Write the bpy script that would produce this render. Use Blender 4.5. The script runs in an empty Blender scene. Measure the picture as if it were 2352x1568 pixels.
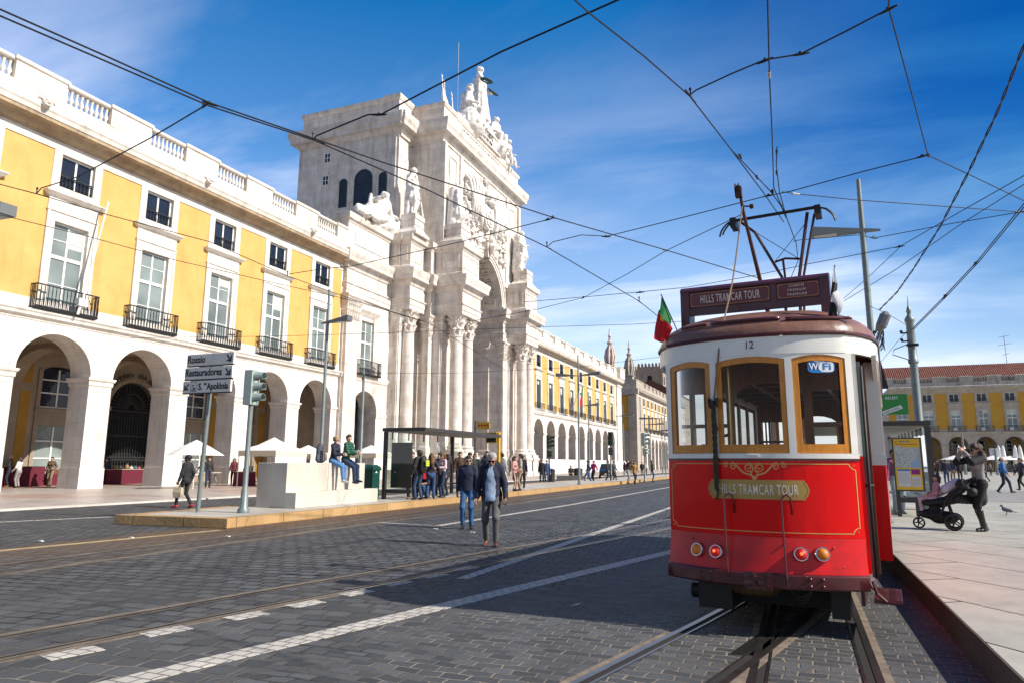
import bpy, math, random
import numpy as np
from mathutils import Vector, Matrix
S = bpy.context.scene
COL = S.collection
R = math.radians
# ------------------------------------------------------------------ camera, sky, sun, exposure
YAW, PIT, ROL = R(22.248), R(9.874), R(.335)
CAMH = 1.5
_f = np.array([-math.sin(YAW)*math.cos(PIT), math.cos(YAW)*math.cos(PIT), math.sin(PIT)])
_r = np.array([math.cos(YAW), math.sin(YAW), 0.]); _u = np.cross(_r, _f)
_r, _u = math.cos(ROL)*_r+math.sin(ROL)*_u, -math.sin(ROL)*_r+math.cos(ROL)*_u
cd = bpy.data.cameras.new('camera'); cam = bpy.data.objects.new('camera', cd); COL.objects.link(cam)
cd.sensor_width = 36; cd.lens = 1600/2352*36; cd.clip_start = .05; cd.clip_end = 3000
cam.matrix_world = Matrix(((_r[0],_u[0],-_f[0],0),(_r[1],_u[1],-_f[1],0),(_r[2],_u[2],-_f[2],CAMH),(0,0,0,1)))
S.camera = cam
SUN_AZ, SUN_EL = 90., 37.5
w = bpy.data.worlds.new('World'); S.world = w; w.use_nodes = True
def N(nt, typ, **kw):
    n = nt.nodes.new(typ)
    for k, v in kw.items():
        if k.startswith('i_'):
            k = k[2:]; k = int(k) if k.isdigit() else k
            n.inputs[k].default_value = v
        else: setattr(n, k, v)
    return n
def ramp(nt, fac, stops, interp='LINEAR'):
    n = nt.nodes.new('ShaderNodeValToRGB'); cr = n.color_ramp; cr.interpolation = interp
    while len(cr.elements) > 1: cr.elements.remove(cr.elements[-1])
    for i, (p, c) in enumerate(stops):
        e = cr.elements[0] if i == 0 else cr.elements.new(p)
        e.position = p; e.color = (*c, 1) if len(c) == 3 else c
    nt.links.new(fac, n.inputs[0]); return n
def mixc(nt, fac, a, b, blend='MIX'):
    n = nt.nodes.new('ShaderNodeMix'); n.data_type = 'RGBA'; n.blend_type = blend
    for s, v in ((n.inputs[0], fac), (n.inputs[6], a), (n.inputs[7], b)):
        if isinstance(v, bpy.types.NodeSocket): nt.links.new(v, s)
        elif isinstance(v, (int, float)): s.default_value = v
        else: s.default_value = (*v, 1)
    return n.outputs[2]
def mth(nt, op, a, b=0., c=None):
    n = nt.nodes.new('ShaderNodeMath'); n.operation = op
    for s, v in zip(n.inputs, (a, b, c)):
        if v is None: continue
        if isinstance(v, bpy.types.NodeSocket): nt.links.new(v, s)
        else: s.default_value = v
    return n.outputs[0]
nt = w.node_tree; nt.nodes.clear()
sky = N(nt, 'ShaderNodeTexSky', sky_type='NISHITA', sun_disc=False, sun_elevation=R(SUN_EL), sun_rotation=R(SUN_AZ), air_density=1.0, dust_density=.6, ozone_density=2.2)
tc = N(nt, 'ShaderNodeTexCoord')
sep = N(nt, 'ShaderNodeSeparateXYZ'); nt.links.new(tc.outputs['Generated'], sep.inputs[0])
hs = N(nt, 'ShaderNodeHueSaturation', i_1=1.55); hs.inputs['Value'].default_value = 1.0
nt.links.new(sky.outputs[0], hs.inputs['Color'])
# cirrus: noise on the plane where the view direction meets a high layer, stretched into streaks
zz = mth(nt, 'ADD', mth(nt, 'MAXIMUM', sep.outputs[2], 0.), .12)
cmb = N(nt, 'ShaderNodeCombineXYZ')
nt.links.new(mth(nt, 'DIVIDE', sep.outputs[0], zz), cmb.inputs[0]); nt.links.new(mth(nt, 'DIVIDE', sep.outputs[1], zz), cmb.inputs[1])
mp = N(nt, 'ShaderNodeMapping'); mp.inputs['Rotation'].default_value = (0, 0, R(-38)); mp.inputs['Scale'].default_value = (.55, 1.5, 1); mp.inputs['Location'].default_value = (3.1, .7, 0)
nt.links.new(cmb.outputs[0], mp.inputs[0])
n1 = N(nt, 'ShaderNodeTexNoise'); n1.inputs['Scale'].default_value = 1.1; n1.inputs['Detail'].default_value = 8; n1.inputs['Roughness'].default_value = .58; n1.inputs['Distortion'].default_value = .5
n2 = N(nt, 'ShaderNodeTexNoise'); n2.inputs['Scale'].default_value = .55; n2.inputs['Detail'].default_value = 3
nt.links.new(mp.outputs[0], n1.inputs[0]); nt.links.new(cmb.outputs[0], n2.inputs[0])
cl = ramp(nt, n1.outputs[0], [(.40, (0, 0, 0)), (.68, (1, 1, 1))])
cl2 = ramp(nt, n2.outputs[0], [(.38, (.12,)*3), (.62, (1, 1, 1))])
low = ramp(nt, sep.outputs[2], [(0., (1,)*3), (.30, (.95,)*3), (.46, (.36,)*3), (.62, (.12,)*3)])
fac = mth(nt, 'MULTIPLY', mth(nt, 'MULTIPLY', cl.outputs[0], cl2.outputs[0]), low.outputs[0])
hz = ramp(nt, sep.outputs[2], [(0., (.75,)*3), (.10, (.5,)*3), (.24, (.24,)*3), (.42, (.07,)*3), (.6, (0,)*3)])
fac = mth(nt, 'MINIMUM', mth(nt, 'ADD', mth(nt, 'MULTIPLY', fac, .85), hz.outputs[0]), 1.)
def toward(x, y, a, b):
    d = _r*(x-1176)/1600-_u*(y-784)/1600+_f; d = d/np.linalg.norm(d)
    v = N(nt, 'ShaderNodeVectorMath', operation='DOT_PRODUCT'); nt.links.new(tc.outputs['Generated'], v.inputs[0]); v.inputs[1].default_value = tuple(d)
    m = N(nt, 'ShaderNodeMapRange', interpolation_type='SMOOTHSTEP'); nt.links.new(v.outputs['Value'], m.inputs[0]); m.inputs[1].default_value = a; m.inputs[2].default_value = b; return m.outputs[0]
# added gain brightens only the sky in view, holding down fill behind; it deepens to the polarised band overhead to the north-east
skyc = mixc(nt, fac, hs.outputs[0], (7.1, 6.95, 7.7))
skyc = mixc(nt, toward(2750, -400, .80, 1.), skyc, (.02, .36, .62), 'MULTIPLY')
gain = mth(nt, 'ADD', 1., mth(nt, 'MULTIPLY', toward(900, 350, .15, .93), .80))
gv = N(nt, 'ShaderNodeVectorMath', operation='SCALE'); nt.links.new(skyc, gv.inputs[0]); nt.links.new(gain, gv.inputs['Scale']); skyc = gv.outputs[0]
bg = N(nt, 'ShaderNodeBackground', i_1=.08); nt.links.new(skyc, bg.inputs[0])
wo = N(nt, 'ShaderNodeOutputWorld'); nt.links.new(bg.outputs[0], wo.inputs[0])
sd = bpy.data.lights.new('sun', 'SUN'); sd.energy = 5.0; sd.angle = R(.5); sd.color = (1, .94, .85)
so = bpy.data.objects.new('sun', sd); COL.objects.link(so)
_sd = Vector((math.sin(R(SUN_AZ))*math.cos(R(SUN_EL)), math.cos(R(SUN_AZ))*math.cos(R(SUN_EL)), math.sin(R(SUN_EL))))
so.rotation_euler = _sd.to_track_quat('Z', 'Y').to_euler(); so.location = (60, 0, 60)
S.view_settings.view_transform = 'Standard'; S.view_settings.look = 'None'; S.view_settings.gamma = 1; S.view_settings.exposure = .42
S.render.engine = 'CYCLES'; S.cycles.max_bounces = 8; S.cycles.transparent_max_bounces = 24; S.cycles.use_denoising = True

# ------------------------------------------------------------------ materials
MATS = {}
def newmat(name):
    m = bpy.data.materials.new(name); m.use_nodes = True; nt = m.node_tree
    return m, nt, nt.nodes['Principled BSDF']
def bump(nt, b, h, dist=.01, st=1.):
    n = N(nt, 'ShaderNodeBump', i_0=st, i_1=dist); nt.links.new(h, n.inputs['Height']); nt.links.new(n.outputs[0], b.inputs['Normal'])
def pos(nt, obj=False):
    if obj: return N(nt, 'ShaderNodeTexCoord').outputs['Object']
    return N(nt, 'ShaderNodeNewGeometry').outputs['Position']
def noise(nt, vec, scale, detail=4, rough=.55, stretch=None):
    if stretch:
        m = N(nt, 'ShaderNodeMapping'); m.inputs['Scale'].default_value = stretch; nt.links.new(vec, m.inputs[0]); vec = m.outputs[0]
    n = N(nt, 'ShaderNodeTexNoise'); n.inputs['Scale'].default_value = scale; n.inputs['Detail'].default_value = detail; n.inputs['Roughness'].default_value = rough
    nt.links.new(vec, n.inputs[0]); return n.outputs[0]
def mat(name, col, rough=.6, metal=0., var=.0, vscale=3., bmp=0., coat=0., spec=None, obj=False, col2=None):
    """plain surface with a little tonal variation"""
    if name in MATS: return MATS[name]
    m, nt, b = newmat(name)
    b.inputs['Roughness'].default_value = rough; b.inputs['Metallic'].default_value = metal
    if coat: b.inputs['Coat Weight'].default_value = coat; b.inputs['Coat Roughness'].default_value = .06
    if spec is not None: b.inputs['Specular IOR Level'].default_value = spec
    b.inputs['Base Color'].default_value = (*col, 1)
    if var or bmp:
        p = pos(nt, obj); f = noise(nt, p, vscale, 6, .6)
        lo = tuple(c*(1-var) for c in col) if col2 is None else col2
        r = ramp(nt, f, [(.3, lo), (.68, tuple(min(1, c*(1+var*.4)) for c in col))])
        nt.links.new(r.outputs[0], b.inputs['Base Color'])
        if bmp: bump(nt, b, noise(nt, p, vscale*6, 5), bmp)
    MATS[name] = m; return m
def emit(name, col, st):
    m, nt, b = newmat(name); b.inputs['Base Color'].default_value = (*col, 1); b.inputs['Emission Color'].default_value = (*col, 1); b.inputs['Emission Strength'].default_value = st; MATS[name] = m; return m
def glass(name, tint, refl=.9, op=.0, opcol=(.02, .02, .02), f0=.02):
    m, nt, b = newmat(name); nt.nodes.remove(b); out = nt.nodes['Material Output']
    tr = N(nt, 'ShaderNodeBsdfTransparent'); tr.inputs[0].default_value = (*tint, 1)
    base = tr.outputs[0]
    if op:
        df = N(nt, 'ShaderNodeBsdfDiffuse'); df.inputs[0].default_value = (*opcol, 1)
        mx = N(nt, 'ShaderNodeMixShader', i_0=op); nt.links.new(base, mx.inputs[1]); nt.links.new(df.outputs[0], mx.inputs[2]); base = mx.outputs[0]
    gl = N(nt, 'ShaderNodeBsdfGlossy'); gl.inputs['Roughness'].default_value = .02; gl.inputs[0].default_value = (refl, refl, refl, 1)
    lw = N(nt, 'ShaderNodeFresnel', i_0=1.5)
    fx = mth(nt, 'ADD', lw.outputs[0], f0)
    mx2 = N(nt, 'ShaderNodeMixShader'); nt.links.new(fx, mx2.inputs[0]); nt.links.new(base, mx2.inputs[1]); nt.links.new(gl.outputs[0], mx2.inputs[2])
    nt.links.new(mx2.outputs[0], out.inputs[0]); MATS[name] = m; return m
def wallco(nt):
    """(x+y, z) so that courses run level round every corner of an axis-aligned wall"""
    s = N(nt, 'ShaderNodeSeparateXYZ'); nt.links.new(pos(nt), s.inputs[0])
    c = N(nt, 'ShaderNodeCombineXYZ'); nt.links.new(mth(nt, 'ADD', s.outputs[0], s.outputs[1]), c.inputs[0]); nt.links.new(s.outputs[2], c.inputs[1]); return c.outputs[0]
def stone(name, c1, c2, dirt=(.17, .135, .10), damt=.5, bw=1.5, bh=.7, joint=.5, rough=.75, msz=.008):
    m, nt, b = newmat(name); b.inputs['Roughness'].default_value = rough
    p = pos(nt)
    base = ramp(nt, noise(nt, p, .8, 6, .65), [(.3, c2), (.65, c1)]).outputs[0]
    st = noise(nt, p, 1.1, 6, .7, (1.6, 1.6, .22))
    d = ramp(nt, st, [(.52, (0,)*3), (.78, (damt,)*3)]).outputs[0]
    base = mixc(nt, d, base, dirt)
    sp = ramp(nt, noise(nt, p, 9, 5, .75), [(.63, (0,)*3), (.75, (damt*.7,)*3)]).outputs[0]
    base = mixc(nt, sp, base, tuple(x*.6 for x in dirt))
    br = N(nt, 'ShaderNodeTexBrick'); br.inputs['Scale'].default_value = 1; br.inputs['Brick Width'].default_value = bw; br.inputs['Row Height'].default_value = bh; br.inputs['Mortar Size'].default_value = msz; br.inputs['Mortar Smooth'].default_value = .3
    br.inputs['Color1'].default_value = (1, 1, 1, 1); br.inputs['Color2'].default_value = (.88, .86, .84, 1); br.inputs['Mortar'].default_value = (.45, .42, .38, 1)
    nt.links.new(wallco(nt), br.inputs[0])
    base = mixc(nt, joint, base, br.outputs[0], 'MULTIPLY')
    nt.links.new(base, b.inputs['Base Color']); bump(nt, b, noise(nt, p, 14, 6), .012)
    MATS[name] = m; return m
STONE = stone('white_limestone', (.79, .745, .68), (.62, .565, .495), damt=.45)
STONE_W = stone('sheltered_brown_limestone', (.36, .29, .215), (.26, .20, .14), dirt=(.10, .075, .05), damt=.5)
STONE_D = stone('weathered_limestone', (.50, .445, .375), (.37, .31, .25), damt=.55)
STONE_A = stone('arch_marble', (.80, .75, .69), (.58, .51, .445), damt=.7, bw=1.9, bh=.8, joint=.85)
STONE_AS = STONE_A
MARBLE = mat('statue_marble', (.80, .76, .71), .6, var=.42, vscale=2.6, bmp=.02)
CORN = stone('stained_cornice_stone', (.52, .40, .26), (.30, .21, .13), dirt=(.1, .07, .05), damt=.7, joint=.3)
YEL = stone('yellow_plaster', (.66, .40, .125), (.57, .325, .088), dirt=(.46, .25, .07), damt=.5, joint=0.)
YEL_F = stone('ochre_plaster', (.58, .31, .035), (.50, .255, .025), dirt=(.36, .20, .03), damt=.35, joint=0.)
FRAMEW = mat('white_window_paint', (.75, .74, .71), .5)
FRAMED = mat('dark_window_paint', (.05, .05, .05), .5)
IRON = mat('black_iron', (.016, .017, .018), .5)
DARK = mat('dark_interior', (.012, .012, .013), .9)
def pane_mat(name, col, rough=.08):
    m, nt, b = newmat(name); b.inputs['Roughness'].default_value = rough
    p = pos(nt); f = noise(nt, p, .35, 2)
    r = ramp(nt, f, [(.35, tuple(c*.5 for c in col)), (.65, col)]); nt.links.new(r.outputs[0], b.inputs['Base Color'])
    bump(nt, b, noise(nt, p, 1.2, 2), .02); MATS[name] = m; return m
PANE_G = pane_mat('green_grey_window_glass', (.25, .295, .285))
PANE_B = pane_mat('blue_black_window_glass', (.020, .028, .05))
# ------------------------------------------------------------------ mesh building
class MB:
    def __init__(s): s.v = []; s.f = []
    def add(s, vs, fs):
        o = len(s.v); s.v += [tuple(map(float, p)) for p in vs]; s.f += [tuple(o+i for i in f) for f in fs]; return s
    def box(s, x0, y0, z0, x1, y1, z1):
        return s.add([(x0,y0,z0),(x1,y0,z0),(x1,y1,z0),(x0,y1,z0),(x0,y0,z1),(x1,y0,z1),(x1,y1,z1),(x0,y1,z1)],
                     [(3,2,1,0),(4,5,6,7),(0,1,5,4),(1,2,6,5),(2,3,7,6),(3,0,4,7)])
    def prism(s, pts, ax, a, b):
        n = len(pts)
        mk = {'x': lambda p, t: (t, p[0], p[1]), 'y': lambda p, t: (p[0], t, p[1]), 'z': lambda p, t: (p[0], p[1], t)}[ax]
        return s.add([mk(p, a) for p in pts]+[mk(p, b) for p in pts],
                     [tuple(range(n)), tuple(range(2*n-1, n-1, -1))]+[(i, (i+1) % n, (i+1) % n+n, i+n) for i in range(n)])
    def rings(s, rs, cap=True, closed=True):
        n = len(rs[0]); vs = [p for r in rs for p in r]; fs = []
        for k in range(len(rs)-1):
            for i in range(n if closed else n-1):
                j = (i+1) % n; fs.append((k*n+i, k*n+j, (k+1)*n+j, (k+1)*n+i))
        if cap: fs += [tuple(range(n-1, -1, -1)), tuple((len(rs)-1)*n+i for i in range(n))]
        return s.add(vs, fs)
    def tube(s, pts, r, n=6, cap=True):
        P = [Vector(p) for p in pts]; m = len(P); rr = r if isinstance(r, (list, tuple)) else [r]*m; rs = []; up = None
        for i in range(m):
            t = (P[min(i+1, m-1)]-P[max(i-1, 0)]).normalized()
            if up is None: up = Vector((0, 0, 1)) if abs(t.z) < .9 else Vector((1, 0, 0))
            a = t.cross(up)
            if a.length < 1e-5: a = t.cross(Vector((1, .3, .2)))
            a.normalize(); b = a.cross(t).normalized(); up = b
            rs.append([P[i]+(a*math.cos(2*math.pi*k/n)+b*math.sin(2*math.pi*k/n))*rr[i] for k in range(n)])
        return s.rings(rs, cap)
    def lathe(s, prof, c=(0, 0, 0), n=16, ph=0.):
        return s.rings([[(c[0]+r*math.cos(2*math.pi*k/n+ph), c[1]+r*math.sin(2*math.pi*k/n+ph), c[2]+z) for k in range(n)] for r, z in prof])
    def disc(s, c, nrm, prof, n=14):
        """lathe about an arbitrary axis: prof = (radius, distance along nrm)"""
        z = Vector(nrm).normalized(); a = z.orthogonal().normalized(); b = z.cross(a); c = Vector(c)
        return s.rings([[c+z*d+(a*math.cos(2*math.pi*k/n)+b*math.sin(2*math.pi*k/n))*r for k in range(n)] for r, d in prof])
    def mould(s, x0, y0, x1, y1, prof):
        """rectangular block whose outline steps out: prof = (z, offset)"""
        return s.rings([[(x0-o, y0-o, z), (x1+o, y0-o, z), (x1+o, y1+o, z), (x0-o, y1+o, z)] for z, o in prof])
    def ball(s, c, r, n=8, m=6):
        rx, ry, rz = r if isinstance(r, (tuple, list)) else (r, r, r)
        return s.rings([[(c[0]+rx*math.sin(math.pi*k/m)*math.cos(2*math.pi*i/n), c[1]+ry*math.sin(math.pi*k/m)*math.sin(2*math.pi*i/n), c[2]-rz*math.cos(math.pi*k/m)) for i in range(n)] for k in range(m+1)], cap=False)
    def grid(s, P):
        m, n = len(P), len(P[0]); return s.add([p for r in P for p in r], [(i*n+j, i*n+j+1, (i+1)*n+j+1, (i+1)*n+j) for i in range(m-1) for j in range(n-1)])
    def xf(s, M):
        s.v = [tuple(M @ Vector(p)) for p in s.v]; return s
    def mesh(s, name):
        me = bpy.data.meshes.new(name); me.from_pydata(s.v, [], s.f); me.update(); return me
    def build(s, name, m, parent=None, smooth=False, label=None, cat=None, group=None, kind=None, world=True, origin=None):
        off = Vector((0, 0, 0))
        if parent is not None and world: off = Vector(OFF.get(parent.name, (0, 0, 0)))
        if origin is not None: off = Vector(origin)
        if off.length: s.v = [(p[0]-off.x, p[1]-off.y, p[2]-off.z) for p in s.v]
        return link(name, s.mesh(name), m, parent, smooth, label, cat, group, kind, origin, tuple(off))
OFF = {}
def link(name, me, m, parent=None, smooth=False, label=None, cat=None, group=None, kind=None, origin=None, off=(0, 0, 0)):
    for x in (m if isinstance(m, (list, tuple)) else [m]):
        if x and x.name not in me.materials: me.materials.append(x)
    o = bpy.data.objects.new(name, me); COL.objects.link(o)
    if smooth:
        me.polygons.foreach_set('use_smooth', [True]*len(me.polygons))
        if smooth != 1: 
            try: me.set_sharp_from_angle(angle=R(smooth))
            except Exception: pass
    if parent is not None: o.parent = parent
    if origin is not None: o.location = origin
    OFF[o.name] = off
    tag(o, label, cat, group, kind); return o
def tag(o, label=None, cat=None, group=None, kind=None):
    if label: o['label'] = label
    if cat: o['category'] = cat
    if group: o['group'] = group
    if kind: o['kind'] = kind
    return o
def root(name, label, cat, loc=(0, 0, 0), rz=0., group=None, local=False):
    o = bpy.data.objects.new(name, None); COL.objects.link(o); o.location = loc; o.rotation_euler = (0, 0, rz); o.empty_display_size = .2
    OFF[o.name] = (0, 0, 0) if (rz or local) else loc
    return tag(o, label, cat, group)
def inst(o, name, parent, loc=(0, 0, 0), rz=0.):
    c = o.copy(); COL.objects.link(c); c.parent = parent; c.location = loc; c.rotation_euler = (0, 0, rz)
    OFF[c.name] = OFF.get(parent.name, (0, 0, 0)) if parent else (0, 0, 0)
    return c
def copy_tree(o, parent=None):
    c = o.copy(); COL.objects.link(c); c.parent = parent
    for ch in list(o.children): copy_tree(ch, c)
    return c
_ray = lambda x, y: _r*(x-1176)/1600-_u*(y-784)/1600+_f
def G(x, y, z=0.):
    """where the sight line through a picture point meets the level z"""
    d = _ray(x, y); t = (z-CAMH)/d[2]; return Vector((d[0]*t, d[1]*t, z))
def AX(x, y, X):
    d = _ray(x, y); t = X/d[0]; return Vector((X, d[1]*t, CAMH+d[2]*t))
def AY(x, y, Y):
    d = _ray(x, y); t = Y/d[1]; return Vector((d[0]*t, Y, CAMH+d[2]*t))
_dg = None
def text(name, body, size, m, parent=None, M=None, align='CENTER', ext=.003, outline=0., warp=None, sx=1., fit=0, bold=0., spacing=1., **kw):
    c = bpy.data.curves.new('lettering', 'FONT'); c.body = body; c.size = size; c.align_x = align; c.extrude = ext; c.resolution_u = 3; c.space_character = spacing; c.offset = bold
    if outline: c.fill_mode = 'NONE'; c.extrude = 0; c.bevel_depth = outline; c.bevel_resolution = 0
    o = bpy.data.objects.new('lettering', c); COL.objects.link(o)
    me = bpy.data.meshes.new_from_object(o.evaluated_get(bpy.context.evaluated_depsgraph_get()))
    bpy.data.objects.remove(o); bpy.data.curves.remove(c)
    me.name = name
    if fit: xs = [v.co.x for v in me.vertices]; sx = fit/(max(xs)-min(xs)+1e-9)
    vs = [Vector((v.co.x*sx, v.co.y, v.co.z)) for v in me.vertices]
    if warp: vs = [Vector(warp(v)) for v in vs]
    if M is not None: vs = [M @ v for v in vs]
    off = Vector(OFF.get(parent.name, (0, 0, 0))) if parent is not None and kw.pop('world', True) else Vector((0, 0, 0))
    for v, p in zip(me.vertices, vs): v.co = p-off
    me.materials.clear()
    return link(name, me, m, parent, **kw)
def frame(o, x, y):
    """matrix with text plane axes x (reading direction) and y (up) at origin o"""
    x = Vector(x).normalized(); y = Vector(y).normalized(); z = x.cross(y)
    return Matrix(((x.x, y.x, z.x, o[0]), (x.y, y.y, z.y, o[1]), (x.z, y.z, z.z, o[2]), (0, 0, 0, 1)))
# ---- soft organic shapes: distance field of tapered limbs, skinned into one continuous mesh
def field(prims, P, k):
    d = None
    for pr in prims:
        a = np.array(pr[0]); b = np.array(pr[1]); ra, rb = pr[2], pr[3]
        ba = b-a; L = float(ba@ba)+1e-9; w = P-a
        t = np.clip((w@ba)/L, 0, 1); q = w-t[..., None]*ba
        if len(pr) > 4 and pr[4]:
            n, fl = pr[4]; n = np.array(n, float); n /= np.linalg.norm(n); c = q@n; q = q+(c*(1/fl-1))[..., None]*n
        e = np.sqrt((q*q).sum(-1))-(ra+(rb-ra)*t)
        if d is None: d = e
        else:
            h = np.clip(.5+.5*(d-e)/k, 0, 1); d = d*(1-h)+e*h-k*h*(1-h)
    return d
def sdf_mesh(prims, h, k=.03, fold=0., ffreq=18., clip=None):
    pts = np.array([p[i] for p in prims for i in (0, 1)]); rm = max(max(p[2], p[3]) for p in prims)
    lo = np.min([np.minimum(p[0], p[1])-max(p[2], p[3]) for p in prims], axis=0)-2.5*h-k*.3
    hi = np.max([np.maximum(p[0], p[1])+max(p[2], p[3]) for p in prims], axis=0)+2.5*h+k*.3
    n = np.maximum(4, np.ceil((hi-lo)/h).astype(int)+1)
    ax = [lo[i]+h*np.arange(n[i]) for i in range(3)]
    P = np.stack(np.meshgrid(*ax, indexing='ij'), -1)
    F = field(prims, P, k)
    if fold: F = F+fold*(np.sin(P[..., 0]*ffreq+3*np.sin(P[..., 2]*ffreq*.23))*np.sin(P[..., 1]*ffreq+2*np.sin(P[..., 2]*ffreq*.31)))
    if clip is not None: F = np.maximum(F, clip(P))
    return surfnet(F, lo, h)
def surfnet(F, lo, h):
    ins = F < 0; nx, ny, nz = F.shape
    c = [(i, j, k) for i in (0, 1) for j in (0, 1) for k in (0, 1)]
    sl = lambda i, j, k: (slice(i, nx-1+i), slice(j, ny-1+j), slice(k, nz-1+k))
    cnt = sum(ins[sl(*q)].astype(np.int8) for q in c); act = (cnt > 0) & (cnt < 8)
    idx = -np.ones(act.shape, int); ia = np.argwhere(act); idx[act] = np.arange(len(ia))
    acc = np.zeros((len(ia), 3)); m = np.zeros(len(ia))
    val = {q: F[sl(*q)][act] for q in c}
    for a in range(8):
        for b in range(a+1, 8):
            qa, qb = c[a], c[b]
            if sum(abs(x-y) for x, y in zip(qa, qb)) != 1: continue
            fa, fb = val[qa], val[qb]; cr = (fa < 0) != (fb < 0)
            t = np.where(cr, fa/np.where(cr, fa-fb, 1), 0)
            p = np.array(qa)+t[:, None]*(np.array(qb)-np.array(qa)); acc += p*cr[:, None]; m += cr
    V = lo+h*(ia+acc/np.maximum(m, 1)[:, None]); faces = []
    for d in range(3):
        e, g = [(1, 2), (2, 0), (0, 1)][d]
        s0 = [slice(1, -1)]*3; s0[d] = slice(0, -1); s1 = [slice(1, -1)]*3; s1[d] = slice(1, None)
        A, B = ins[tuple(s0)], ins[tuple(s1)]; cr = np.argwhere(A != B)
        if not len(cr): continue
        base = cr.copy(); base[:, e] += 1; base[:, g] += 1
        fl = A[tuple(cr.T)]
        def cell(de, dg):
            q = base.copy(); q[:, e] -= de; q[:, g] -= dg; return idx[tuple(np.minimum(q, np.array(act.shape)-1).T)]
        Q = np.stack([cell(1, 1), cell(0, 1), cell(0, 0), cell(1, 0)], 1); Q[~fl] = Q[~fl][:, ::-1]; faces.append(Q[(Q >= 0).all(1)])
    return V, (np.concatenate(faces) if faces else np.zeros((0, 4), int))
def soft(name, prims, h, m, parent=None, k=.03, extra=None, smooth=True, **kw):
    fold = kw.pop('fold', 0.); ff = kw.pop('ffreq', 18.); clip = kw.pop('clip', None)
    V, Q = sdf_mesh(prims, h, k, fold, ff, clip)
    V = V.tolist(); Q = Q.tolist()
    for pr, hh, kk in (extra or []):
        V2, Q2 = sdf_mesh(pr, hh, kk); o = len(V); V += V2.tolist(); Q += (Q2+o).tolist()
    b = MB(); b.v = [tuple(p) for p in V]; b.f = [tuple(q) for q in Q]
    return b.build(name, m, parent, smooth=smooth, **kw)
# ------------------------------------------------------------------ figures
V3 = lambda *a: np.array(a, float)
def two_bone(Sp, T, a, b, hint):
    Sp, T, hint = V3(*Sp), V3(*T), V3(*hint); d = T-Sp; L = np.linalg.norm(d)
    if L > (a+b)*.998: T = Sp+d/L*(a+b)*.998; d = T-Sp; L = np.linalg.norm(d)
    u = d/L; x = (a*a-b*b+L*L)/(2*L); hgt = math.sqrt(max(a*a-x*x, 0)); n = hint-u*(hint@u); n /= np.linalg.norm(n)+1e-9
    return Sp+u*x+n*hgt, T
def skel(hip=(0, 0, .93), lean=(0, 0), hands=((-.25, .05, .86), (.25, .05, .86)), feet=((-.1, 0, .085), (.1, 0, .085)), elb=None, knee=None, look=(0, 0), toe=(0, 0), twist=0., tz=.49, fem=0.):
    """joints of a 1.75 m figure facing +y; index 0 left (-x), 1 right"""
    J = {}; hip = V3(*hip); J['hip'] = hip
    up = V3(lean[0], lean[1], tz); up = up/np.linalg.norm(up)*.49
    J['neck'] = hip+up+V3(0, 0, .03); J['chest'] = hip+up*.72; J['waist'] = hip+up*.3
    c, s = math.cos(twist), math.sin(twist); sw = .166-.014*fem
    J['sh'] = [hip+up*.965+V3(sx*sw*c, sx*sw*s, 0) for sx in (-1, 1)]
    J['hp'] = [hip+V3(sx*.088, 0, -.02) for sx in (-1, 1)]
    J['el'], J['wr'], J['kn'], J['an'] = [None]*2, [None]*2, [None]*2, [None]*2
    for i, sx in enumerate((-1, 1)):
        e, w = two_bone(J['sh'][i], hands[i], .29, .26, (elb or ((-.5, -1, -.25), (.5, -1, -.25)))[i]); J['el'][i], J['wr'][i] = e, w
        k, a = two_bone(J['hp'][i], feet[i], .43, .42, (knee or ((-.08, 1, .05), (.08, 1, .05)))[i]); J['kn'][i], J['an'][i] = k, a
    J['look'] = look; J['toe'] = toe; J['up'] = up; J['twist'] = twist; J['fem'] = fem
    return J
def headx(J):
    n = J['neck']; yaw, pit = J['look']; cy, sy, cp, sp = math.cos(yaw), math.sin(yaw), math.cos(pit), math.sin(pit)
    Rz = np.array([[cy, -sy, 0], [sy, cy, 0], [0, 0, 1]]); Rx = np.array([[1, 0, 0], [0, cp, -sp], [0, sp, cp]]); M = Rz @ Rx
    return lambda x, y, z: n+M @ V3(x, y, z)
def P_hand(J, i, curl=.6, phone=False):
    w, e = J['wr'][i], J['el'][i]; d = (w-e)/np.linalg.norm(w-e); sx = (-1, 1)[i]
    inw = V3(-sx, .25, 0); inw -= d*(inw@d); inw /= np.linalg.norm(inw); side = np.cross(d, inw)*sx; side /= np.linalg.norm(side)
    fwd = side if side[1] > 0 else -side   # thumb side
    out = [(w-d*.03, w+d*.02, .026, .03, (inw, .7)), (w+d*.02+fwd*.012, w+d*.075+fwd*.02, .026, .022, (inw, .55)), (w+d*.02-fwd*.012, w+d*.075-fwd*.02, .026, .022, (inw, .55))]
    for k, (o, ln) in enumerate(((.031, .066), (.010, .076), (-.011, .071), (-.031, .056))):
        p0 = w+d*.085+fwd*o; b1 = d*math.cos(curl*.6)+inw*math.sin(curl*.6); b2 = d*math.cos(curl*1.7)+inw*math.sin(curl*1.7)
        p1 = p0+b1*ln*.5; p2 = p1+b2*ln*.5; out += [(p0-d*.01, p1, .0098, .0088), (p1, p2, .0088, .0075)]
    t0 = w+d*.03+fwd*.03; t1 = t0+(d*.6+fwd*.6+inw*.35)*.045; out += [(t0, t1, .0125, .011), (t1, t1+(d*.9+inw*.4)*.032, .011, .009)]
    return out
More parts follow.
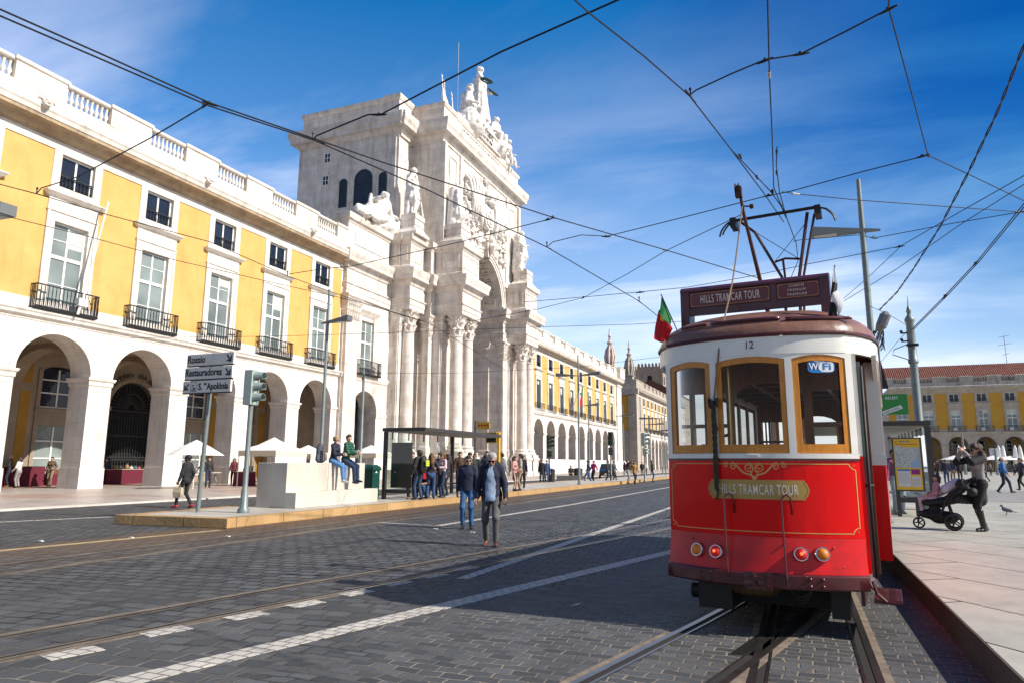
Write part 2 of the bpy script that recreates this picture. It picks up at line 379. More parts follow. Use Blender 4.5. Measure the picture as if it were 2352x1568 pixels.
def person(label, at, face, ht=1.74, top=(.02, .02, .03), bot=(.03, .04, .08), shoe=(.02, .02, .02), hair=(.03, .02, .015), skin=(.50, .30, .21), hs='short', J=None, h=.02, group=None, sleeve=1., coat=0., skirt=None, jacket_open=None, shades=False, glasses=False, curl=(.6, .6), bulk=1., z=0., hairx=None, quilt=False, cat='person', name='person', face_parts=True, legs=True, loosepants=1., rib=None):
    """a standing / walking / sitting figure; at = ground point, face = heading vector on the ground"""
    J = J or skel(); sc = ht/1.75; q = lambda prims: [tuple([tuple(V3(*p[0])*sc), tuple(V3(*p[1])*sc), p[2]*sc, p[3]*sc]+list(p[4:])) for p in prims]
    rz = math.atan2(-face[0], face[1]); rt = root(name, label, cat, (at[0], at[1], z if len(at) < 3 else at[2]), rz, group, local=True)
    hx = headx(J); F = (0, 1, 0); tw = J['twist']; F = (-math.sin(tw), math.cos(tw), 0)
    fl = (F, .70); up = J['up']; hip, ne, ch, wa = J['hip'], J['neck'], J['chest'], J['waist']; sh, el, wr, hp, kn, an = (J[k] for k in ('sh', 'el', 'wr', 'hp', 'kn', 'an')); fem = J['fem']
    cm = lambda nm, c, r=.8, **k: mat('%s_%02d%02d%02d' % (nm, *(int(x*99) for x in c)), c, r, var=.28, vscale=9, obj=True, **k)
    sk = mat('skin_%02d%02d%02d' % tuple(int(x*99) for x in skin), skin, .5, var=.12, vscale=14, obj=True)
    body = [(ne-up*.12, ne+V3(0, .01, .06), .056, .052), (ch, hip, .10, .10, fl)]
    for i in (0, 1):
        body += [(sh[i], el[i], .040, .034), (el[i], wr[i], .036, .026), (hp[i], kn[i], .062, .046), (kn[i], an[i], .046, .032)]
        if sleeve < .7: body += [(el[i], wr[i], .040, .028)]
    head = [(ne+V3(0, 0, -.02), hx(0, .0, .07), .054, .052), (hx(0, -.02, .165), hx(0, .015, .155), .090, .084, ((1, 0, 0), .86)), (hx(0, .03, .12), hx(0, .058, .068), .066, .036, ((1, 0, 0), .95)), (hx(0, .085, .145), hx(0, .110, .108), .010, .016), (hx(-.03, .082, .155), hx(.03, .082, .155), .016, .016)]
    for sx in (-1, 1): head += [(hx(sx*.078, -.005, .145), hx(sx*.083, -.012, .105), .018, .011), (hx(sx*.038, .06, .105), hx(sx*.03, .065, .09), .026, .02)]
    hands = [(q(P_hand(J, i, curl[i])), max(.006, h*.42)*sc, .008) for i in (0, 1)] if h < .03 else [(q([(wr[i], wr[i]+(wr[i]-el[i])*.5, .032, .03)]), h*.7, .02) for i in (0, 1)]
    soft('body', q(body), h, sk, rt, .03, extra=[(q(head), max(h*.5, .007), .018)]+hands, world=False)
    if face_parts and h < .024:
        e = MB()
        for sx in (-1, 1):
            c = hx(sx*.033, .088, .138)*sc; e.ball(c, (.011*sc, .008*sc, .007*sc), 8, 6)
        e.build('eyes', mat('eye', (.03, .025, .02), .2), rt, True, world=False)
        m = MB(); m.tube([hx(-.024, .092, .076)*sc, hx(0, .099, .077)*sc, hx(.024, .092, .076)*sc], [.003*sc, .006*sc, .003*sc], 6); m.build('mouth', mat('lips', (.30, .10, .085), .5), rt, True, world=False)
    if shades or glasses:
        g = MB()
        for sx in (-1, 1):
            o = hx(sx*.034, .104, .142)*sc; d = (hx(sx*.034, .2, .142)*sc-o)
            g.disc(o, d, [(.026*sc, -.004), (.027*sc, 0), (.026*sc, .004)] if shades else [(.022*sc, 0), (.026*sc, 0), (.026*sc, .004), (.022*sc, .004), (.022*sc, 0)], 12)
            g.tube([hx(sx*.06, .1, .148)*sc, hx(sx*.088, .02, .145)*sc], .004*sc, 4)
        g.tube([hx(-.012, .11, .148)*sc, hx(.012, .11, .148)*sc], .004*sc, 4); g.build('glasses', mat('black_acetate', (.008, .008, .008), .15), rt, world=False)
    # upper garment
    b = bulk; t = [((sh[0]+sh[1])/2+(sh[0]-ch)*.001+V3(*(sh[0]-sh[1]))*.30-up*.05, (sh[0]+sh[1])/2-V3(*(sh[0]-sh[1]))*.30-up*.05, .098*b, .098*b, fl), (ch, wa, .160*b-.012*fem, .138*b-.012*fem, fl), (wa, hip+V3(0, 0, -.03), .140*b-.01*fem, .158*b, fl), (ne-up*.09, ne+V3(0, -.006, .015), .082, .066)]
    t += [(wa+V3(sx*.05, 0, 0), hip+V3(sx*.085, 0, -.10), .085*b, .095*b, fl) for sx in (-1, 1)]
    hem = (hip[2]-(.06+coat*(.3 if coat < .25 else .6)))*sc
    if coat:
        for i in (0, 1): t.append((hip+V3((-.05, .05)[i], 0, 0), hip*(1-coat)+kn[i]*coat+V3(0, 0, 0), .13*b, .135*b, fl))
    for i in (0, 1):
        t.append((sh[i], el[i], .066*b, .056*b)); w_ = el[i]+(wr[i]-el[i])*(max(0, sleeve-.5)*2)*.97
        if sleeve > .5: t.append((el[i], w_, .056*b, .043*b))
        if fem: t.append((ch+up*.02+V3((-.07, .07)[i], .07, 0), ch+up*.02+V3((-.07, .07)[i], .085, -.02), .06, .06))
    tm = cm('cloth', top, .75, bmp=.01) if not rib else rib
    if quilt and not rib:
        key = 'quilted_%02d%02d%02d' % tuple(int(x*99) for x in top)
        if key not in MATS:
            tm, n_, bs = newmat(key); bs.inputs['Roughness'].default_value = .55; wv = N(n_, 'ShaderNodeTexWave', wave_type='BANDS', bands_direction='Z'); wv.inputs['Scale'].default_value = 4.2; wv.inputs['Distortion'].default_value = .8; n_.links.new(pos(n_, True), wv.inputs[0])
            n_.links.new(ramp(n_, wv.outputs[0], [(.0, tuple(c*.55 for c in top)), (.3, top), (1, tuple(min(1, c*1.15) for c in top))]).outputs[0], bs.inputs['Base Color']); bump(n_, bs, wv.outputs[0], .012); MATS[key] = tm
        tm = MATS[key]
    jk = soft('jacket' if sleeve > .7 else 'shirt', q(t), h, tm, rt, .035, fold=.0035 if h < .024 else 0, ffreq=34, clip=lambda P: hem-P[..., 2], world=False)
    if jacket_open:
        me = jk.data; me.materials.append(cm('cloth', jacket_open)); zt, zb_ = ne[2]*sc, (hip[2]-.2)*sc
        for pl in me.polygons:
            c = pl.center; f_ = (zt-c.z)/(zt-zb_)
            if c.y > .03 and abs(c.x-.01) < .035+.062*max(0, min(1, f_*2.2))+.004*math.sin(c.z*40) and f_ > -.05: pl.material_index = 1
    # lower garment
    if skirt:
        soft('skirt', q([(hip+V3(0, 0, .06), hip+V3(0, .015, -.30), .130, .150, (F, .78))]), h, cm('cloth', skirt), rt, .03, world=False)
    if legs:
        l = [(hip+V3(-.055, 0, .02), hip+V3(.055, 0, .02), .118, .118, (F, .82)), (hp[0]*.5+hp[1]*.5+V3(0, -.035, -.03), hp[0]*.5+hp[1]*.5+V3(0, -.04, -.05), .10, .10)]; lp = loosepants
        for i in (0, 1): l += [(hp[i], kn[i], .092*(1+.1*fem), .066*lp), (kn[i], an[i]+(kn[i]-an[i])*.06, .062*lp, .054*lp)]
        soft('trousers', q(l), h, cm('denim', bot, .85, bmp=.01), rt, .03, fold=.003 if h < .024 else 0, ffreq=30, world=False)
    for i in (0, 1):
        sx = (-1, 1)[i]; sh_ = an[i]; d = (an[i]-kn[i])/np.linalg.norm(an[i]-kn[i]); tp = J['toe'][i]
        f = V3(sx*.12, math.cos(tp), math.sin(tp)); f /= np.linalg.norm(f); dn = np.cross(np.cross(f, d), f); dn /= np.linalg.norm(dn)+1e-9
        if dn[2] > 0: dn = -dn
        pr = [(sh_+dn*.045-f*.045, sh_+dn*.052+f*.06, .034, .036), (sh_+dn*.055+f*.06, sh_+dn*.06+f*.15, .036, .026), (sh_-d*.02, sh_+dn*.03, .044, .042)]
        soft('shoe', q(pr), max(h*.7, .01), cm('leather', shoe, .45), rt, .02, world=False)
    # hair or headgear
    hm = cm('hair', hair, .55, bmp=.02)
    hh = max(h*.55, .008)
    H = {'short': [(hx(0, -.035, .175), hx(0, .03, .205), .093, .070), (hx(0, -.06, .15), hx(0, -.06, .12), .078, .065)],
         'balding': [(hx(-.07, -.045, .13), hx(.07, -.045, .13), .040, .040), (hx(0, -.08, .15), hx(0, -.08, .11), .05, .045)],
         'bun': [(hx(0, -.035, .175), hx(0, .025, .20), .094, .074), (hx(0, -.125, .17), hx(0, -.14, .18), .042, .036)],
         'long': [(hx(0, -.035, .175), hx(0, .025, .20), .095, .074), (hx(0, -.07, .14), hx(0, -.115, -.12), .088, .075)]+[(hx(sx*.07, -.03, .15), hx(sx*.095, -.05, -.06), .048, .045) for sx in (-1, 1)],
         'bob': [(hx(0, -.035, .175), hx(0, .025, .20), .098, .078), (hx(0, -.065, .14), hx(0, -.07, .03), .088, .075)]+[(hx(sx*.075, -.015, .16), hx(sx*.085, -.01, .06), .045, .04) for sx in (-1, 1)],
         'curly': [(hx(0, -.035, .18), hx(0, .02, .20), .105, .085)]+[(hx(.11*math.cos(a), -.04+.06*math.sin(a), .15-.02*k), hx(.13*math.cos(a), -.06+.07*math.sin(a), .02-.02*k), .05, .045) for k, a in enumerate((0, .8, 1.6, math.pi, 3.9, 4.7, 5.5)) if math.sin(a) < .6],
         'cap': [(hx(0, -.02, .18), hx(0, .02, .19), .097, .085), (hx(0, .07, .165), hx(0, .14, .150), .05, .035, ((0, .2, 1), .25))],
         'hat': [(hx(0, -.01, .185), hx(0, .01, .20), .095, .085), (hx(0, .0, .155), hx(0, .001, .155), .145, .145, ((0, 0, 1), .12))]}
    if hs in H: soft('hair' if hs not in ('cap', 'hat') else hs, q(H[hs]), hh, hairx or hm, rt, .02, fold=.006 if h < .024 and hs not in ('cap', 'hat') else 0, ffreq=70, world=False)
    return rt, J, sc
W_ = lambda s=.16, arm=.1: skel(feet=((-.09, s, .1), (.09, -s, .12)), hands=((-.25, -arm, .88), (.25, arm+.08, .9)), toe=(.12, -.45), hip=(0, 0, .915))
def M_(s=.16, arm=.1):
    return skel(feet=((-.09, -s, .12), (.09, s, .1)), hands=((-.25, arm+.08, .9), (.25, -arm, .88)), toe=(-.45, .12), hip=(0, 0, .915))
SIT = lambda **k: skel(hip=(0, 0, .58), feet=((-.09, .40, .12), (.09, .42, .12)), **k)
# ------------------------------------------------------------------ ground
def cobble():
    m, nt, b = newmat('basalt_setts'); p = pos(nt)
    s = N(nt, 'ShaderNodeSeparateXYZ'); nt.links.new(p, s.inputs[0]); X, Y = s.outputs[0], s.outputs[1]
    wv = N(nt, 'ShaderNodeTexNoise'); wv.inputs['Scale'].default_value = 2.2; wv.inputs['Detail'].default_value = 4; nt.links.new(p, wv.inputs[0])
    wsub = N(nt, 'ShaderNodeVectorMath', operation='SUBTRACT'); nt.links.new(wv.outputs[1], wsub.inputs[0]); wsub.inputs[1].default_value = (.5, .5, .5)
    wsc = N(nt, 'ShaderNodeVectorMath', operation='SCALE'); nt.links.new(wsub.outputs[0], wsc.inputs[0]); wsc.inputs['Scale'].default_value = .15
    wa = N(nt, 'ShaderNodeVectorMath', operation='ADD'); nt.links.new(p, wa.inputs[0]); nt.links.new(wsc.outputs[0], wa.inputs[1])
    def bricks(wd, ht, off, rot, ms):
        mp = N(nt, 'ShaderNodeMapping'); mp.inputs['Rotation'].default_value = (0, 0, rot); nt.links.new(wa.outputs[0], mp.inputs[0])
        br = N(nt, 'ShaderNodeTexBrick', offset=off); br.inputs['Scale'].default_value = 1; br.inputs['Brick Width'].default_value = wd; br.inputs['Row Height'].default_value = ht
        br.inputs['Mortar Size'].default_value = ms; br.inputs['Mortar Smooth'].default_value = .5; br.inputs['Bias'].default_value = 0
        br.inputs['Color1'].default_value = (.038, .041, .044, 1); br.inputs['Color2'].default_value = (.120, .124, .127, 1); br.inputs['Mortar'].default_value = (0, 0, 0, 1)
        nt.links.new(mp.outputs[0], br.inputs[0]); return br
    b1 = bricks(.205, .115, .5, 0, .011); b2 = bricks(.27, .22, .42, R(-8), .021)
    sel = mth(nt, 'GREATER_THAN', mth(nt, 'ADD', mth(nt, 'MULTIPLY', X, -1.), mth(nt, 'MULTIPLY', Y, .245)), 4.86)
    col = mixc(nt, sel, b1.outputs[0], b2.outputs[0])
    fx = N(nt, 'ShaderNodeMix'); nt.links.new(sel, fx.inputs[0]); nt.links.new(b1.outputs[1], fx.inputs[2]); nt.links.new(b2.outputs[1], fx.inputs[3]); mo = fx.outputs[0]
    big = noise(nt, p, .35, 5, .6)
    col = mixc(nt, ramp(nt, big, [(.3, (0,)*3), (.7, (.75,)*3)]).outputs[0], col, (.082, .084, .085))
    fine = noise(nt, p, 28, 5, .7); col = mixc(nt, .55, col, ramp(nt, fine, [(.3, (.5,)*3), (.7, (1.25,)*3)]).outputs[0], 'MULTIPLY')
    # sanded joints: pale near the rails and in patches, dark elsewhere
    jn = noise(nt, p, .55, 5, .7)
    mc = ramp(nt, jn, [(.40, (.016, .016, .016)), (.54, (.16, .145, .125)), (.66, (.34, .30, .24))]).outputs[0]
    nr = mth(nt, 'MULTIPLY', mth(nt, 'GREATER_THAN', X, -2.2), 1.); mc = mixc(nt, mth(nt, 'MULTIPLY', nr, .45), mc, (.33, .26, .19))
    far = ramp(nt, mth(nt, 'DIVIDE', mth(nt, 'ADD', Y, mth(nt, 'MULTIPLY', X, -1.)), 30.), [(.28, (0,)*3), (.5, (1,)*3)]).outputs[0]
    mc = mixc(nt, far, mc, (.012, .012, .012))
    col = mixc(nt, mo, col, mc)
    # rust from the brake dust beside the island kerb
    rn = mth(nt, 'ADD', X, mth(nt, 'MULTIPLY', noise(nt, p, .8, 4, .6), 1.6))
    rust = ramp(nt, mth(nt, 'DIVIDE', mth(nt, 'ADD', rn, 12.4), 4.6), [(0., (0,)*3), (.08, (.8,)*3), (.45, (.62,)*3), (.85, (0,)*3)]).outputs[0]
    rust = mixc(nt, 1., rust, ramp(nt, mth(nt, 'DIVIDE', Y, 60.), [(.08, (.3,)*3), (.25, (1,)*3), (.9, (.2,)*3)]).outputs[0], 'MULTIPLY')
    col = mixc(nt, rust, col, (.165, .092, .04))
    stn = ramp(nt, noise(nt, p, .9, 5, .65, (1.4, .35, 1)), [(.56, (0,)*3), (.70, (.55,)*3)]).outputs[0]; col = mixc(nt, stn, col, (.045, .045, .047))
    nt.links.new(col, b.inputs['Base Color'])
    nt.links.new(ramp(nt, fine, [(.3, (.55,)*3), (.7, (.8,)*3)]).outputs[0], b.inputs['Roughness']); b.inputs['Specular IOR Level'].default_value = .3
    h = mth(nt, 'ADD', mth(nt, 'MULTIPLY', mth(nt, 'SUBTRACT', 1., mo), 1.), mth(nt, 'MULTIPLY', fine, .35))
    bump(nt, b, h, .02, 1.); return m
COB = cobble()
def slabs(name, c1, c2, mort, bw, bh, rot=0., rough=.45, tint=None, dirt=.3, ms=.009):
    m, nt, b = newmat(name); p = pos(nt)
    mp = N(nt, 'ShaderNodeMapping'); mp.inputs['Rotation'].default_value = (0, 0, rot); nt.links.new(p, mp.inputs[0])
    br = N(nt, 'ShaderNodeTexBrick'); br.inputs['Scale'].default_value = 1; br.inputs['Brick Width'].default_value = bw; br.inputs['Row Height'].default_value = bh; br.inputs['Mortar Size'].default_value = ms
    br.inputs['Color1'].default_value = (*c1, 1); br.inputs['Color2'].default_value = (*c2, 1); br.inputs['Mortar'].default_value = (*mort, 1)
    nt.links.new(mp.outputs[0], br.inputs[0]); col = br.outputs[0]
    if tint:
        tn = ramp(nt, noise(nt, p, .22, 3, .5), [(.5, (0,)*3), (.6, (.7,)*3)]).outputs[0]; col = mixc(nt, tn, col, tint)
    f = noise(nt, p, 1.6, 7, .7); col = mixc(nt, .8, col, ramp(nt, f, [(.25, (1-dirt,)*3), (.7, (1.08,)*3)]).outputs[0], 'MULTIPLY')
    sp = ramp(nt, noise(nt, p, 7, 4, .7), [(.62, (0,)*3), (.72, (.5,)*3)]).outputs[0]; col = mixc(nt, sp, col, tuple(x*.5 for x in c1))
    nt.links.new(col, b.inputs['Base Color']); nt.links.new(ramp(nt, f, [(.3, (rough,)*3), (.7, (rough+.25,)*3)]).outputs[0], b.inputs['Roughness'])
    bump(nt, b, noise(nt, p, 12, 5), .004); return m
PLAZA = slabs('plaza_limestone_slabs', (.43, .405, .345), (.37, .35, .30), (.05, .04, .03), 2.2, 1.2, R(52), .6, None, .3, .016)
PAVL = slabs('polished_pink_pavement', (.47, .41, .355), (.40, .345, .30), (.22, .18, .15), 1.2, .6, 0, .28, (.38, .235, .17), .22)
ISLT = slabs('island_limestone_slabs', (.50, .46, .40), (.42, .385, .33), (.2, .17, .14), 1.2, .8, 0, .45)
KERBO = stone('rust_stained_kerb_stone', (.50, .315, .135), (.36, .215, .085), dirt=(.16, .08, .03), damt=.6, bw=1.6, bh=.6, joint=.9, rough=.7, msz=.02)
KERBW = stone('pale_kerb_stone', (.66, .62, .55), (.5, .46, .40), damt=.4, bw=1.4, bh=.5, joint=.5)
KERB_SHADE = stone('shade_toned_kerb_stone', (.12, .085, .06), (.07, .05, .035), dirt=(.04, .03, .02), damt=.6, bw=1.4, bh=.5, joint=.5)  # shade on the kerb face is put into this dark colour
WLINE = slabs('white_marble_setts', (.58, .53, .46), (.48, .44, .385), (.16, .14, .12), .15, .12, 0, .5)
STEEL = mat('worn_rail_steel', (.20, .185, .17), .32, .9, var=.35, vscale=5)
GROOVE = mat('rail_groove_grime', (.018, .014, .011), .9)
def sheet(name, x0, y0, x1, y1, z, m, kind='structure', **kw):
    return MB().add([(x0, y0, z), (x1, y0, z), (x1, y1, z), (x0, y1, z)], [(0, 1, 2, 3)]).build(name, m, kind=kind, **kw)
sheet('road', -900, -300, 900, 1200, 0, COB)
MB().box(-200, -40, .004, -22.35, 400, .06).build('pavement', PAVL, kind='structure')
MB().box(-22.348, -40, .003, -22.0, 400, .062).build('kerb', KERBW, kind='structure')
PZ = .23
def plat(name, m1, m2, outer, inset, h):
    """raised platform: kerb ring standing round a paved top"""
    MB().prism(inset, 'z', .003, h-.003).build(name, m1, kind='structure')
    b = MB(); n = len(outer)
    b.rings([[(x, y, .002) for x, y in outer], [(x, y, h-.03) for x, y in outer], [(x*.9985+inset[i][0]*.0015, y*.9985+inset[i][1]*.0015, h) for i, (x, y) in enumerate(outer)], [(x, y, h) for x, y in inset], [(x, y, .002) for x, y in inset]], cap=False)
    b.build('kerb', m2, kind='structure')
# right-hand plaza platform, its kerb face towards the tram, and dark cobbles past the shelters
MB().box(1.47, -30, .004, 420, 200, PZ).build('plaza', PLAZA, kind='structure')
MB().box(1.16, -30, .002, 1.466, 200, PZ+.001).build('kerb', KERB_SHADE, kind='structure')
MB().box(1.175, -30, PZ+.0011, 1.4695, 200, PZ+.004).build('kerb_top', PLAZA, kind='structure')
sheet('plaza_carriageway', 2.6, 30, 300, 44, PZ+.004, mat('grey_plaza_setts', (.30, .275, .24), .6, var=.3, vscale=1.2, bmp=.01))
# tram stop island
IO = [(-15.35, 12.35), (-12.12, 12.62), (-12.08, 24), (-12.3, 50), (-12.75, 76), (-13.6, 95), (-16.2, 96), (-16.6, 50), (-15.9, 24)]
II = [(-15.0, 12.72), (-12.46, 12.95), (-12.42, 24), (-12.64, 50), (-13.08, 76), (-13.9, 94.6), (-15.9, 95.6), (-16.25, 50), (-15.55, 24)]
plat('island', ISLT, KERBO, IO, II, .22)
def strip(pts, w, z0, z1, b=None):
    b = b or MB(); P = [Vector((x, y, 0)) for x, y in pts]; L = []; Rr = []
    for i, p in enumerate(P):
        t = (P[min(i+1, len(P)-1)]-P[max(i-1, 0)]).normalized(); n = Vector((-t.y, t.x, 0))*w/2; L.append(p-n); Rr.append(p+n)
    b.rings([[(l.x, l.y, z0), (l.x, l.y, z1), (r.x, r.y, z1), (r.x, r.y, z0)] for l, r in zip(L, Rr)]); return b
def offs(pts, d):
    P = [Vector((x, y)) for x, y in pts]; out = []
    for i, p in enumerate(P):
        t = (P[min(i+1, len(P)-1)]-P[max(i-1, 0)]).normalized(); out.append((p.x+t.y*d, p.y-t.x*d))
    return out
def smooth_line(pts, n=6):
    out = []
    for i in range(len(pts)-1):
        p0, p1, p2, p3 = (Vector(pts[max(0, min(len(pts)-1, i+k))]) for k in (-1, 0, 1, 2))
        for j in range(n):
            t = j/n; out.append(tuple(.5*((2*p1)+(p2-p0)*t+(2*p0-5*p1+4*p2-p3)*t*t+(3*p1-p0-3*p2+p3)*t**3)))
    return out+[tuple(pts[-1])]
def track(pts, ga=.42, lev=0.):
    pts = smooth_line(pts) if len(pts) > 2 else pts
    st, gr, jo = MB(), MB(), MB()
    for s in (-1, 1):
        strip(offs(pts, s*ga), .055, -.02, .008+lev, st); strip(offs(pts, s*(ga-.058)), .055, -.02, .0025+lev, gr); strip(offs(pts, s*(ga-.098)), .024, -.02, .007+lev, st); strip(offs(pts, s*(ga+.06)), .06, -.02, .0035+lev, jo)
    t = st.build('tram_track', STEEL, kind='structure'); gr.build('groove', GROOVE, t); jo.build('joint_fill', mat('sanded_joint', (.21, .16, .115), .9, var=.5, vscale=7), t)
track([(.01, -6), (.01, 30), (.01, 110)])
track([(-3.3, -4), (-2.0, 1.2), (-1.07, 5.1), (-.23, 9.1), (.03, 13)], lev=.0015)
track([(-7.9, -5), (-6.1, 4.0), (-3.2, 18.4), (-2.75, 24), (-2.6, 32), (-2.6, 110)])
track([(-10.45, -6), (-10.42, 20), (-10.6, 50), (-11.1, 80), (-11.6, 100)])
strip([(-5.4, -.2), (-2.17, 12.6), (-.6, 18.8)], .24, -.01, .0045).build('white_line', WLINE, kind='structure')
strip([(-4.2, 8.6), (-4.3, 25.4), (-4.5, 90)], .17, -.01, .0045).build('white_line', WLINE, kind='structure')
strip([(-10.0, 15.55), (-8.2, 15.4), (-7.95, 25.4), (-8.3, 90)], .17, -.01, .0045).build('white_line', WLINE, kind='structure')
strip([(-13.2, 3), (-12.0, 12.3)], .16, -.01, .0045).build('white_line', mat('rust_stained_line', (.42, .30, .15), .7, var=.3, vscale=4), kind='structure')
strip([(-19.6, 8), (-17.2, 14.6), (-17.0, 40)], .14, -.01, .0045).build('white_line', WLINE, kind='structure')
for a, bb in [(350, 770), (795, 665), (1180, 592), (1460, 535), (1707, 482), (1900, 436), (2075, 400), (2230, 365)]:
    g = G(.48*a, 1129+.48*bb); strip([(g.x-.05, g.y-.19), (g.x+.05, g.y+.19)], .21, -.01, .0048).build('white_marking_block', WLINE, kind='structure')
# chequer plate set between the crossing rails in front of the tram
MB().add([(-.62, 6.15, .004), (-.36, 6.2, .004), (-.2, 7.6, .004), (-.30, 7.6, .004)], [(0, 1, 2, 3)]).build('points_plate', mat('chequer_plate', (.05, .045, .04), .45, .7, var=.4, vscale=20), kind='structure')
# ------------------------------------------------------------------ arcaded buildings (local frame: x along the front, y outwards, z up)
_cache = {}; WR = random.Random(3); PANE_D = pane_mat('blue_grey_window_glass', (.085, .12, .15)); BLIND = mat('pale_roller_blind', (.55, .57, .53), .8)
def arcpts(cx, cz, r, a0, a1, n):
    return [(cx+r*math.cos(R(a0+(a1-a0)*i/n)), cz+r*math.sin(R(a0+(a1-a0)*i/n))) for i in range(n+1)]
def win_mesh(key, w, z0, z1, nrow, split, bar):
    """casement: frame mesh and pane mesh centred on x=0, in the plane y=-.22"""
    if key in _cache: return _cache[key]
    f = MB(); h = w/2; y0, y1 = -.24, -.17
    for a, b in ((-h, -h+.09), (-.055, .055), (h-.09, h)): f.box(a, y0, z0, b, y1, z1)
    f.box(-h+.09, y0+.002, z1-.09, -.055, y1-.002, z1); f.box(.055, y0+.002, z1-.09, h-.09, y1-.002, z1)
    f.box(-h+.09, y0+.002, z0, -.055, y1-.002, z0+.1); f.box(.055, y0+.002, z0, h-.09, y1-.002, z0+.1)
    if split: 
        for a, b in ((-h+.09, -.055), (.055, h-.09)): f.box(a, y0+.002, split-.09, b, y1+.02, split+.09)
    segs = [(z0, split), (split, z1)] if split else [(z0, z1)]
    for sa, sb in segs:
        for i in range(1, nrow): 
            zz = sa+(sb-sa)*i/nrow
            for a, b in ((-h+.09, -.055), (.055, h-.09)): f.box(a, y0+.004, zz-.02, b, y1-.004, zz+.02)
    p = MB().box(-h+.02, -.215, z0, h-.02, -.205, z1)
    _cache[key] = (f.mesh('frame'), p.mesh('pane')); return _cache[key]
def baluster(b, x, y, z0, z1, r=.115, n=8):
    H = z1-z0; b.lathe([(r*.8, z0), (r*.8, z0+.08*H), (r*.45, z0+.14*H), (r, z0+.36*H), (r*.75, z0+.5*H), (r*.42, z0+.68*H), (r*.62, z0+.86*H), (r*.8, z0+.9*H), (r*.8, z1)], (x, y, 0), n)
def iron_rail(b, x0, x1, y, z0, z1, step, fancy=True, ends=0.):
    b.box(x0, y-.03, z1-.06, x1, y+.03, z1); b.box(x0, y-.025, z0, x1, y+.025, z0+.05)
    n = max(2, round((x1-x0)/step))
    for i in range(n+1):
        x = x0+.02+(x1-x0-.04)*i/n
        if fancy:
            H = z1-z0; b.lathe([(.016, z0), (.03, z0+.1*H), (.042, z0+.28*H), (.02, z0+.5*H), (.026, z0+.75*H), (.016, z1)], (x, y, 0), 6)
        else: b.box(x-.02, y-.02, z0, x+.02, y+.02, z1)
    if ends:
        for x in (x0, x1):
            b.box(x-.03, y-ends, z1-.06, x+.03, y-.03, z1-.002)
            for k in range(1, 4): b.box(x-.018, y-ends+ends*k/4-.018, z0, x+.018, y-ends+ends*k/4+.018, z1-.05)
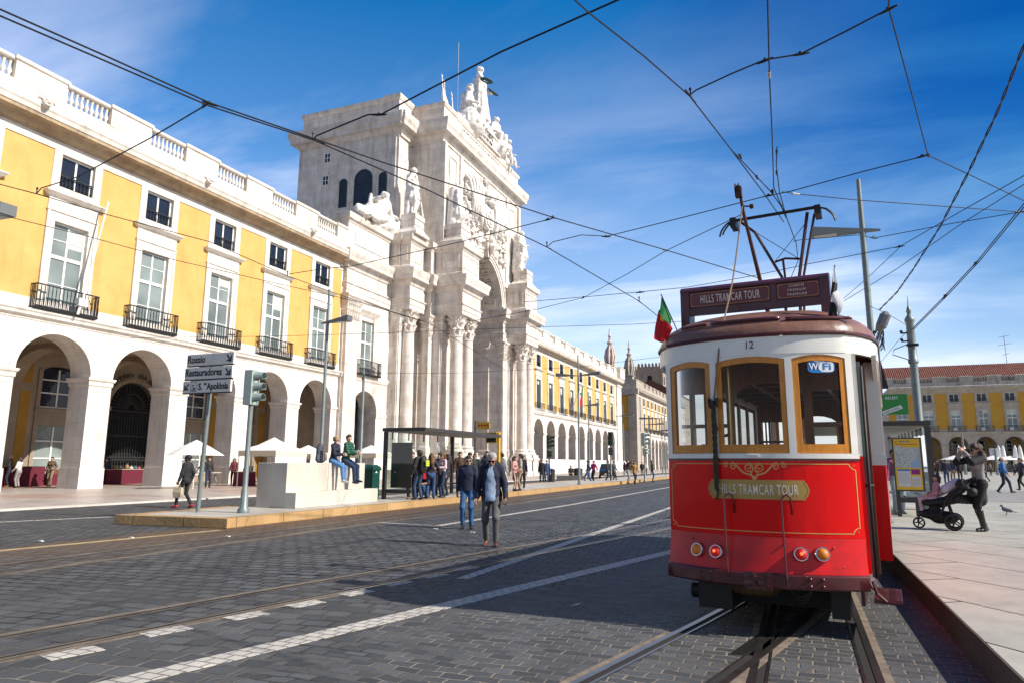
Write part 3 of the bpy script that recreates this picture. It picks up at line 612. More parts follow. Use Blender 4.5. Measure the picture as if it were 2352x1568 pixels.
def arcade(rt, s0, nb, bay, plast, wallm, det=2, Lext=(0, 0), paint=FRAMEW, panes=(PANE_G, PANE_B), corn=CORN, grime=None, r=1.94, depth=1.5, dep_b=16., lowp=(0, 0)):
    """nb bays starting at s0; det 2 = near, 1 = middle distance, 0 = far"""
    L0, L1 = s0, s0+nb*bay; sp, top = 5.86, 8.30
    na = 20 if det == 2 else 12
    # arcade storey
    b = MB()
    for i in range(nb):
        c = s0+bay*(i+.5)
        b.prism([(c-bay/2, sp), (c-r, sp)]+arcpts(c, sp, r, 180, 0, na)[1:-1]+[(c+r, sp), (c+bay/2, sp), (c+bay/2, top), (c-bay/2, top)], 'y', -depth, 0)
        # raised band round the arch
        o = r+.30
        ring = arcpts(c, sp, o, 180, 0, na)+arcpts(c, sp, r+.004, 0, 180, na); b.prism(ring, 'y', .001, .05)
    for i in range(nb+1):
        c = s0+bay*i; h = bay/2-r; x0, x1 = c-h, c+h
        if i == 0: x0 = c
        if i == nb: x1 = c
        ipost = MB(); ipost.box(x0, -depth, 0, x1, 0, sp)
        ipost.mould(x0+.002, -depth, x1-.002, .0, [(5.40, .0), (5.46, .05), (5.66, .06), (5.72, .12), (5.80, .15), (5.86, .15)])
        ipost.box(x0-.05, -depth-.04, .0, x1+.05, .05, 1.12)
        if det == 2 and i not in (0, nb):
            w = h-.22
            for a, q in ((c-w, c-w+.03), (c+w-.03, c+w)): ipost.box(a, .0, 1.3, q, .025, 5.2)
            ipost.box(c-w+.03, .0, 1.3, c+w-.03, .025, 1.33); ipost.box(c-w+.03, .0, 5.17, c+w-.03, .025, 5.2)
        ipost.build('pier', wallm, rt)
    b.build('arcade_wall', wallm, rt)
    a0, a1 = L0-Lext[0], L1+Lext[1]
    sc = MB().rings([[(x, -.3, 8.302), (x, .03, 8.302), (x, .06, 8.4), (x, .22, 8.5), (x, .25, 8.62), (x, .32, 8.7), (x, .34, 8.81), (x, -.3, 8.81)] for x in (a0, a1)])
    sc.box(a0, -.3, 8.812, a1, .03, 9.39); sc.build('string_course', wallm, rt)
    # plastered upper wall in strips between the windows
    y = MB(); W, wi = 1.36, .93
    for i in range(nb):
        tr = MB(); c = s0+bay*(i+.5)
        y.box(c-bay/2, -.5, 9.392, c-W, 0, 17.32); y.box(c+W, -.5, 9.392, c+bay/2, 0, 17.32)
        for sx in (-1, 1):
            xa, xb = sorted((c+sx*W, c+sx*wi)); tr.box(xa-.02 if sx < 0 else xa, -.5, 9.392, xb if sx < 0 else xb+.02, .07, 14.05); tr.box(xa, -.5, 15.052, xb, .05, 17.33)
            if det: tr.box(*( (xa-.02, .071, 9.392, xa+.14, .12, 14.04) if sx < 0 else (xb-.14, .071, 9.392, xb+.02, .12, 14.04) ))
        tr.box(c-wi, -.5, 13.57, c+wi, .068, 14.05); tr.mould(c-W, -.4, c+W, .07, [(14.052, .0), (14.08, .06), (14.16, .06), (14.18, .01), (14.78, .01)])
        tr.mould(c-W-.05, -.4, c+W+.05, .1, [(14.78, .0), (14.84, .1), (14.94, .2), (15.0, .26), (15.05, .26)])
        tr.box(c-wi, -.5, 15.052, c+wi, .045, 15.45); tr.box(c-wi, -.5, 17.21, c+wi, .048, 17.33); tr.build('window_surround', wallm, rt)
    y.build('plaster_wall', plast, rt)
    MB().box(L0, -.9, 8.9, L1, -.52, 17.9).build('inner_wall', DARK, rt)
    for i in range(nb):
        c = s0+bay*(i+.5)
        for key, zz, rows, spl, pm in (('low%s' % wallm.name, (8.95, 13.57), 2, 11.78, panes[0]), ('up%s' % wallm.name, (15.45, 17.21), 1, 0, panes[1])):
            fm, pmesh = win_mesh((key, plast.name, paint.name), wi*2, zz[0], zz[1], rows, spl, 0)
            f = link('window', fm, paint, rt); f.location = (c, 0, 0); rv = WR.random(); link('pane', pmesh, pm if rv < .6 or zz[0] > 12 else PANE_D, f)
            if det and zz[0] < 12 and rv > .25:
                k = 'blind%d' % int(rv*4)
                if k not in _cache: zb = (11.2, 12.4, 12.9, 12.4)[int(rv*4)]; _cache[k] = MB().box(-wi+.1, -.2045, zb, -.06 if rv < .7 else wi-.1, -.2005, 13.48).mesh('blind')
                link('blind', _cache[k], BLIND, f)
        k = ('bal', det, bay)
        if k not in _cache:
            q = MB(); 
            if det == 2: q.mould(-1.62, .0, 1.62, .40, [(8.83, 0.), (8.87, .06), (8.95, .08)])
            iron_rail(q, -1.66, 1.66, .46, 8.96, 10.1, .2 if det == 2 else .3, det == 2, .44); _cache[k] = q.mesh('balcony')
            q2 = MB(); iron_rail(q2, -wi, wi, -.08, 15.46, 16.14, .2 if det == 2 else .3, det == 2); _cache[k, 1] = q2.mesh('window_railing')
        for nm, kk in (('balcony', k), ('window_railing', (k, 1))): 
            o = link(nm, _cache[kk], IRON, rt); o.location = (c, 0, 0)
    # frieze, cornice, blocking course, balustrade
    MB().box(a0, -.5, 17.322, a1, .05, 17.78).build('frieze', wallm, rt)
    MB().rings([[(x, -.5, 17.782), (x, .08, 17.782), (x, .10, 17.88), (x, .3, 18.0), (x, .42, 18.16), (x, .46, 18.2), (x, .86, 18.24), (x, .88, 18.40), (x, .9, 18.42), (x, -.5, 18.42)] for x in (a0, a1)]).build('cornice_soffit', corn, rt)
    c2 = MB().rings([[(x, -.5, 18.422), (x, .92, 18.422), (x, .98, 18.62), (x, 1.04, 18.72), (x, 1.05, 18.82), (x, .3, 19.0), (x, .3, 19.78), (x, -.5, 19.78)] for x in (a0, a1)]); c2.build('cornice', grime or wallm, rt)
    gb = grime or wallm; h = 1.3
    for i in range(nb):
        c = s0+bay*(i+.5)
        b2 = MB(); b2.box(c-h, -.14, 19.782, c+h, .26, 19.86); b2.mould(c-h, -.12, c+h, .24, [(20.78, 0), (20.84, .06), (20.98, .06)])
        for j in range(9 if det else 7):
            x = c-h+2*h*(j+.5)/(9 if det else 7)
            baluster(b2, x, .06, 19.86, 20.78, .125, 8 if det == 2 else 6)
        b2.build('balustrade', gb, rt, smooth=40)
    for i in range(nb+1):
        c = s0+bay*i; x0, x1 = c-bay/2+h, c+bay/2-h
        if i == 0: x0 = a0
        if i == nb: x1 = a1
        pb = MB(); pb.box(x0+.002, -.2, 19.782, x1-.002, .32, 20.82); pb.mould(x0+.002, -.2, x1-.002, .32, [(20.821, .0), (20.87, .09), (21.02, .1), (21.1, .0)])
        if det == 2: pb.box(x0+.22, .32, 19.98, x1-.22, .335, 20.66)
        pb.build('parapet_pedestal', gb, rt)
    if Lext[0]: MB().box(a0, -.5, 0, L0, -.002, 17.32).build('end_pier', wallm, rt)
    if Lext[1]: MB().box(L1, -.5, 0, a1, -.002, 17.32).build('end_pier', wallm, rt)
    # body behind: flat roof, back and side walls
    q = MB(); q.box(a0, -dep_b, 17.9, a1, -.95, 18.6); q.box(a0+.01, -dep_b+.01, 0, a1-.01, -7.45, 17.9); q.box(a0, -7.45, 8.31, a0+.4, -.91, 17.9); q.box(a1-.4, -7.45, 8.31, a1, -.91, 17.9)
    q.build('body', STONE_D, rt)
    return a0, a1
def walk(rt, s0, nb, bay, ochre, gate=(), det=2, r=1.94):
    """covered walk behind the arches: back wall at y=-7, vault ribs, windows and doors"""
    yb = -7.0; L0, L1 = s0, s0+nb*bay
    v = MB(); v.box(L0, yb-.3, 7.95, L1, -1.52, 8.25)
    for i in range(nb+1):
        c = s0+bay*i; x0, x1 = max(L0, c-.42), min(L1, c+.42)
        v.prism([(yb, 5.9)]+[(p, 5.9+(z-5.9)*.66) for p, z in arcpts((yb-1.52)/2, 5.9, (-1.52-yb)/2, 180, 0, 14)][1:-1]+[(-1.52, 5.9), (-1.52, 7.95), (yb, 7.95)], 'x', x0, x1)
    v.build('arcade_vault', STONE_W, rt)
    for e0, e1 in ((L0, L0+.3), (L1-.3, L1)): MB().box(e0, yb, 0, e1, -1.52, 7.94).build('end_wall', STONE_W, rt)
    wl = MB()
    for i in range(nb):
        c = s0+bay*(i+.5)
        if i in gate:
            ra = 1.75
            wl.prism([(c-bay/2, 0), (c-ra, 0), (c-ra, 5.0)]+arcpts(c, 5.0, ra, 180, 0, 14)[1:-1]+[(c+ra, 5.0), (c+ra, 0), (c+bay/2, 0), (c+bay/2, 7.95), (c-bay/2, 7.95)], 'y', yb-.4, yb)
            wl.prism(arcpts(c, 5.0, ra+.28, 180, 0, 14)+arcpts(c, 5.0, ra+.002, 0, 180, 14), 'y', yb+.001, yb+.08)
            for sx in (-1, 1): wl.mould(min(c+sx*ra, c+sx*(ra+.28)), yb, max(c+sx*ra, c+sx*(ra+.28)), yb+.1, [(0, 0), (4.7, 0), (4.75, .06), (4.98, .08)])
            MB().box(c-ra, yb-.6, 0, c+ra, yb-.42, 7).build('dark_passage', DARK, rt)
            gt = MB()
            for j in range(17):
                x = c-ra+.1+(2*ra-.2)*j/16; gt.tube([(x, yb-.1, .05), (x, yb-.1, 4.7)], .03, 6)
            for zz in (.12, 1.5, 1.7, 3.1, 4.75): gt.box(c-ra+.02, yb-.14, zz, c+ra-.02, yb-.06, zz+.08)
            for j in range(19):
                a = R(180*j/18); gt.tube([(c+.25*math.cos(a), yb-.1, 5.0+.25*math.sin(a)), (c+(ra-.06)*math.cos(a), yb-.1, 5.0+(ra-.06)*math.sin(a))], .035, 5)
            for rr in (.3, 1.0, 1.66): gt.tube([(c+rr*math.cos(R(a)), yb-.1, 5.0+rr*math.sin(R(a))) for a in range(0, 181, 12)], .045, 5)
            for j in range(16):
                for zz in (1.6, 2.4, 3.3, 4.3): gt.tube([(c-ra+.21+(2*ra-.2)*j/16+.07*math.cos(R(a)), yb-.1, zz+.1*math.sin(R(a))) for a in range(0, 361, 60)], .014, 4)
            gt.build('iron_gate', IRON, rt)
        else:
            wl.box(c-bay/2, yb-.3, 0, c-1.12, yb, 7.95); wl.box(c+1.12, yb-.3, 0, c+bay/2, yb, 7.95)
            wl.box(c-1.12, yb-.3, 3.55, c+1.12, yb, 4.62); wl.box(c-1.12, yb-.3, 0, c+1.12, yb, .5)
            wl.prism([(c-1.12, 6.7)]+[(c+1.12*math.cos(R(a)), 6.7+.45*math.sin(R(a))) for a in range(180, -1, -20)][1:-1]+[(c+1.12, 6.7), (c+1.12, 7.95), (c-1.12, 7.95)], 'y', yb-.3, yb)
            wl.box(c-1.4, yb, 4.35, c+1.4, yb+.18, 4.55)
            for sx in (-1, 1): wl.box(c+sx*1.24-.11, yb, .5, c+sx*1.24+.11, yb+.09, 6.9)
            for (z0, z1) in ((.5, 3.5), (4.62, 6.95)):
                f = MB()
                for a, bb in ((-1.1, -1.0), (-.05, .05), (1.0, 1.1)): f.box(c+a, yb-.2, z0, c+bb, yb-.1, z1-(.0 if abs(a) < .1 else .0))
                for zz in (z0, z0+(z1-z0)*.36, z0+(z1-z0)*.70): 
                    for a, bb in ((-1.0, -.05), (.05, 1.0)): f.box(c+a, yb-.198, zz, c+bb, yb-.102, zz+.08)
                fo = f.build('arcade_window', FRAMEW, rt); MB().box(c-1.09, yb-.17, z0, c+1.09, yb-.15, z1+.2).build('pane', PANE_B if z0 > 3 or det == 1 else PANE_G, fo)
        for sx in (-1, 1):
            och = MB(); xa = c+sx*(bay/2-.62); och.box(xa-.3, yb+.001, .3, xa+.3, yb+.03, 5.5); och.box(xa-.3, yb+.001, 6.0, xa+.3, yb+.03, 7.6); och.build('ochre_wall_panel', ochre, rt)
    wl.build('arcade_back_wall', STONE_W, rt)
    return yb
# ---- the long yellow building on the left: runs from the arch back past the camera's left edge
XF = -34.7
left = root('arcaded_building', 'long yellow building with white arcade filling the left side, left of the arch', 'building', (XF, 47.05, 0), R(-90), local=True)
arcade(left, 0, 7, 5.2, YEL, STONE, 2, (.15, 0), grime=STONE, dep_b=8.6)
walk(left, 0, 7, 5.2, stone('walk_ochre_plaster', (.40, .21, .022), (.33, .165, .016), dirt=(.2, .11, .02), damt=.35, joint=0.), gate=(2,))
def maskhead(x, z, m, parent):
    b = MB(); b.ball((x, 1.14, z), (.24, .2, .28), 10, 8); b.ball((x, 1.30, z-.02), (.1, .12, .1)); b.ball((x, 1.26, z-.16), (.15, .08, .06))
    for sx in (-1, 1): b.ball((x+sx*.1, 1.3, z+.08), (.06, .06, .05)); b.tube([(x+sx*.16, 1.1, z+.1), (x+sx*.36, 1.14, z+.16), (x+sx*.42, 1.12, z+.02)], [.1, .09, .03], 6)
    for k in range(7): b.tube([(x-.24+.08*k, 1.06, z+.18), (x-.30+.1*k, 1.16, z+.34+.05*math.sin(k*2))], [.07, .03], 5)
    b.build('lion_mask', m, parent, smooth=True)
for s in (47.05-41.7, 47.05-31.3, 47.05-20.9): maskhead(s, 18.95, STONE, left)
_gc = 5.2*2.5
for _k, _w in ((0, 'MINISTERIO'), (1, 'DA JUSTIÇA')): text('wall_lettering', _w, .36, IRON, left, None, warp=lambda v: (_gc-(2.12+v.y)*math.sin((v.x-1.55+3.1*_k)/2.2), -6.91+v.z, 5.0+(2.12+v.y)*math.cos((v.x-1.55+3.1*_k)/2.2)), fit=2.7, ext=.02, world=False)
# white surveillance pole across the nearest window of the left building
b = MB(); b.tube([(47.05-24.3, .55, 9.6), (47.05-25.0, .75, 15.3)], .045, 6); b.tube([(47.05-24.1, .6, 8.9), (47.05-24.25, .62, 9.75)], .07, 6); b.box(47.05-24.5, .5, 9.35, 47.05-24.0, .75, 9.75); b.build('flagstaff', FRAMEW, left)
# ---- the matching building right of the arch
BR = 5.39
right = root('arcaded_building', 'pale yellow arcaded building receding right of the arch, with white hoarding at its foot', 'building', (XF, 92.4+9*BR, 0), R(-90), local=True)
arcade(right, 0, 9, BR, YEL, STONE, 1, (4.9, 0), paint=FRAMED, panes=(PANE_G, PANE_B), corn=STONE_D, r=2.0, dep_b=20)
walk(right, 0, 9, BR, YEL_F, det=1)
b = MB(); b.box(-4.9, 0, 0, -1.2, .25, 17.3); b.mould(-4.9, -.1, -1.2, .25, [(17.3, 0), (17.4, .15), (17.6, .2), (17.78, .2)]); b.mould(-4.95, -.5, -1.1, 1.0, [(19.0, 0), (19.2, .1), (21.0, .1), (21.2, .25), (21.3, .25)])
for k in range(12): b.box(-4.92, .25, .4+k*1.4, -1.18, .27, 1.7+k*1.4)
b.build('corner_pavilion', STONE, right)
hd_ = root('hoarding', 'low white construction hoarding along the foot of the right arcade', 'hoarding', (XF+1.5, 118, 0))
b = MB(); b.box(XF+1.3, 92.5, 0, XF+1.5, 146, 2.1)
for k in range(22): b.box(XF+1.5, 92.6+k*2.45, .05, XF+1.53, 92.68+k*2.45, 2.08)
b.build('panels', mat('white_hoarding_paint', (.72, .71, .69), .6, var=.1), hd_)
def turret(b, x, y, z):
    b.mould(x-.9, y-.9, x+.9, y+.9, [(z, 0), (z+1.2, 0), (z+1.3, .2), (z+1.5, .2), (z+1.6, -.1)])
    b.lathe([(.75, z+1.6), (.6, z+2.0), (.95, z+3.0), (1.0, z+4.0), (.75, z+5.2), (.4, z+6.0), (.6, z+6.3), (.65, z+6.6), (.3, z+6.9), (.22, z+7.6), (.42, z+7.9), (.2, z+8.2), (.12, z+9.4), (.02, z+9.7)], (x, y, 0), 12)
    for k in range(8): 
        a = k*math.pi/4; b.tube([(x+.85*math.cos(a), y+.85*math.sin(a), z+1.7), (x+1.12*math.cos(a), y+1.12*math.sin(a), z+3.4), (x+.85*math.cos(a), y+.85*math.sin(a), z+5.0), (x+.4*math.cos(a), y+.4*math.sin(a), z+6.0)], [.2, .22, .18, .06], 5)
b = MB(); turret(b, -3.1, -1.6, 20.4); b.build('stone_finial', stone('brown_veined_stone', (.66, .55, .48), (.42, .28, .22), damt=.6, joint=0), right, smooth=40)
# ---- second block past the side street
B2 = 5.0
blk = root('arcaded_building', 'weathered yellow corner block across the side street, below the cathedral towers', 'building', (XF, 168+7*B2, 0), R(-90), local=True)
arcade(blk, 0, 7, B2, YEL, STONE, 0, (3, 7.2), corn=STONE_D, grime=STONE_D, dep_b=30, paint=FRAMED)
walk(blk, 0, 7, B2, YEL_F, det=1)
L1 = 7*B2
b = MB(); b.box(L1, 0, 0, L1+3.2, .35, 17.3); b.box(L1+4.2, 0, 0, L1+7.2, .35, 17.3); b.box(L1+7.202, -1.6, 0, L1+7.6, .35, 17.3); b.box(L1+7.202, -30, 17.4, L1+8.4, .9, 18.8); b.box(L1+7.202, -30, 18.802, L1+7.5, .4, 21)
b.box(L1+7.202, -30, 0, L1+7.35, -9, 17.3); b.prism([(-9, 0), (-7.6, 0), (-7.6, 5.4)]+arcpts(-5.5, 5.4, 2.1, 180, 0, 12)[1:-1]+[(-3.4, 5.4), (-3.4, 0), (-1.6, 0), (-1.6, 17.3), (-9, 17.3)], 'x', L1+7.203, L1+7.36)
b.build('corner_pavilion', STONE_D, blk)
b = MB().box(L1+7.362, -8.6, 9.2, L1+7.40, -1.7, 17.2); b.build('ochre_side_wall', YEL_F, blk)
for z0, z1 in ((9.3, 13.5), (14.6, 17.0)):
    f = MB(); f.box(L1+7.403, -8.0, z0, L1+7.46, -6.2, z1); fo = f.build('side_window', STONE_D, blk); MB().box(L1+7.461, -7.75, z0+.2, L1+7.48, -6.45, z1-.2).build('pane', PANE_B, fo)
b = MB(); turret(b, L1+5.6, -1.6, 20.6); b.build('stone_finial', STONE_D, blk, smooth=40)
TILE = None
def tiles():
    m, nt, b = newmat('red_clay_tiles'); p = pos(nt)
    wv = N(nt, 'ShaderNodeTexWave', wave_type='BANDS', bands_direction='X'); wv.inputs['Scale'].default_value = .75; wv.inputs['Distortion'].default_value = .4; nt.links.new(p, wv.inputs[0])
    c = ramp(nt, noise(nt, p, 1.6, 6, .7), [(.25, (.085, .02, .012)), (.5, (.185, .05, .028)), (.75, (.29, .12, .07))]).outputs[0]
    c = mixc(nt, .75, c, ramp(nt, wv.outputs[0], [(.1, (.35,)*3), (.6, (1,)*3)]).outputs[0], 'MULTIPLY')
    nt.links.new(c, b.inputs['Base Color']); b.inputs['Roughness'].default_value = .85; bump(nt, b, wv.outputs[0], .12); return m
TILE = tiles()
b = MB().prism([(-10, 21.2), (-3, 21.2), (-6.5, 24.5)], 'x', 2, L1+3); b.build('tiled_roof', TILE, blk)
# ---- cathedral, and houses on the hill behind
def tower(name, label, xc, yc, w, h, m):
    rt = root(name, label, 'tower', (xc, yc, 0)); b = MB(); b.box(xc-w/2, yc-w/2, 0, xc+w/2, yc+w/2, h)
    n = 7
    for i in range(n):
        t = -w/2+w*(i+.15)/n
        for (x0, y0, x1, y1) in ((xc+t, yc-w/2-.2, xc+t+w/n*.6, yc-w/2+.5), (xc+t, yc+w/2-.5, xc+t+w/n*.6, yc+w/2+.2), (xc+w/2-.5, yc+t, xc+w/2+.21, yc+t+w/n*.6)): b.prism([(x0, y0), (x1, y0), (x1, y1), (x0, y1)], 'z', h, h+1.3); b.add([((x0+x1)/2, (y0+y1)/2, h+2.0), (x0, y0, h+1.3), (x1, y0, h+1.3), (x1, y1, h+1.3), (x0, y1, h+1.3)], [(0, 1, 2), (0, 2, 3), (0, 3, 4), (0, 4, 1)])
    for t in (-.5, .5): b.box(xc+t*w-.5, yc-w/2-.5, 0, xc+t*w+.5, yc-w/2+.4, h-1)
    b.build('tower_body', m, rt)
    q = MB(); q.prism([(xc-1.1, h-8), (xc+1.1, h-8)]+arcpts(xc, h-5.2, 1.1, 0, 180, 8), 'y', yc-w/2-.06, yc-w/2-.02); q.build('belfry_opening', DARK, rt); q = MB(); q.prism([(yc-1.1, h-8), (yc+1.1, h-8)]+arcpts(yc, h-5.2, 1.1, 0, 180, 8), 'x', xc+w/2+.02, xc+w/2+.06); q.build('belfry_opening', DARK, rt)
CATH = stone('old_brown_church_stone', (.42, .33, .25), (.26, .19, .14), damt=.6, bw=1.2, bh=.6)
pA = AY(1493, 845, 330); pB = AY(1441, 852, 340)
tower('cathedral_tower', 'brown crenellated church tower with arched belfry, nearer the tram', AY(1497, 850, 330).x, 330, 11.5, pA.z, CATH)
tower('cathedral_tower', 'pale crenellated church tower half hidden behind the stone finial', pB.x, 345, 10, pB.z+.8, STONE)
def house(name, label, x0, x1, y0, y1, h, m, nw, roofm, rh=3.5, cat='house'):
    rt = root(name, label, cat, ((x0+x1)/2, (y0+y1)/2, 0)); MB().box(x0, y0, 0, x1, y1, h).build('wall', m, rt)
    MB().prism([(x0-.4, h), (x1+.4, h), ((x0+x1)/2, h+rh)], 'y', y0-.4, y1+.4).build('roof', roofm, rt)
    for k in range(nw[0]):
        for j in range(nw[1]):
            yy = y0+(y1-y0)*(j+.5)/nw[1]; zz = 1.2+(h-1)/nw[0]*k+.6
            f = MB().box(x1, yy-.8, zz, x1+.08, yy+.8, zz+2.2).build('window', FRAMEW, rt); MB().box(x1+.081, yy-.62, zz+.15, x1+.1, yy+.62, zz+2.05).build('pane', PANE_B, f)
    return rt
house('town_house', 'white town house with rows of small windows past the weathered corner block', -52, -35.2, 208, 240, 20, STONE, (4, 6), TILE)
house('town_house', 'far red roofed house just left of the tram, beyond the white town house', -58, -37, 246, 280, 25, STONE_D, (5, 6), TILE, 6)
# ---- far wing on the right, seen square on past the tram
FY = 180.
far = root('arcaded_building', 'ochre wing with red tiled roof far across the square, right of the tram', 'building', (61, FY, 0), R(180), local=True)
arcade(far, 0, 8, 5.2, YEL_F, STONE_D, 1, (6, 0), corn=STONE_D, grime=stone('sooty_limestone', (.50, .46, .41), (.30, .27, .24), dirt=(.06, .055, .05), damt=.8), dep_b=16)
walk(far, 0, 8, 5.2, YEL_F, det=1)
b = MB().prism([(-14, 20.6), (-.9, 20.6), (-7, 24.4)], 'x', 9.2, 41.6); b.build('tiled_roof', TILE, far)
b = MB().prism([(-14.5, 20.6), (-.7, 20.6), (-7.2, 26.2)], 'x', 8.0, 9.15); b.build('gable_wall', STONE_D, far)
b = MB().prism([(-14, 20.6), (-.9, 20.6), (-7, 24.9)], 'x', -5, 7.95); b.build('tiled_roof', TILE, far)
for i in range(1, 8):
    c = 5.2*(i+.5); q = MB(); q.box(c-.05, .05, 9.05, c+.75, .35, 9.75); q.disc((c+.25, .35, 9.4), (0, 1, 0), [(.27, 0), (.27, .02), (.22, .03)]); q.build('air_conditioner', FRAMEW, far)
ant = root('roof_antenna', 'thin television antenna standing on the far red tiled roof', 'antenna', (AY(2313, 835, 186).x, 186, 25)); P0 = AY(2313, 835, 186)
b = MB(); b.tube([(P0.x, 186, 24), (P0.x, 186, P0.z+6.4)], .06, 5)
for dz, l in ((6.2, 1.0), (4.4, 1.3), (2.2, .6)): b.tube([(P0.x-l, 186, P0.z+dz-.2), (P0.x+l, 186, P0.z+dz+.2)], .045, 5)
b.build('mast', mat('galvanised', (.28, .29, .30), .4, .7), ant)
# ------------------------------------------------------------------ triumphal arch
AC = 68.6
arch = root('triumphal_arch', 'monumental white stone triumphal arch with columns, relief and inscription in the centre', 'arch', (-36, AC, 0))
ENT = [(15.36, 0), (15.75, 0), (15.77, .05), (16.25, .05), (16.3, .14), (16.42, .14), (16.44, 0), (17.55, 0), (17.6, .08), (17.85, .2), (18.1, .26), (18.14, .62), (18.45, .64), (18.6, .70), (18.85, .78), (19.08, .78), (19.1, .1)]
ATT = [(19.1, .12), (19.5, .12), (19.62, .0), (21.7, 0), (21.74, .06), (21.95, .14), (22.0, .3), (22.3, .36), (22.5, .36), (22.52, .02)]
def capital(b, x, y, z0, z1, r):
    n, H = 40, z1-z0; rs = []
    for t, k, am in ((0, 1.0, 0), (.04, 1.12, 0), (.08, 1.02, 0), (.12, 1.05, .10), (.26, 1.12, .16), (.36, 1.32, .22), (.40, 1.16, .10), (.46, 1.1, .12), (.58, 1.2, .2), (.68, 1.46, .24), (.73, 1.24, .1), (.82, 1.3, .16), (.90, 1.62, .22)):
        rs.append([(x+r*k*(1+am*math.cos(8*a+(math.pi if t > .43 else 0)))*math.cos(a), y+r*k*(1+am*math.cos(8*a+(math.pi if t > .43 else 0)))*math.sin(a), z0+H*t) for a in [2*math.pi*i/n for i in range(n)]])
    b.rings(rs)
    for sx in (-1, 1):
        for sy in (-1, 1): b.tube([(x+sx*r*.9, y+sy*r*.9, z0+H*.62), (x+sx*r*1.2, y+sy*r*1.2, z0+H*.86), (x+sx*r*1.32, y+sy*r*1.32, z0+H*.80), (x+sx*r*1.22, y+sy*r*1.22, z0+H*.72)], [r*.1, r*.16, r*.14, r*.06], 6)
    b.mould(x-r*1.25, y-r*1.25, x+r*1.25, y+r*1.25, [(z0+H*.9, -.05), (z0+H*.93, 0), (z0+H*.97, .06), (z1, .06)])
def column(x, y, r=.6):
    b = MB(); b.mould(x-r*1.5, y-r*1.5, x+r*1.5, y+r*1.5, [(0, .15), (.5, .15), (.6, .02), (1.75, .02), (1.85, .12), (2.1, .14), (2.12, 0), (2.45, 0)])
    b.lathe([(r*1.42, 2.45), (r*1.5, 2.56), (r*1.42, 2.7), (r*1.2, 2.74), (r*1.18, 2.84), (r*1.3, 2.9), (r*1.26, 3.0), (r*1.04, 3.05), (r, 3.2), (r, 7), (r*.96, 10), (r*.88, 13.25)], (x, y, 0), 28)
    c = b.build('column', STONE_A, arch, smooth=35); q = MB(); capital(q, x, y, 13.25, 15.358, r*.88); q.build('capital', STONE_A, c)
def pilaster(x0, y0, x1, y1, face='x'):
    b = MB(); b.mould(x0, y0, x1, y1, [(0, .12), (2.1, .12), (2.12, .05), (2.45, .08), (2.9, .06), (3.05, 0), (13.25, 0)])
    c = b.build('pilaster', STONE_A, arch); q = MB(); q.mould(x0, y0, x1, y1, [(13.252, 0), (13.4, .1), (13.45, .02), (13.9, .1), (14.05, .2), (14.1, .08), (14.6, .16), (14.75, .28), (14.8, .12), (15.15, .28), (15.17, .34), (15.357, .34)])
    n = max(2, round((y1-y0)/.3))
    for k in range(n):
        yy = y0+(y1-y0)*(k+.5)/n
        for zz, e in ((13.5, .12), (14.15, .22), (14.75, .3)): q.tube([(x1+.02, yy, zz), (x1+e, yy, zz+.42), (x1+e+.1, yy, zz+.36)], [.13, .1, .04], 5)
    q.build('capital', STONE_A, c)
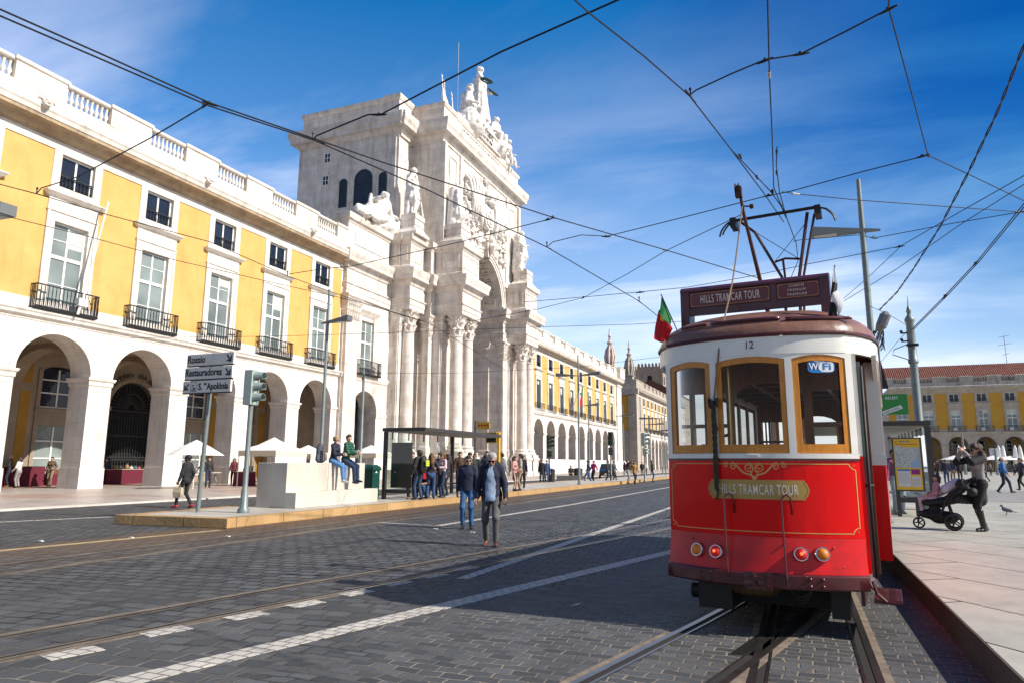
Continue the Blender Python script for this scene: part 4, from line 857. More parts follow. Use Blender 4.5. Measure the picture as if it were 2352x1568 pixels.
for s in (-1, 1):
    f = lambda a, b_: (AC+a, AC+b_) if s > 0 else (AC-b_, AC-a)     # mirror about the arch axis
    # link bay between the arcade and the arch
    y0, y1 = f(14.3, 21.35); c = (y0+y1)/2
    b = MB(); r = 1.85
    b.prism([(y0, 0), (c-r, 0), (c-r, 5.7)]+arcpts(c, 5.7, r, 180, 0, 16)[1:-1]+[(c+r, 5.7), (c+r, 0), (y1, 0), (y1, 8.85), (c+.95, 8.85), (c-.95, 8.85), (y0, 8.85)], 'x', -36.2, -34.5)
    b.prism(arcpts(c, 5.7, r+.3, 180, 0, 16)+arcpts(c, 5.7, r+.003, 0, 180, 16), 'x', -34.499, -34.44)
    for a, q in ((y0, c-.95), (c+.95, y1)): b.box(-36.2, a, 8.852, -34.5, q, 15.36)
    b.box(-36.2, c-.95, 13.6, -34.5, c+.95, 15.36); b.box(-36.2, c-.95, 8.852, -34.502, c+.95, 9.0)
    b.mould(-36, y0+.02, -34.5, y1-.02, [(8.3, .001), (8.4, .08), (8.7, .2), (8.84, .2)])
    b.mould(-36, c-1.35, -34.45, c+1.35, [(14.0, .0), (14.2, .1), (14.45, .25), (14.6, .28)])
    for sy in (-1, 1): b.box(-34.499, c+sy*1.15-.2, 9.0, -34.43, c+sy*1.15+.2, 14.0)
    for sy in (-1, 1): b.mould(-36.2, c+sy*(r+.8)-.78, -34.5, c+sy*(r+.8)+.78, [(5.3, .0), (5.4, .06), (5.6, .1), (5.7, .12)])
    b.build('link_wall', STONE_A, arch)
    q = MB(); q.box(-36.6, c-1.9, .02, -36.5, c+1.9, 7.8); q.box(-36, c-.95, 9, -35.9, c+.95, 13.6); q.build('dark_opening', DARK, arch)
    g = MB()
    for k in range(14): g.box(-36.4, c-1.85+k*.28, .02, -36.36, c-1.8+k*.28, 7.6)
    for k in range(9): g.tube([(-36.38, c-.7+1.0*math.cos(R(a*40))*.6, .9+k*.75+.3*math.sin(R(a*40))) for a in range(10)], .04, 4)
    g.build('iron_gate', IRON, arch)
    fm, pm = win_mesh(('lowlink', 1), 1.9, 8.95, 13.57, 2, 11.78, 0); o = link('window', fm, FRAMEW, arch); o.rotation_euler = (0, 0, R(-90)); o.location = (-34.5+36, c-AC, 0); link('pane', pm, PANE_G, o)
    o = link('balcony', _cache[('bal', 2, 5.2)], IRON, arch); o.rotation_euler = (0, 0, R(-90)); o.location = (-34.45+36, c-AC, 0)
    ya, yb_ = f(19.55, 21.3); pilaster(-34.8, min(ya, yb_), -34.2, max(ya, yb_))
    b = MB(); b.mould(-40, y0, -34.35, y1, ENT); b.mould(-40, y0+.1, -34.5, y1-.5, ATT); b.build('link_entablature', STONE_A, arch)
    MB().box(-34.499, c-2.4, 20.0, -34.44, c+2.2, 21.45).build('panel', STONE_A, arch)
    # outer and inner bays of the arch proper
    y0, y1 = f(5.0, 14.3); 
    ya, yb_ = f(10.4, 14.3); b = MB().box(-46, ya, 0, -33.6, yb_, 15.36); b.mould(-46, ya, -33.6, yb_, [(0, .1), (2.1, .1), (2.2, .02), (2.22, 0)]); b.build('outer_pier', STONE_A, arch)
    ya, yb_ = f(5.0, 10.4); b = MB().box(-46, ya, 0, -31.3, yb_, 15.36); b.mould(-46, ya, -31.3, yb_, [(0, .1), (2.1, .1), (2.2, .02), (2.22, 0)]); b.build('inner_pier', STONE_A, arch)
    if s < 0: 
        for xx in (-33.9, -35.9, -37.9, -39.9): pass
    e = MB()
    ya, yb_ = f(5.0, 10.4); e.mould(-46, ya, -31.25, yb_, ENT); e.mould(-46, ya+.1, -31.5, yb_-.1, ATT)
    ya, yb_ = f(6.4, 10.5); e.mould(-31.6, ya, -28.9, yb_, ENT); e.mould(-32, ya+.15, -29.05, yb_-.15, ATT)
    ya, yb_ = f(10.4, 14.35); e.mould(-46, ya, -33.4, yb_, ENT); e.mould(-46, ya, -33.6, yb_, ATT)
    ya, yb_ = f(11.7, 14.4); e.mould(-34, ya, -32.35, yb_, ENT); e.mould(-34, ya+.15, -32.5, yb_-.15, ATT)
    ya, yb_ = f(10.35, 11.3); e.mould(-34, ya, -31.9, yb_, ENT); e.mould(-34, ya+.1, -32.0, yb_-.1, ATT)
    e.build('entablature', STONE_A, arch)
    p = MB()
    for (a, q, xf) in ((6.4, 10.5, -29.05), (11.7, 14.4, -32.5)):
        ya, yb_ = f(a, q); ya += .5; yb_ -= .5
        for (u0, v0, u1, v1) in ((ya, 20.0, yb_, 20.1), (ya, 21.3, yb_, 21.4), (ya, 20.1, ya+.1, 21.3), (yb_-.1, 20.1, yb_, 21.3)): p.box(xf, u0, v0, xf+.05, u1, v1)
        for sd_ in (f(a, q)[0]+.15,):
            xa, xb = (-31.6 if xf > -30 else -33.9)+.2, xf-.35
            for (u0, v0, u1, v1) in ((xa, 20.0, xb, 20.1), (xa, 21.3, xb, 21.4), (xa, 20.1, xa+.1, 21.3), (xb-.1, 20.1, xb, 21.3)): p.box(u0, sd_-.05, v0, u1, sd_, v1)
    p.build('panel_mouldings', STONE_A, arch)
    for (x, a) in ((-33.1, 13.2), (-29.8, 9.7), (-29.8, 7.4)):
        yy = AC+s*a; column(x, yy)
    for (a, q, x) in ((12.4, 14.2, -33.5), (10.5, 11.2, -32.1), (8.7, 10.3, -31.15), (6.6, 8.2, -31.16), (5.03, 5.9, -31.2)):
        ya, yb_ = f(a, q); pilaster(x-.6, ya, x, yb_)
    # jamb pilasters inside the archway
    for xx in (-33.0, -36.2, -39.5, -43):
        ya, yb_ = f(4.85, 5.2); b = MB(); b.mould(xx-1.1, ya, xx, yb_, [(0, .1), (2.2, .1), (2.4, .05), (2.8, .05), (3, 0), (13.25, 0)]); c_ = b.build('pilaster', STONE_AS, arch)
        q = MB(); q.mould(xx-1.1, ya, xx, yb_, [(13.252, 0), (13.5, .05), (14.0, .15), (14.05, .05), (14.7, .2), (14.8, .08), (15.2, .25), (15.357, .25)])
        for k in range(5):
            for zz, ee in ((13.5, .1), (14.2, .18)): q.tube([(xx-1.0+.22*k, AC+s*4.85, zz), (xx-1.0+.22*k, AC+s*(4.85-ee), zz+.5), (xx-1.0+.22*k, AC+s*(4.75-ee), zz+.42)], [.12, .1, .04], 5)
        q.build('capital', STONE_AS, c_)
# arch opening: front wall with the opening cut out, coffered barrel vault, archivolt, keystone
SPR, RA = 19.3, 5.0
b = MB(); b.prism([(AC-10.3, 22.5), (AC-RA-.02, 22.5)]+[p for p in arcpts(AC, SPR, RA, 180, 0, 40) if p[1] > 22.5]+[(AC+RA+.02, 22.5), (AC+10.3, 22.5), (AC+10.3, 33.4), (AC-10.3, 33.4)], 'x', -46, -31.5)
for s in (-1, 1):
    pts = [p for p in arcpts(AC, SPR, RA, 180, 0, 40) if p[1] <= 22.6 and (p[0]-AC)*s > 0]; pts.sort(key=lambda p: p[1])
    b.prism([(AC+s*5.6, 19.1)]+[(p[0], max(19.1, p[1])) for p in pts]+[(AC+s*5.6, pts[-1][1])], 'x', -46, -31.52)
b.build('attic_wall', STONE_A, arch)
b = MB()
for r0, r1, x1 in ((RA+.003, RA+.28, -31.38), (RA+.282, RA+.62, -31.30), (RA+.622, RA+.8, -31.2)): b.prism(arcpts(AC, SPR, r1, 180, 0, 44)+arcpts(AC, SPR, r0, 0, 180, 44), 'x', -31.52, x1)
b.build('archivolt', STONE_A, arch)
b = MB(); b.prism([(AC-.4, SPR+RA-.3), (AC+.4, SPR+RA-.3), (AC+.65, SPR+RA+1.4), (AC-.65, SPR+RA+1.4)], 'x', -31.6, -30.8); b.tube([(-30.8, AC, SPR+RA+1.3), (-30.4, AC, SPR+RA+.9), (-30.55, AC, SPR+RA+.1)], [.3, .45, .2], 8); b.ball((-30.6, AC, SPR+RA+1.7), (.4, .4, .5)); b.build('keystone', STONE_A, arch, smooth=40)
for i in range(3):
    co = MB(); xa = -32.2-i*4.6
    for k in range(15):
        a = R(4+172*(k+.5)/15); da = R(172/15*.40)
        for w_, rr, zz in ((1.15, RA-.001, 0), (.75, RA-.10, 1)):
            pass
        def q(a_, x, r_): return (x, AC+r_*math.cos(a_), SPR+r_*math.sin(a_))
        for (aa, ab, x0, x1) in ((a-da, a-da+.035, xa-1.6, xa), (a+da-.035, a+da, xa-1.6, xa), (a-da+.035, a+da-.035, xa-.18, xa), (a-da+.035, a+da-.035, xa-1.6, xa-1.42)):
            co.add([q(aa, x0, RA), q(ab, x0, RA), q(ab, x1, RA), q(aa, x1, RA), q(aa, x0, RA-.16), q(ab, x0, RA-.16), q(ab, x1, RA-.16), q(aa, x1, RA-.16)], [(3, 2, 1, 0), (4, 5, 6, 7), (0, 1, 5, 4), (1, 2, 6, 5), (2, 3, 7, 6), (3, 0, 4, 7)])
        m_ = q(a, xa-.8, RA-.06); co.disc(m_, (0, -math.cos(a), -math.sin(a)), [(.34, -.08), (.34, 0), (.2, .04), (.16, .1), (.05, .14)], 10)
    co.build('vault_coffers', STONE_AS, arch)
# attic storey
b = MB(); b.box(-47, AC-13.2, 22.52, -35.2, AC+13.2, 33.42); b.build('attic_body', STONE_AS, arch)
for s in (-1, 1):
    b = MB()
    for a, q, x in ((11.2, 13.1, -34.9), (9.4, 10.2, -33.2)):
        ya, yb_ = sorted((AC+s*a, AC+s*q)); b.mould(-36, ya, x, yb_, [(22.52, .15), (23.2, .15), (23.3, 0), (33.42, 0)])
        w_ = yb_-ya; 
        for (u0, v0, u1, v1) in ((ya+w_*.25, 24.3, ya+w_*.32, 32.4), (yb_-w_*.32, 24.3, yb_-w_*.25, 32.4), (ya+w_*.32, 24.3, yb_-w_*.32, 24.4), (ya+w_*.32, 32.3, yb_-w_*.32, 32.4)): b.box(x, u0, v0, x+.05, u1, v1)
    ya, yb_ = sorted((AC+s*6.3, AC+s*9.8)); 
    for (u0, v0, u1, v1) in ((ya+.9, 25.2, ya+1.05, 32.6), (yb_-1.05, 25.2, yb_-.9, 32.6), (ya+1.05, 25.2, yb_-1.05, 25.35), (ya+1.05, 32.45, yb_-1.05, 32.6)): b.box(-31.5, u0, v0, -31.42, u1, v1)
    ya, yb_ = sorted((AC+s*9.75, AC+s*10.32)); b.box(-31.6, ya, 22.53, -31.2, yb_, 33.42); ya, yb_ = sorted((AC+s*6.0, AC+s*6.6)); b.box(-31.6, ya, 22.53, -31.3, yb_, 33.42)
    b.build('attic_pilasters', STONE_A, arch)
CO = [(33.42, 0), (33.7, .0), (33.75, .1), (34.0, .25), (34.2, .3), (34.24, .72), (34.6, .76), (34.9, .9), (35.35, .95), (35.5, .95), (35.52, .2), (35.75, .2)]
b = MB(); b.mould(-47, AC-13.2, -35.0, AC+13.2, CO); b.mould(-36, AC-13.05, -34.7, AC-11.1, CO); b.mould(-36, AC-10.4, -31.4, AC+10.4, CO); b.mould(-36, AC+11.1, -34.7, AC+13.05, CO); b.build('attic_cornice', STONE_A, arch)
PAR = [(35.75, .1), (36.1, .1), (36.2, 0), (37.3, 0), (37.4, .1), (37.65, .2), (37.8, .2), (37.82, .1)]
b = MB(); b.mould(-46.9, AC-13.0, -35.3, AC+13.0, PAR); b.mould(-36, AC-10.1, -31.7, AC+10.1, PAR)
for s in (-1, 1):
    ya, yb_ = sorted((AC+s*10.8, AC+s*13.0)); ya -= .06; yb_ += .06; b.mould(-36.6, ya, -35.05, yb_, PAR[:5]+[(37.66, .22), (37.9, .24), (37.95, .1)]); ya, yb_ = sorted((AC+s*7.2, AC+s*10.16)); b.mould(-34, ya, -31.55, yb_, [(z+.003, o) for z, o in PAR])
b.mould(-36.5, AC-2.5, -31.6, AC+3.6, [(37.8, .3), (38.0, .3), (38.1, 0), (39.6, 0), (39.65, .1), (39.9, .15), (39.95, .0), (41.4, -.6)]); b.mould(-36, AC-6.5, -31.8, AC-2.6, [(37.8, .1), (38.6, 0), (38.7, -.2)]); b.mould(-36, AC+3.8, -31.8, AC+9, [(37.8, .1), (38.4, 0), (38.6, -.2)])
for k in range(5):
    xa = -46.2+k*2.3
    for (u0, v0, u1, v1) in ((xa, 36.35, xa+1.7, 36.42), (xa, 37.1, xa+1.7, 37.17), (xa, 36.42, xa+.07, 37.1), (xa+1.63, 36.42, xa+1.7, 37.1)): b.box(u0, AC-13.04, v0, u1, AC-13.0, v1)
b.build('parapet', STONE_A, arch)
BR_ = mat('dark_bronze_lettering', (.035, .045, .05), .5)
text('inscription', 'VIRTVTIBVS', .95, BR_, arch, frame((-31.57, AC+.35, 38.98), (0, 1, 0), (0, 0, 1)), sx=.78, bold=.012)
text('inscription', 'MAIORVM', .95, BR_, arch, frame((-31.57, AC+.35, 38.12), (0, 1, 0), (0, 0, 1)), sx=.82, bold=.012)
text('inscription', 'VT SIT OMNIBVS DOCVMENTO.P.P.D', 1.0, BR_, arch, frame((-31.68, AC-.6, 36.36), (0, 1, 0), (0, 0, 1)), sx=.62, bold=.012)
# side wall of the attic: arched windows and little square ones
YS = AC-13.2
for (x0, x1, z0, z1) in ((-41.7, -40.75, 26.7, 29.75), (-39.9, -37.75, 26.7, 30.4), (-37.0, -36.05, 26.7, 29.75)):
    r = (x1-x0)/2; c = (x0+x1)/2; f = MB(); f.prism([(x0, z0), (x0+.12, z0), (x0+.12, z1-r)]+arcpts(c, z1-r, r-.12, 180, 0, 12)+[(x1-.12, z0), (x1, z0)]+arcpts(c, z1-r, r, 0, 180, 12), 'y', YS-.06, YS+.1); fo = f.build('attic_window', mat('dark_green_frame', (.012, .035, .035), .5), arch)
    MB().prism([(x0+.12, z0), (x1-.12, z0)]+arcpts(c, z1-r, r-.12, 0, 180, 12), 'y', YS-.02, YS+.09).build('pane', PANE_B, fo)
for (x0, z0) in ((-43.75, 31.8), (-43.85, 29.35)):
    f = MB()
    for (u0, v0, u1, v1) in ((0, 0, .08, 1.1), (.72, 0, .8, 1.1), (.08, 0, .72, .08), (.08, 1.02, .72, 1.1), (.37, .08, .43, 1.02), (.08, .52, .37, .58), (.43, .52, .72, .58)): f.box(x0+u0, YS-.05, z0+v0, x0+u1, YS+.05, z0+v1)
    fo = f.build('attic_window', FRAMEW, arch); MB().box(x0+.05, YS-.015, z0+.05, x0+.75, YS+.03, z0+1.05).build('pane', PANE_B, fo)
# coat of arms in high relief
rng = random.Random(5); b = MB(); X0 = -31.42
def leafy(y, z, s=.3, n=3):
    for _ in range(n):
        a = rng.uniform(0, 6.28); l = s*rng.uniform(.7, 1.4); p = (X0, y, z); b.tube([p, (X0+.22*rng.uniform(.5, 1.3), y+l*.55*math.cos(a), z+l*.55*math.sin(a)), (X0+.06, y+l*math.cos(a), z+l*math.sin(a))], [.09, .13, .03], 5)
def edge(y): return max(25.6, SPR+math.sqrt(max(0, 6.1**2-(y-AC)**2)))
for _ in range(330):
    y = AC+rng.uniform(-5.6, 5.7); z = rng.uniform(23.6, 31.8)
    if z < SPR+math.sqrt(max(0, 5.95**2-(y-AC)**2)) or abs(y-AC) < 1.5 and z > 27: continue
    leafy(y, z, .34, 2)
    if rng.random() < .5: b.ball((X0+.05, y, z), (rng.uniform(.15, .4), rng.uniform(.1, .26), rng.uniform(.12, .3)), 7, 5)
for s in (-1, 1):                                                      # palm fronds either side, banners and trophies
    for k in range(5):
        bx = AC+s*(1.6+.55*k); b.tube([(X0+.1, bx, 27.2), (X0+.5, bx+s*.25, 29.4), (X0+.45, bx+s*(.2+.3*k), 31.4+.25*(2-abs(k-2))), (X0+.2, bx+s*(.2+.5*k), 32.9-.3*k)], [.16, .24, .22, .05], 6)
        for j in range(9): leafy(bx+s*(.25*j/5), 27.6+j*.55, .3, 2)
    b.tube([(X0+.1, AC+s*1.7, 26.6), (X0+.55, AC+s*2.1, 28.3), (X0+.45, AC+s*1.9, 30.2), (X0+.2, AC+s*1.35, 31.6)], [.28, .34, .3, .12], 8)
    for k in range(4): b.tube([(X0, AC+s*4.9, 24.6+k*1.6), (X0+.4, AC+s*5.2, 25.2+k*1.6), (X0+.1, AC+s*5.35, 26+k*1.6)], [.2, .3, .1], 6)
b.build('relief_foliage', MARBLE, arch, smooth=True)
b = MB(); pr = [(0, .0), (.9, .25), (1.25, 1.1), (1.25, 2.3), (1.05, 2.7), (.5, 2.55), (0, 2.75)]
sh_ = [(AC+y, 27.3+z) for y, z in pr]+[(AC-y, 27.3+z) for y, z in pr[::-1][1:-1]]
b.prism(sh_, 'x', X0, X0+.55); b.prism([(AC+(y-AC)*.78, 28.65+(z-28.65)*.78) for y, z in sh_], 'x', X0+.551, X0+.68)
for dy, dz in ((0, 0), (0, .6), (0, -.6), (.5, 0), (-.5, 0)): b.prism([(AC+dy+.2*math.cos(t), 28.7+dz+.24*math.sin(t)) for t in np.linspace(0, 6.28, 9)[:-1]], 'x', X0+.6, X0+.82)
b.build('relief_shield', MARBLE, arch)
b = MB(); b.lathe([(.75, 30.2), (.85, 30.35), (.8, 30.6), (1.0, 31.1), (.85, 31.6), (.45, 31.95), (.15, 32.05), (.15, 32.3), (.02, 32.4)], (X0+.35, AC, 0), 14)
for k in range(8): b.ball((X0+.35+.86*math.cos(k*.785), AC+.86*math.sin(k*.785), 30.75), .16, 6, 5)
for k in range(7): leafy(AC+rng.uniform(-.5, .5), 32.5+rng.uniform(0, .5), .4, 3)
b.build('relief_crown', MARBLE, arch, smooth=40)
# ---- statues
def drape(c0, c1, r0, r1, n=9, seed=0, flat=None):
    rr = random.Random(seed); out = [(c0, c1, r0, r1)+((flat,) if flat else ())]
    for k in range(n):
        a = 2*math.pi*k/n+rr.uniform(-.2, .2); out.append((tuple(V3(*c0)+V3(math.cos(a)*r0*.8, math.sin(a)*r0*.8, 0)), tuple(V3(*c1)+V3(math.cos(a)*r1*.93, math.sin(a)*r1*.93, 0)), .03, .06))
    return out
def figprims(J, bulk=1.15, head=True):
    hx = headx(J); fl = ((0, 1, 0), .75); sh, el, wr, hp, kn, an = (J[k] for k in ('sh', 'el', 'wr', 'hp', 'kn', 'an'))
    p = [(J['chest'], J['waist'], .16*bulk, .13*bulk, fl), (J['waist'], J['hip'], .13*bulk, .15*bulk, fl), (sh[0]*.75+sh[1]*.25, sh[1]*.75+sh[0]*.25, .085*bulk, .085*bulk), (J['neck']-J['up']*.15, hx(0, 0, .06), .06, .06)]
    for i in (0, 1): p += [(sh[i], el[i], .058*bulk, .048*bulk), (el[i], wr[i], .048*bulk, .034*bulk), (wr[i], wr[i]+(wr[i]-el[i])*.32, .036, .028), (hp[i], kn[i], .095*bulk, .065*bulk), (kn[i], an[i], .065*bulk, .042*bulk), (an[i]+V3(0, 0, -.03), an[i]+V3(0, .15, -.05), .042, .034)]
    if head: p += [(hx(0, -.015, .16), hx(0, .012, .155), .092, .086), (hx(0, .03, .11), hx(0, .05, .07), .066, .04), (hx(0, .09, .145), hx(0, .108, .115), .011, .016)]
    return p
def statue(name, label, loc, rz, ht, prims, m=MARBLE, h=.03, fold=.006, grp='marble figures on the arch', extra=None, ff=26):
    rt = root(name, label, 'statue', loc, rz, grp, local=True); sc = ht/1.75
    q = lambda L: [tuple([tuple(V3(*p[0])*sc), tuple(V3(*p[1])*sc), p[2]*sc, p[3]*sc]+list(p[4:])) for p in L]
    soft('figure', q(prims), h*sc*.62, m, rt, .017*sc, fold=fold*sc, ffreq=ff/sc, world=False); return rt, sc
FACE = R(-90)                                                          # local +y turned to the square (+X)
hairw = lambda J, n=9: [(headx(J)(.075*math.cos(t), -.02+.07*math.sin(t), .20-.02*abs(math.sin(t))), headx(J)(.085*math.cos(t), -.03+.08*math.sin(t), .15), .032, .03) for t in np.linspace(0, 6.28, n)]
# standing hero, outer left
J = skel(hands=((-.26, .16, .55), (.22, .10, 1.0)), feet=((-.12, .02, .085), (.13, .08, .085)), look=(.35, -.05)); pr = figprims(J)+hairw(J)+drape((0, 0, 1.0), (0, .0, .62), .15, .20, 9, 3)+[((-.26, .18, .58), (-.16, .3, .02), .02, .03), ((-.05, -.13, 1.4), (-.12, -.16, .1), .14, .16), ((.1, -.12, 1.35), (.05, -.16, .1), .1, .13), ((-.2, -.05, 0.02), (.2, .08, .02), .08, .08), ((-.16, .08, .02), (.18, .14, .02), .06, .06), ((.12, .1, 1.35), (-.12, .13, 1.0), .05, .05)]
plinths = []
def plinth(x0, y0, x1, y1, z0, z1):
    b = MB(); b.mould(x0, y0, x1, y1, [(z0, .55), (z0+.25, .55), (z0+.6, .25), (z0+1.0, .1), (z0+1.02, .18), (z1-.5, .14), (z1-.48, .22), (z1, .2)]); b.build('statue_plinth', STONE_A, arch)
plinth(-33.6, 54.7, -32.4, 56.1, 22.52, 24.65); plinth(-33.6, 81.1, -32.4, 82.5, 22.52, 24.65); plinth(-30.9, 58.6, -29.5, 60.2, 22.52, 24.6); plinth(-30.9, 76.5, -29.5, 78.1, 22.52, 24.6)
statue('standing_statue', 'white stone warrior statue leaning on a sword, on the outermost plinth near the reclining figure', (-33.0, 55.35, 24.65), FACE+.2, 5.1, pr)
J = skel(hands=((-.20, .22, 1.05), (.26, .05, .80)), feet=((-.1, .04, .085), (.12, 0, .085)), look=(-.3, -.1)); pr = figprims(J, 1.25)+hairw(J)+drape((0, 0, 1.25), (0, .02, .42), .17, .26, 11, 4)+[((-.26, .12, 0), (-.24, .18, .75), .10, .05), ((.0, -.16, 1.45), (.02, -.2, .1), .2, .24), ((-.25, 0, .03), (.25, .05, .03), .1, .1)]
statue('standing_statue', 'white stone robed knight statue on the plinth left of the coat of arms', (-30.2, 59.35, 24.6), FACE+.3, 4.5, pr)
J = skel(hands=((-.20, .2, 1.1), (.2, .22, .95)), feet=((-.12, .0, .085), (.12, .08, .085)), look=(.1, -.1)); pr = figprims(J, 1.2)+hairw(J)+drape((0, 0, 1.2), (0, .0, .55), .17, .24, 11, 6)+[((.0, -.15, 1.45), (.02, -.2, .05), .18, .24), ((.22, .05, .0), (.2, .1, .6), .12, .06), ((-.25, 0, .03), (.25, .05, .03), .1, .1)]
statue('standing_statue', 'white stone cloaked statue right of the coat of arms, against blue sky', (-30.2, 76.8, 24.6), FACE-.1, 5.2, pr)
J = skel(hands=((-.22, .16, .7), (.2, .22, 1.0)), look=(.1, 0)); pr = figprims(J, 1.2)+hairw(J)+drape((0, 0, 1.2), (0, .0, .35), .17, .24, 11, 8)+[((-.25, 0, .03), (.25, .05, .03), .1, .1)]
# reclining river figure on the left link
J = skel(hip=(.22, .08, .40), lean=(-.34, -.02), hands=((-.50, .22, .46), (.36, .30, .74)), feet=((1.0, .22, .12), (.95, .02, .1)), knee=((.2, .6, .9), (.2, .5, .7)), look=(-.2, -.1), tz=.45)
pr = figprims(J, 1.35)+hairw(J)+[((.3, .1, .40), (.95, .15, .14), .22, .12), ((.1, .2, .3), (.7, .3, .1), .12, .08), ((.2, -.1, .3), (.8, -.1, .1), .16, .1), ((-.35, .0, .2), (-.7, .05, .1), .28, .16), ((-.2, .05, .25), (.5, .05, .12), .24, .16), (headx(J)(0, .07, .05), headx(J)(0, .1, -.05), .05, .03)]
for t in np.linspace(0, 10.5, 26): r_ = .30*(1-t/13); pr.append(((-.62+r_*math.cos(t+2.2), .26, .27+r_*math.sin(t+2.2)), (-.62+r_*math.cos(t+2.55), .26, .27+r_*math.sin(t+2.55)), .05, .05))
for k in range(7): pr.append(((.8+.07*k, .2, .2+.02*(k % 2)), (.86+.07*k, .25, .12), .085, .06))
pr.append(((.62, .1, .3), (.60, .1, .74), .07, .04))
statue('reclining_statue', 'white stone bearded figure reclining with scrolls and shells on the ledge left of the arch', (-35.0, 52.9, 22.5), R(-90), 6.7, [tuple([(-p[0][0], p[0][1], p[0][2]) if False else p[0], p[1]]+list(p[2:])) for p in [((-a[0], a[1], a[2]), (-b_[0], b_[1], b_[2]), *rest) for a, b_, *rest in pr]] if False else pr, h=.03)
# crowning group
J = skel(hands=((-.42, .18, 1.12), (.56, .22, .98)), feet=((-.1, 0, .085), (.12, .1, .085)), look=(-.55, -.12)); pr = figprims(J, 1.05)+hairw(J)+drape((0, 0, 1.2), (0, .02, .05), .145, .25, 13, 12)+[((-.12, -.1, 1.35), (-.1, -.15, .1), .13, .18), ((-.2, .05, 1.35), (.05, .14, 1.05), .05, .07)]
g1, sc = statue('crowning_statue', 'tallest white statue standing on top of the arch with a green wreath in each hand', (-33.0, AC+1.45, 41.2), FACE+.2, 7.6, pr)
def wreath(p, nrm):
    z = Vector(nrm).normalized(); a = z.orthogonal().normalized(); c = z.cross(a); b = MB()
    for k in range(22):
        t = 2*math.pi*k/22; o = Vector(p)+(a*math.cos(t)+c*math.sin(t))*.52; tg = (-a*math.sin(t)+c*math.cos(t))
        for s in (-1, 0, 1): b.tube([o, o+tg*.22+(a*math.cos(t)+c*math.sin(t))*.14*s+z*.06*s, o+tg*.36+(a*math.cos(t)+c*math.sin(t))*.18*s], [.09, .1, .02], 5)
    b.build('wreath', mat('verdigris_bronze', (.015, .055, .04), .6, var=.5, vscale=4), g1, world=False)
wreath(V3(-.47, .26, 1.17)*sc, (.2, .6, .7)); wreath(V3(.60, .32, .90)*sc, (.1, .3, .9))
J = skel(hip=(0, 0, .50), lean=(.03, .06), hands=((-.30, .20, .62), (.24, .28, .66)), feet=((-.12, .42, .08), (.12, .36, .08)), look=(-.5, -.15)); pr = figprims(J, 1.25)+hairw(J)+drape((0, .05, .6), (0, .15, .08), .24, .36, 11, 21)+[((-.1, -.1, 1.05), (-.35, -.1, .05), .12, .3), ((0, 0, .3), (0, -.1, .1), .3, .36)]+[(headx(J)(.10*math.cos(t)*0, -.06+.11*math.cos(t), .18+.11*math.sin(t)), headx(J)(0, -.06+.15*math.cos(t), .18+.15*math.sin(t)), .035, .025) for t in np.linspace(.4, 2.8, 7)]
statue('seated_statue', 'white helmeted statue seated on the arch top, left of the tall wreath bearer', (-32.6, AC-2.6, 38.6), FACE+.25, 7.0, pr)
J = skel(hip=(0, 0, .48), lean=(-.06, .1), hands=((-.34, .22, .45), (.22, .34, .55)), feet=((-.12, .44, .08), (.14, .40, .08)), look=(-.3, -.2)); pr = figprims(J, 1.15)+hairw(J)+drape((0, .05, .5), (0, .18, .08), .22, .34, 11, 31)+[((0, -.05, .35), (0, -.1, .1), .28, .34)]
statue('seated_statue', 'white bare-shouldered statue seated on the arch top, right of the tall wreath bearer', (-32.8, AC+4.9, 39.0), FACE-.2, 6.6, pr)
J = skel(hip=(0, 0, .45), lean=(-.1, .12), hands=((-.34, .25, .55), (.22, .34, .45)), feet=((-.1, .50, -.16), (.16, .46, -.12)), look=(-.2, -.3)); pr = figprims(J, 1.0)+hairw(J)+[((0, 0, .3), (0, -.1, 0), .25, .3), ((.1, .1, .3), (.15, .2, 0), .14, .18)]
statue('seated_statue', 'smaller white statue seated lowest on the arch top with one leg dangling, rightmost figure', (-32.2, AC+7.6, 38.4), FACE-.2, 5.0, pr)
b = MB()
for (y, dz, t) in ((60.9, 3.9, .1), (61.4, 3.5, .25), (63.2, 3.0, .2)): b.tube([(-33.2, y+.6, 38), (-33.2, y, 38.2+dz)], [.1, .06], 5); b.disc((-33.2, y, 38.2+dz), (0, -t, 1), [(.14, 0), (.1, .1), (.02, .5)], 6)
b.rings([[(-33.3+.5*math.cos(a)*w_, 61.3+k*.22+w_*1.0*math.sin(a), 41.2-k*.62) for a in np.linspace(0, 6.28, 10)[:-1]] for k, w_ in enumerate((.15, .35, .6, .75, .9, 1.2))])
for k in range(10): b.ball((-32.6, 61.6+k*.35, 38.3+.2*math.sin(k*3)), (.4, .35, .45), 7, 5)
b.build('stone_trophy', MARBLE, None, smooth=True, label='white stone furled flags and armour piled at the left end of the arch top', cat='statue', group='marble figures on the arch', origin=(-33, 62, 38))
p = AY(1053, 115, 72); b = MB(); b.tube([(p.x, 72, 37), (p.x, 72, p.z+1)], .05, 5); b.build('lightning_rod', mat('galvanised', (.28, .29, .30), .4, .7), None, label='thin upright lightning rod behind the statues on the arch top', cat='rod', origin=(p.x, 72, 37))
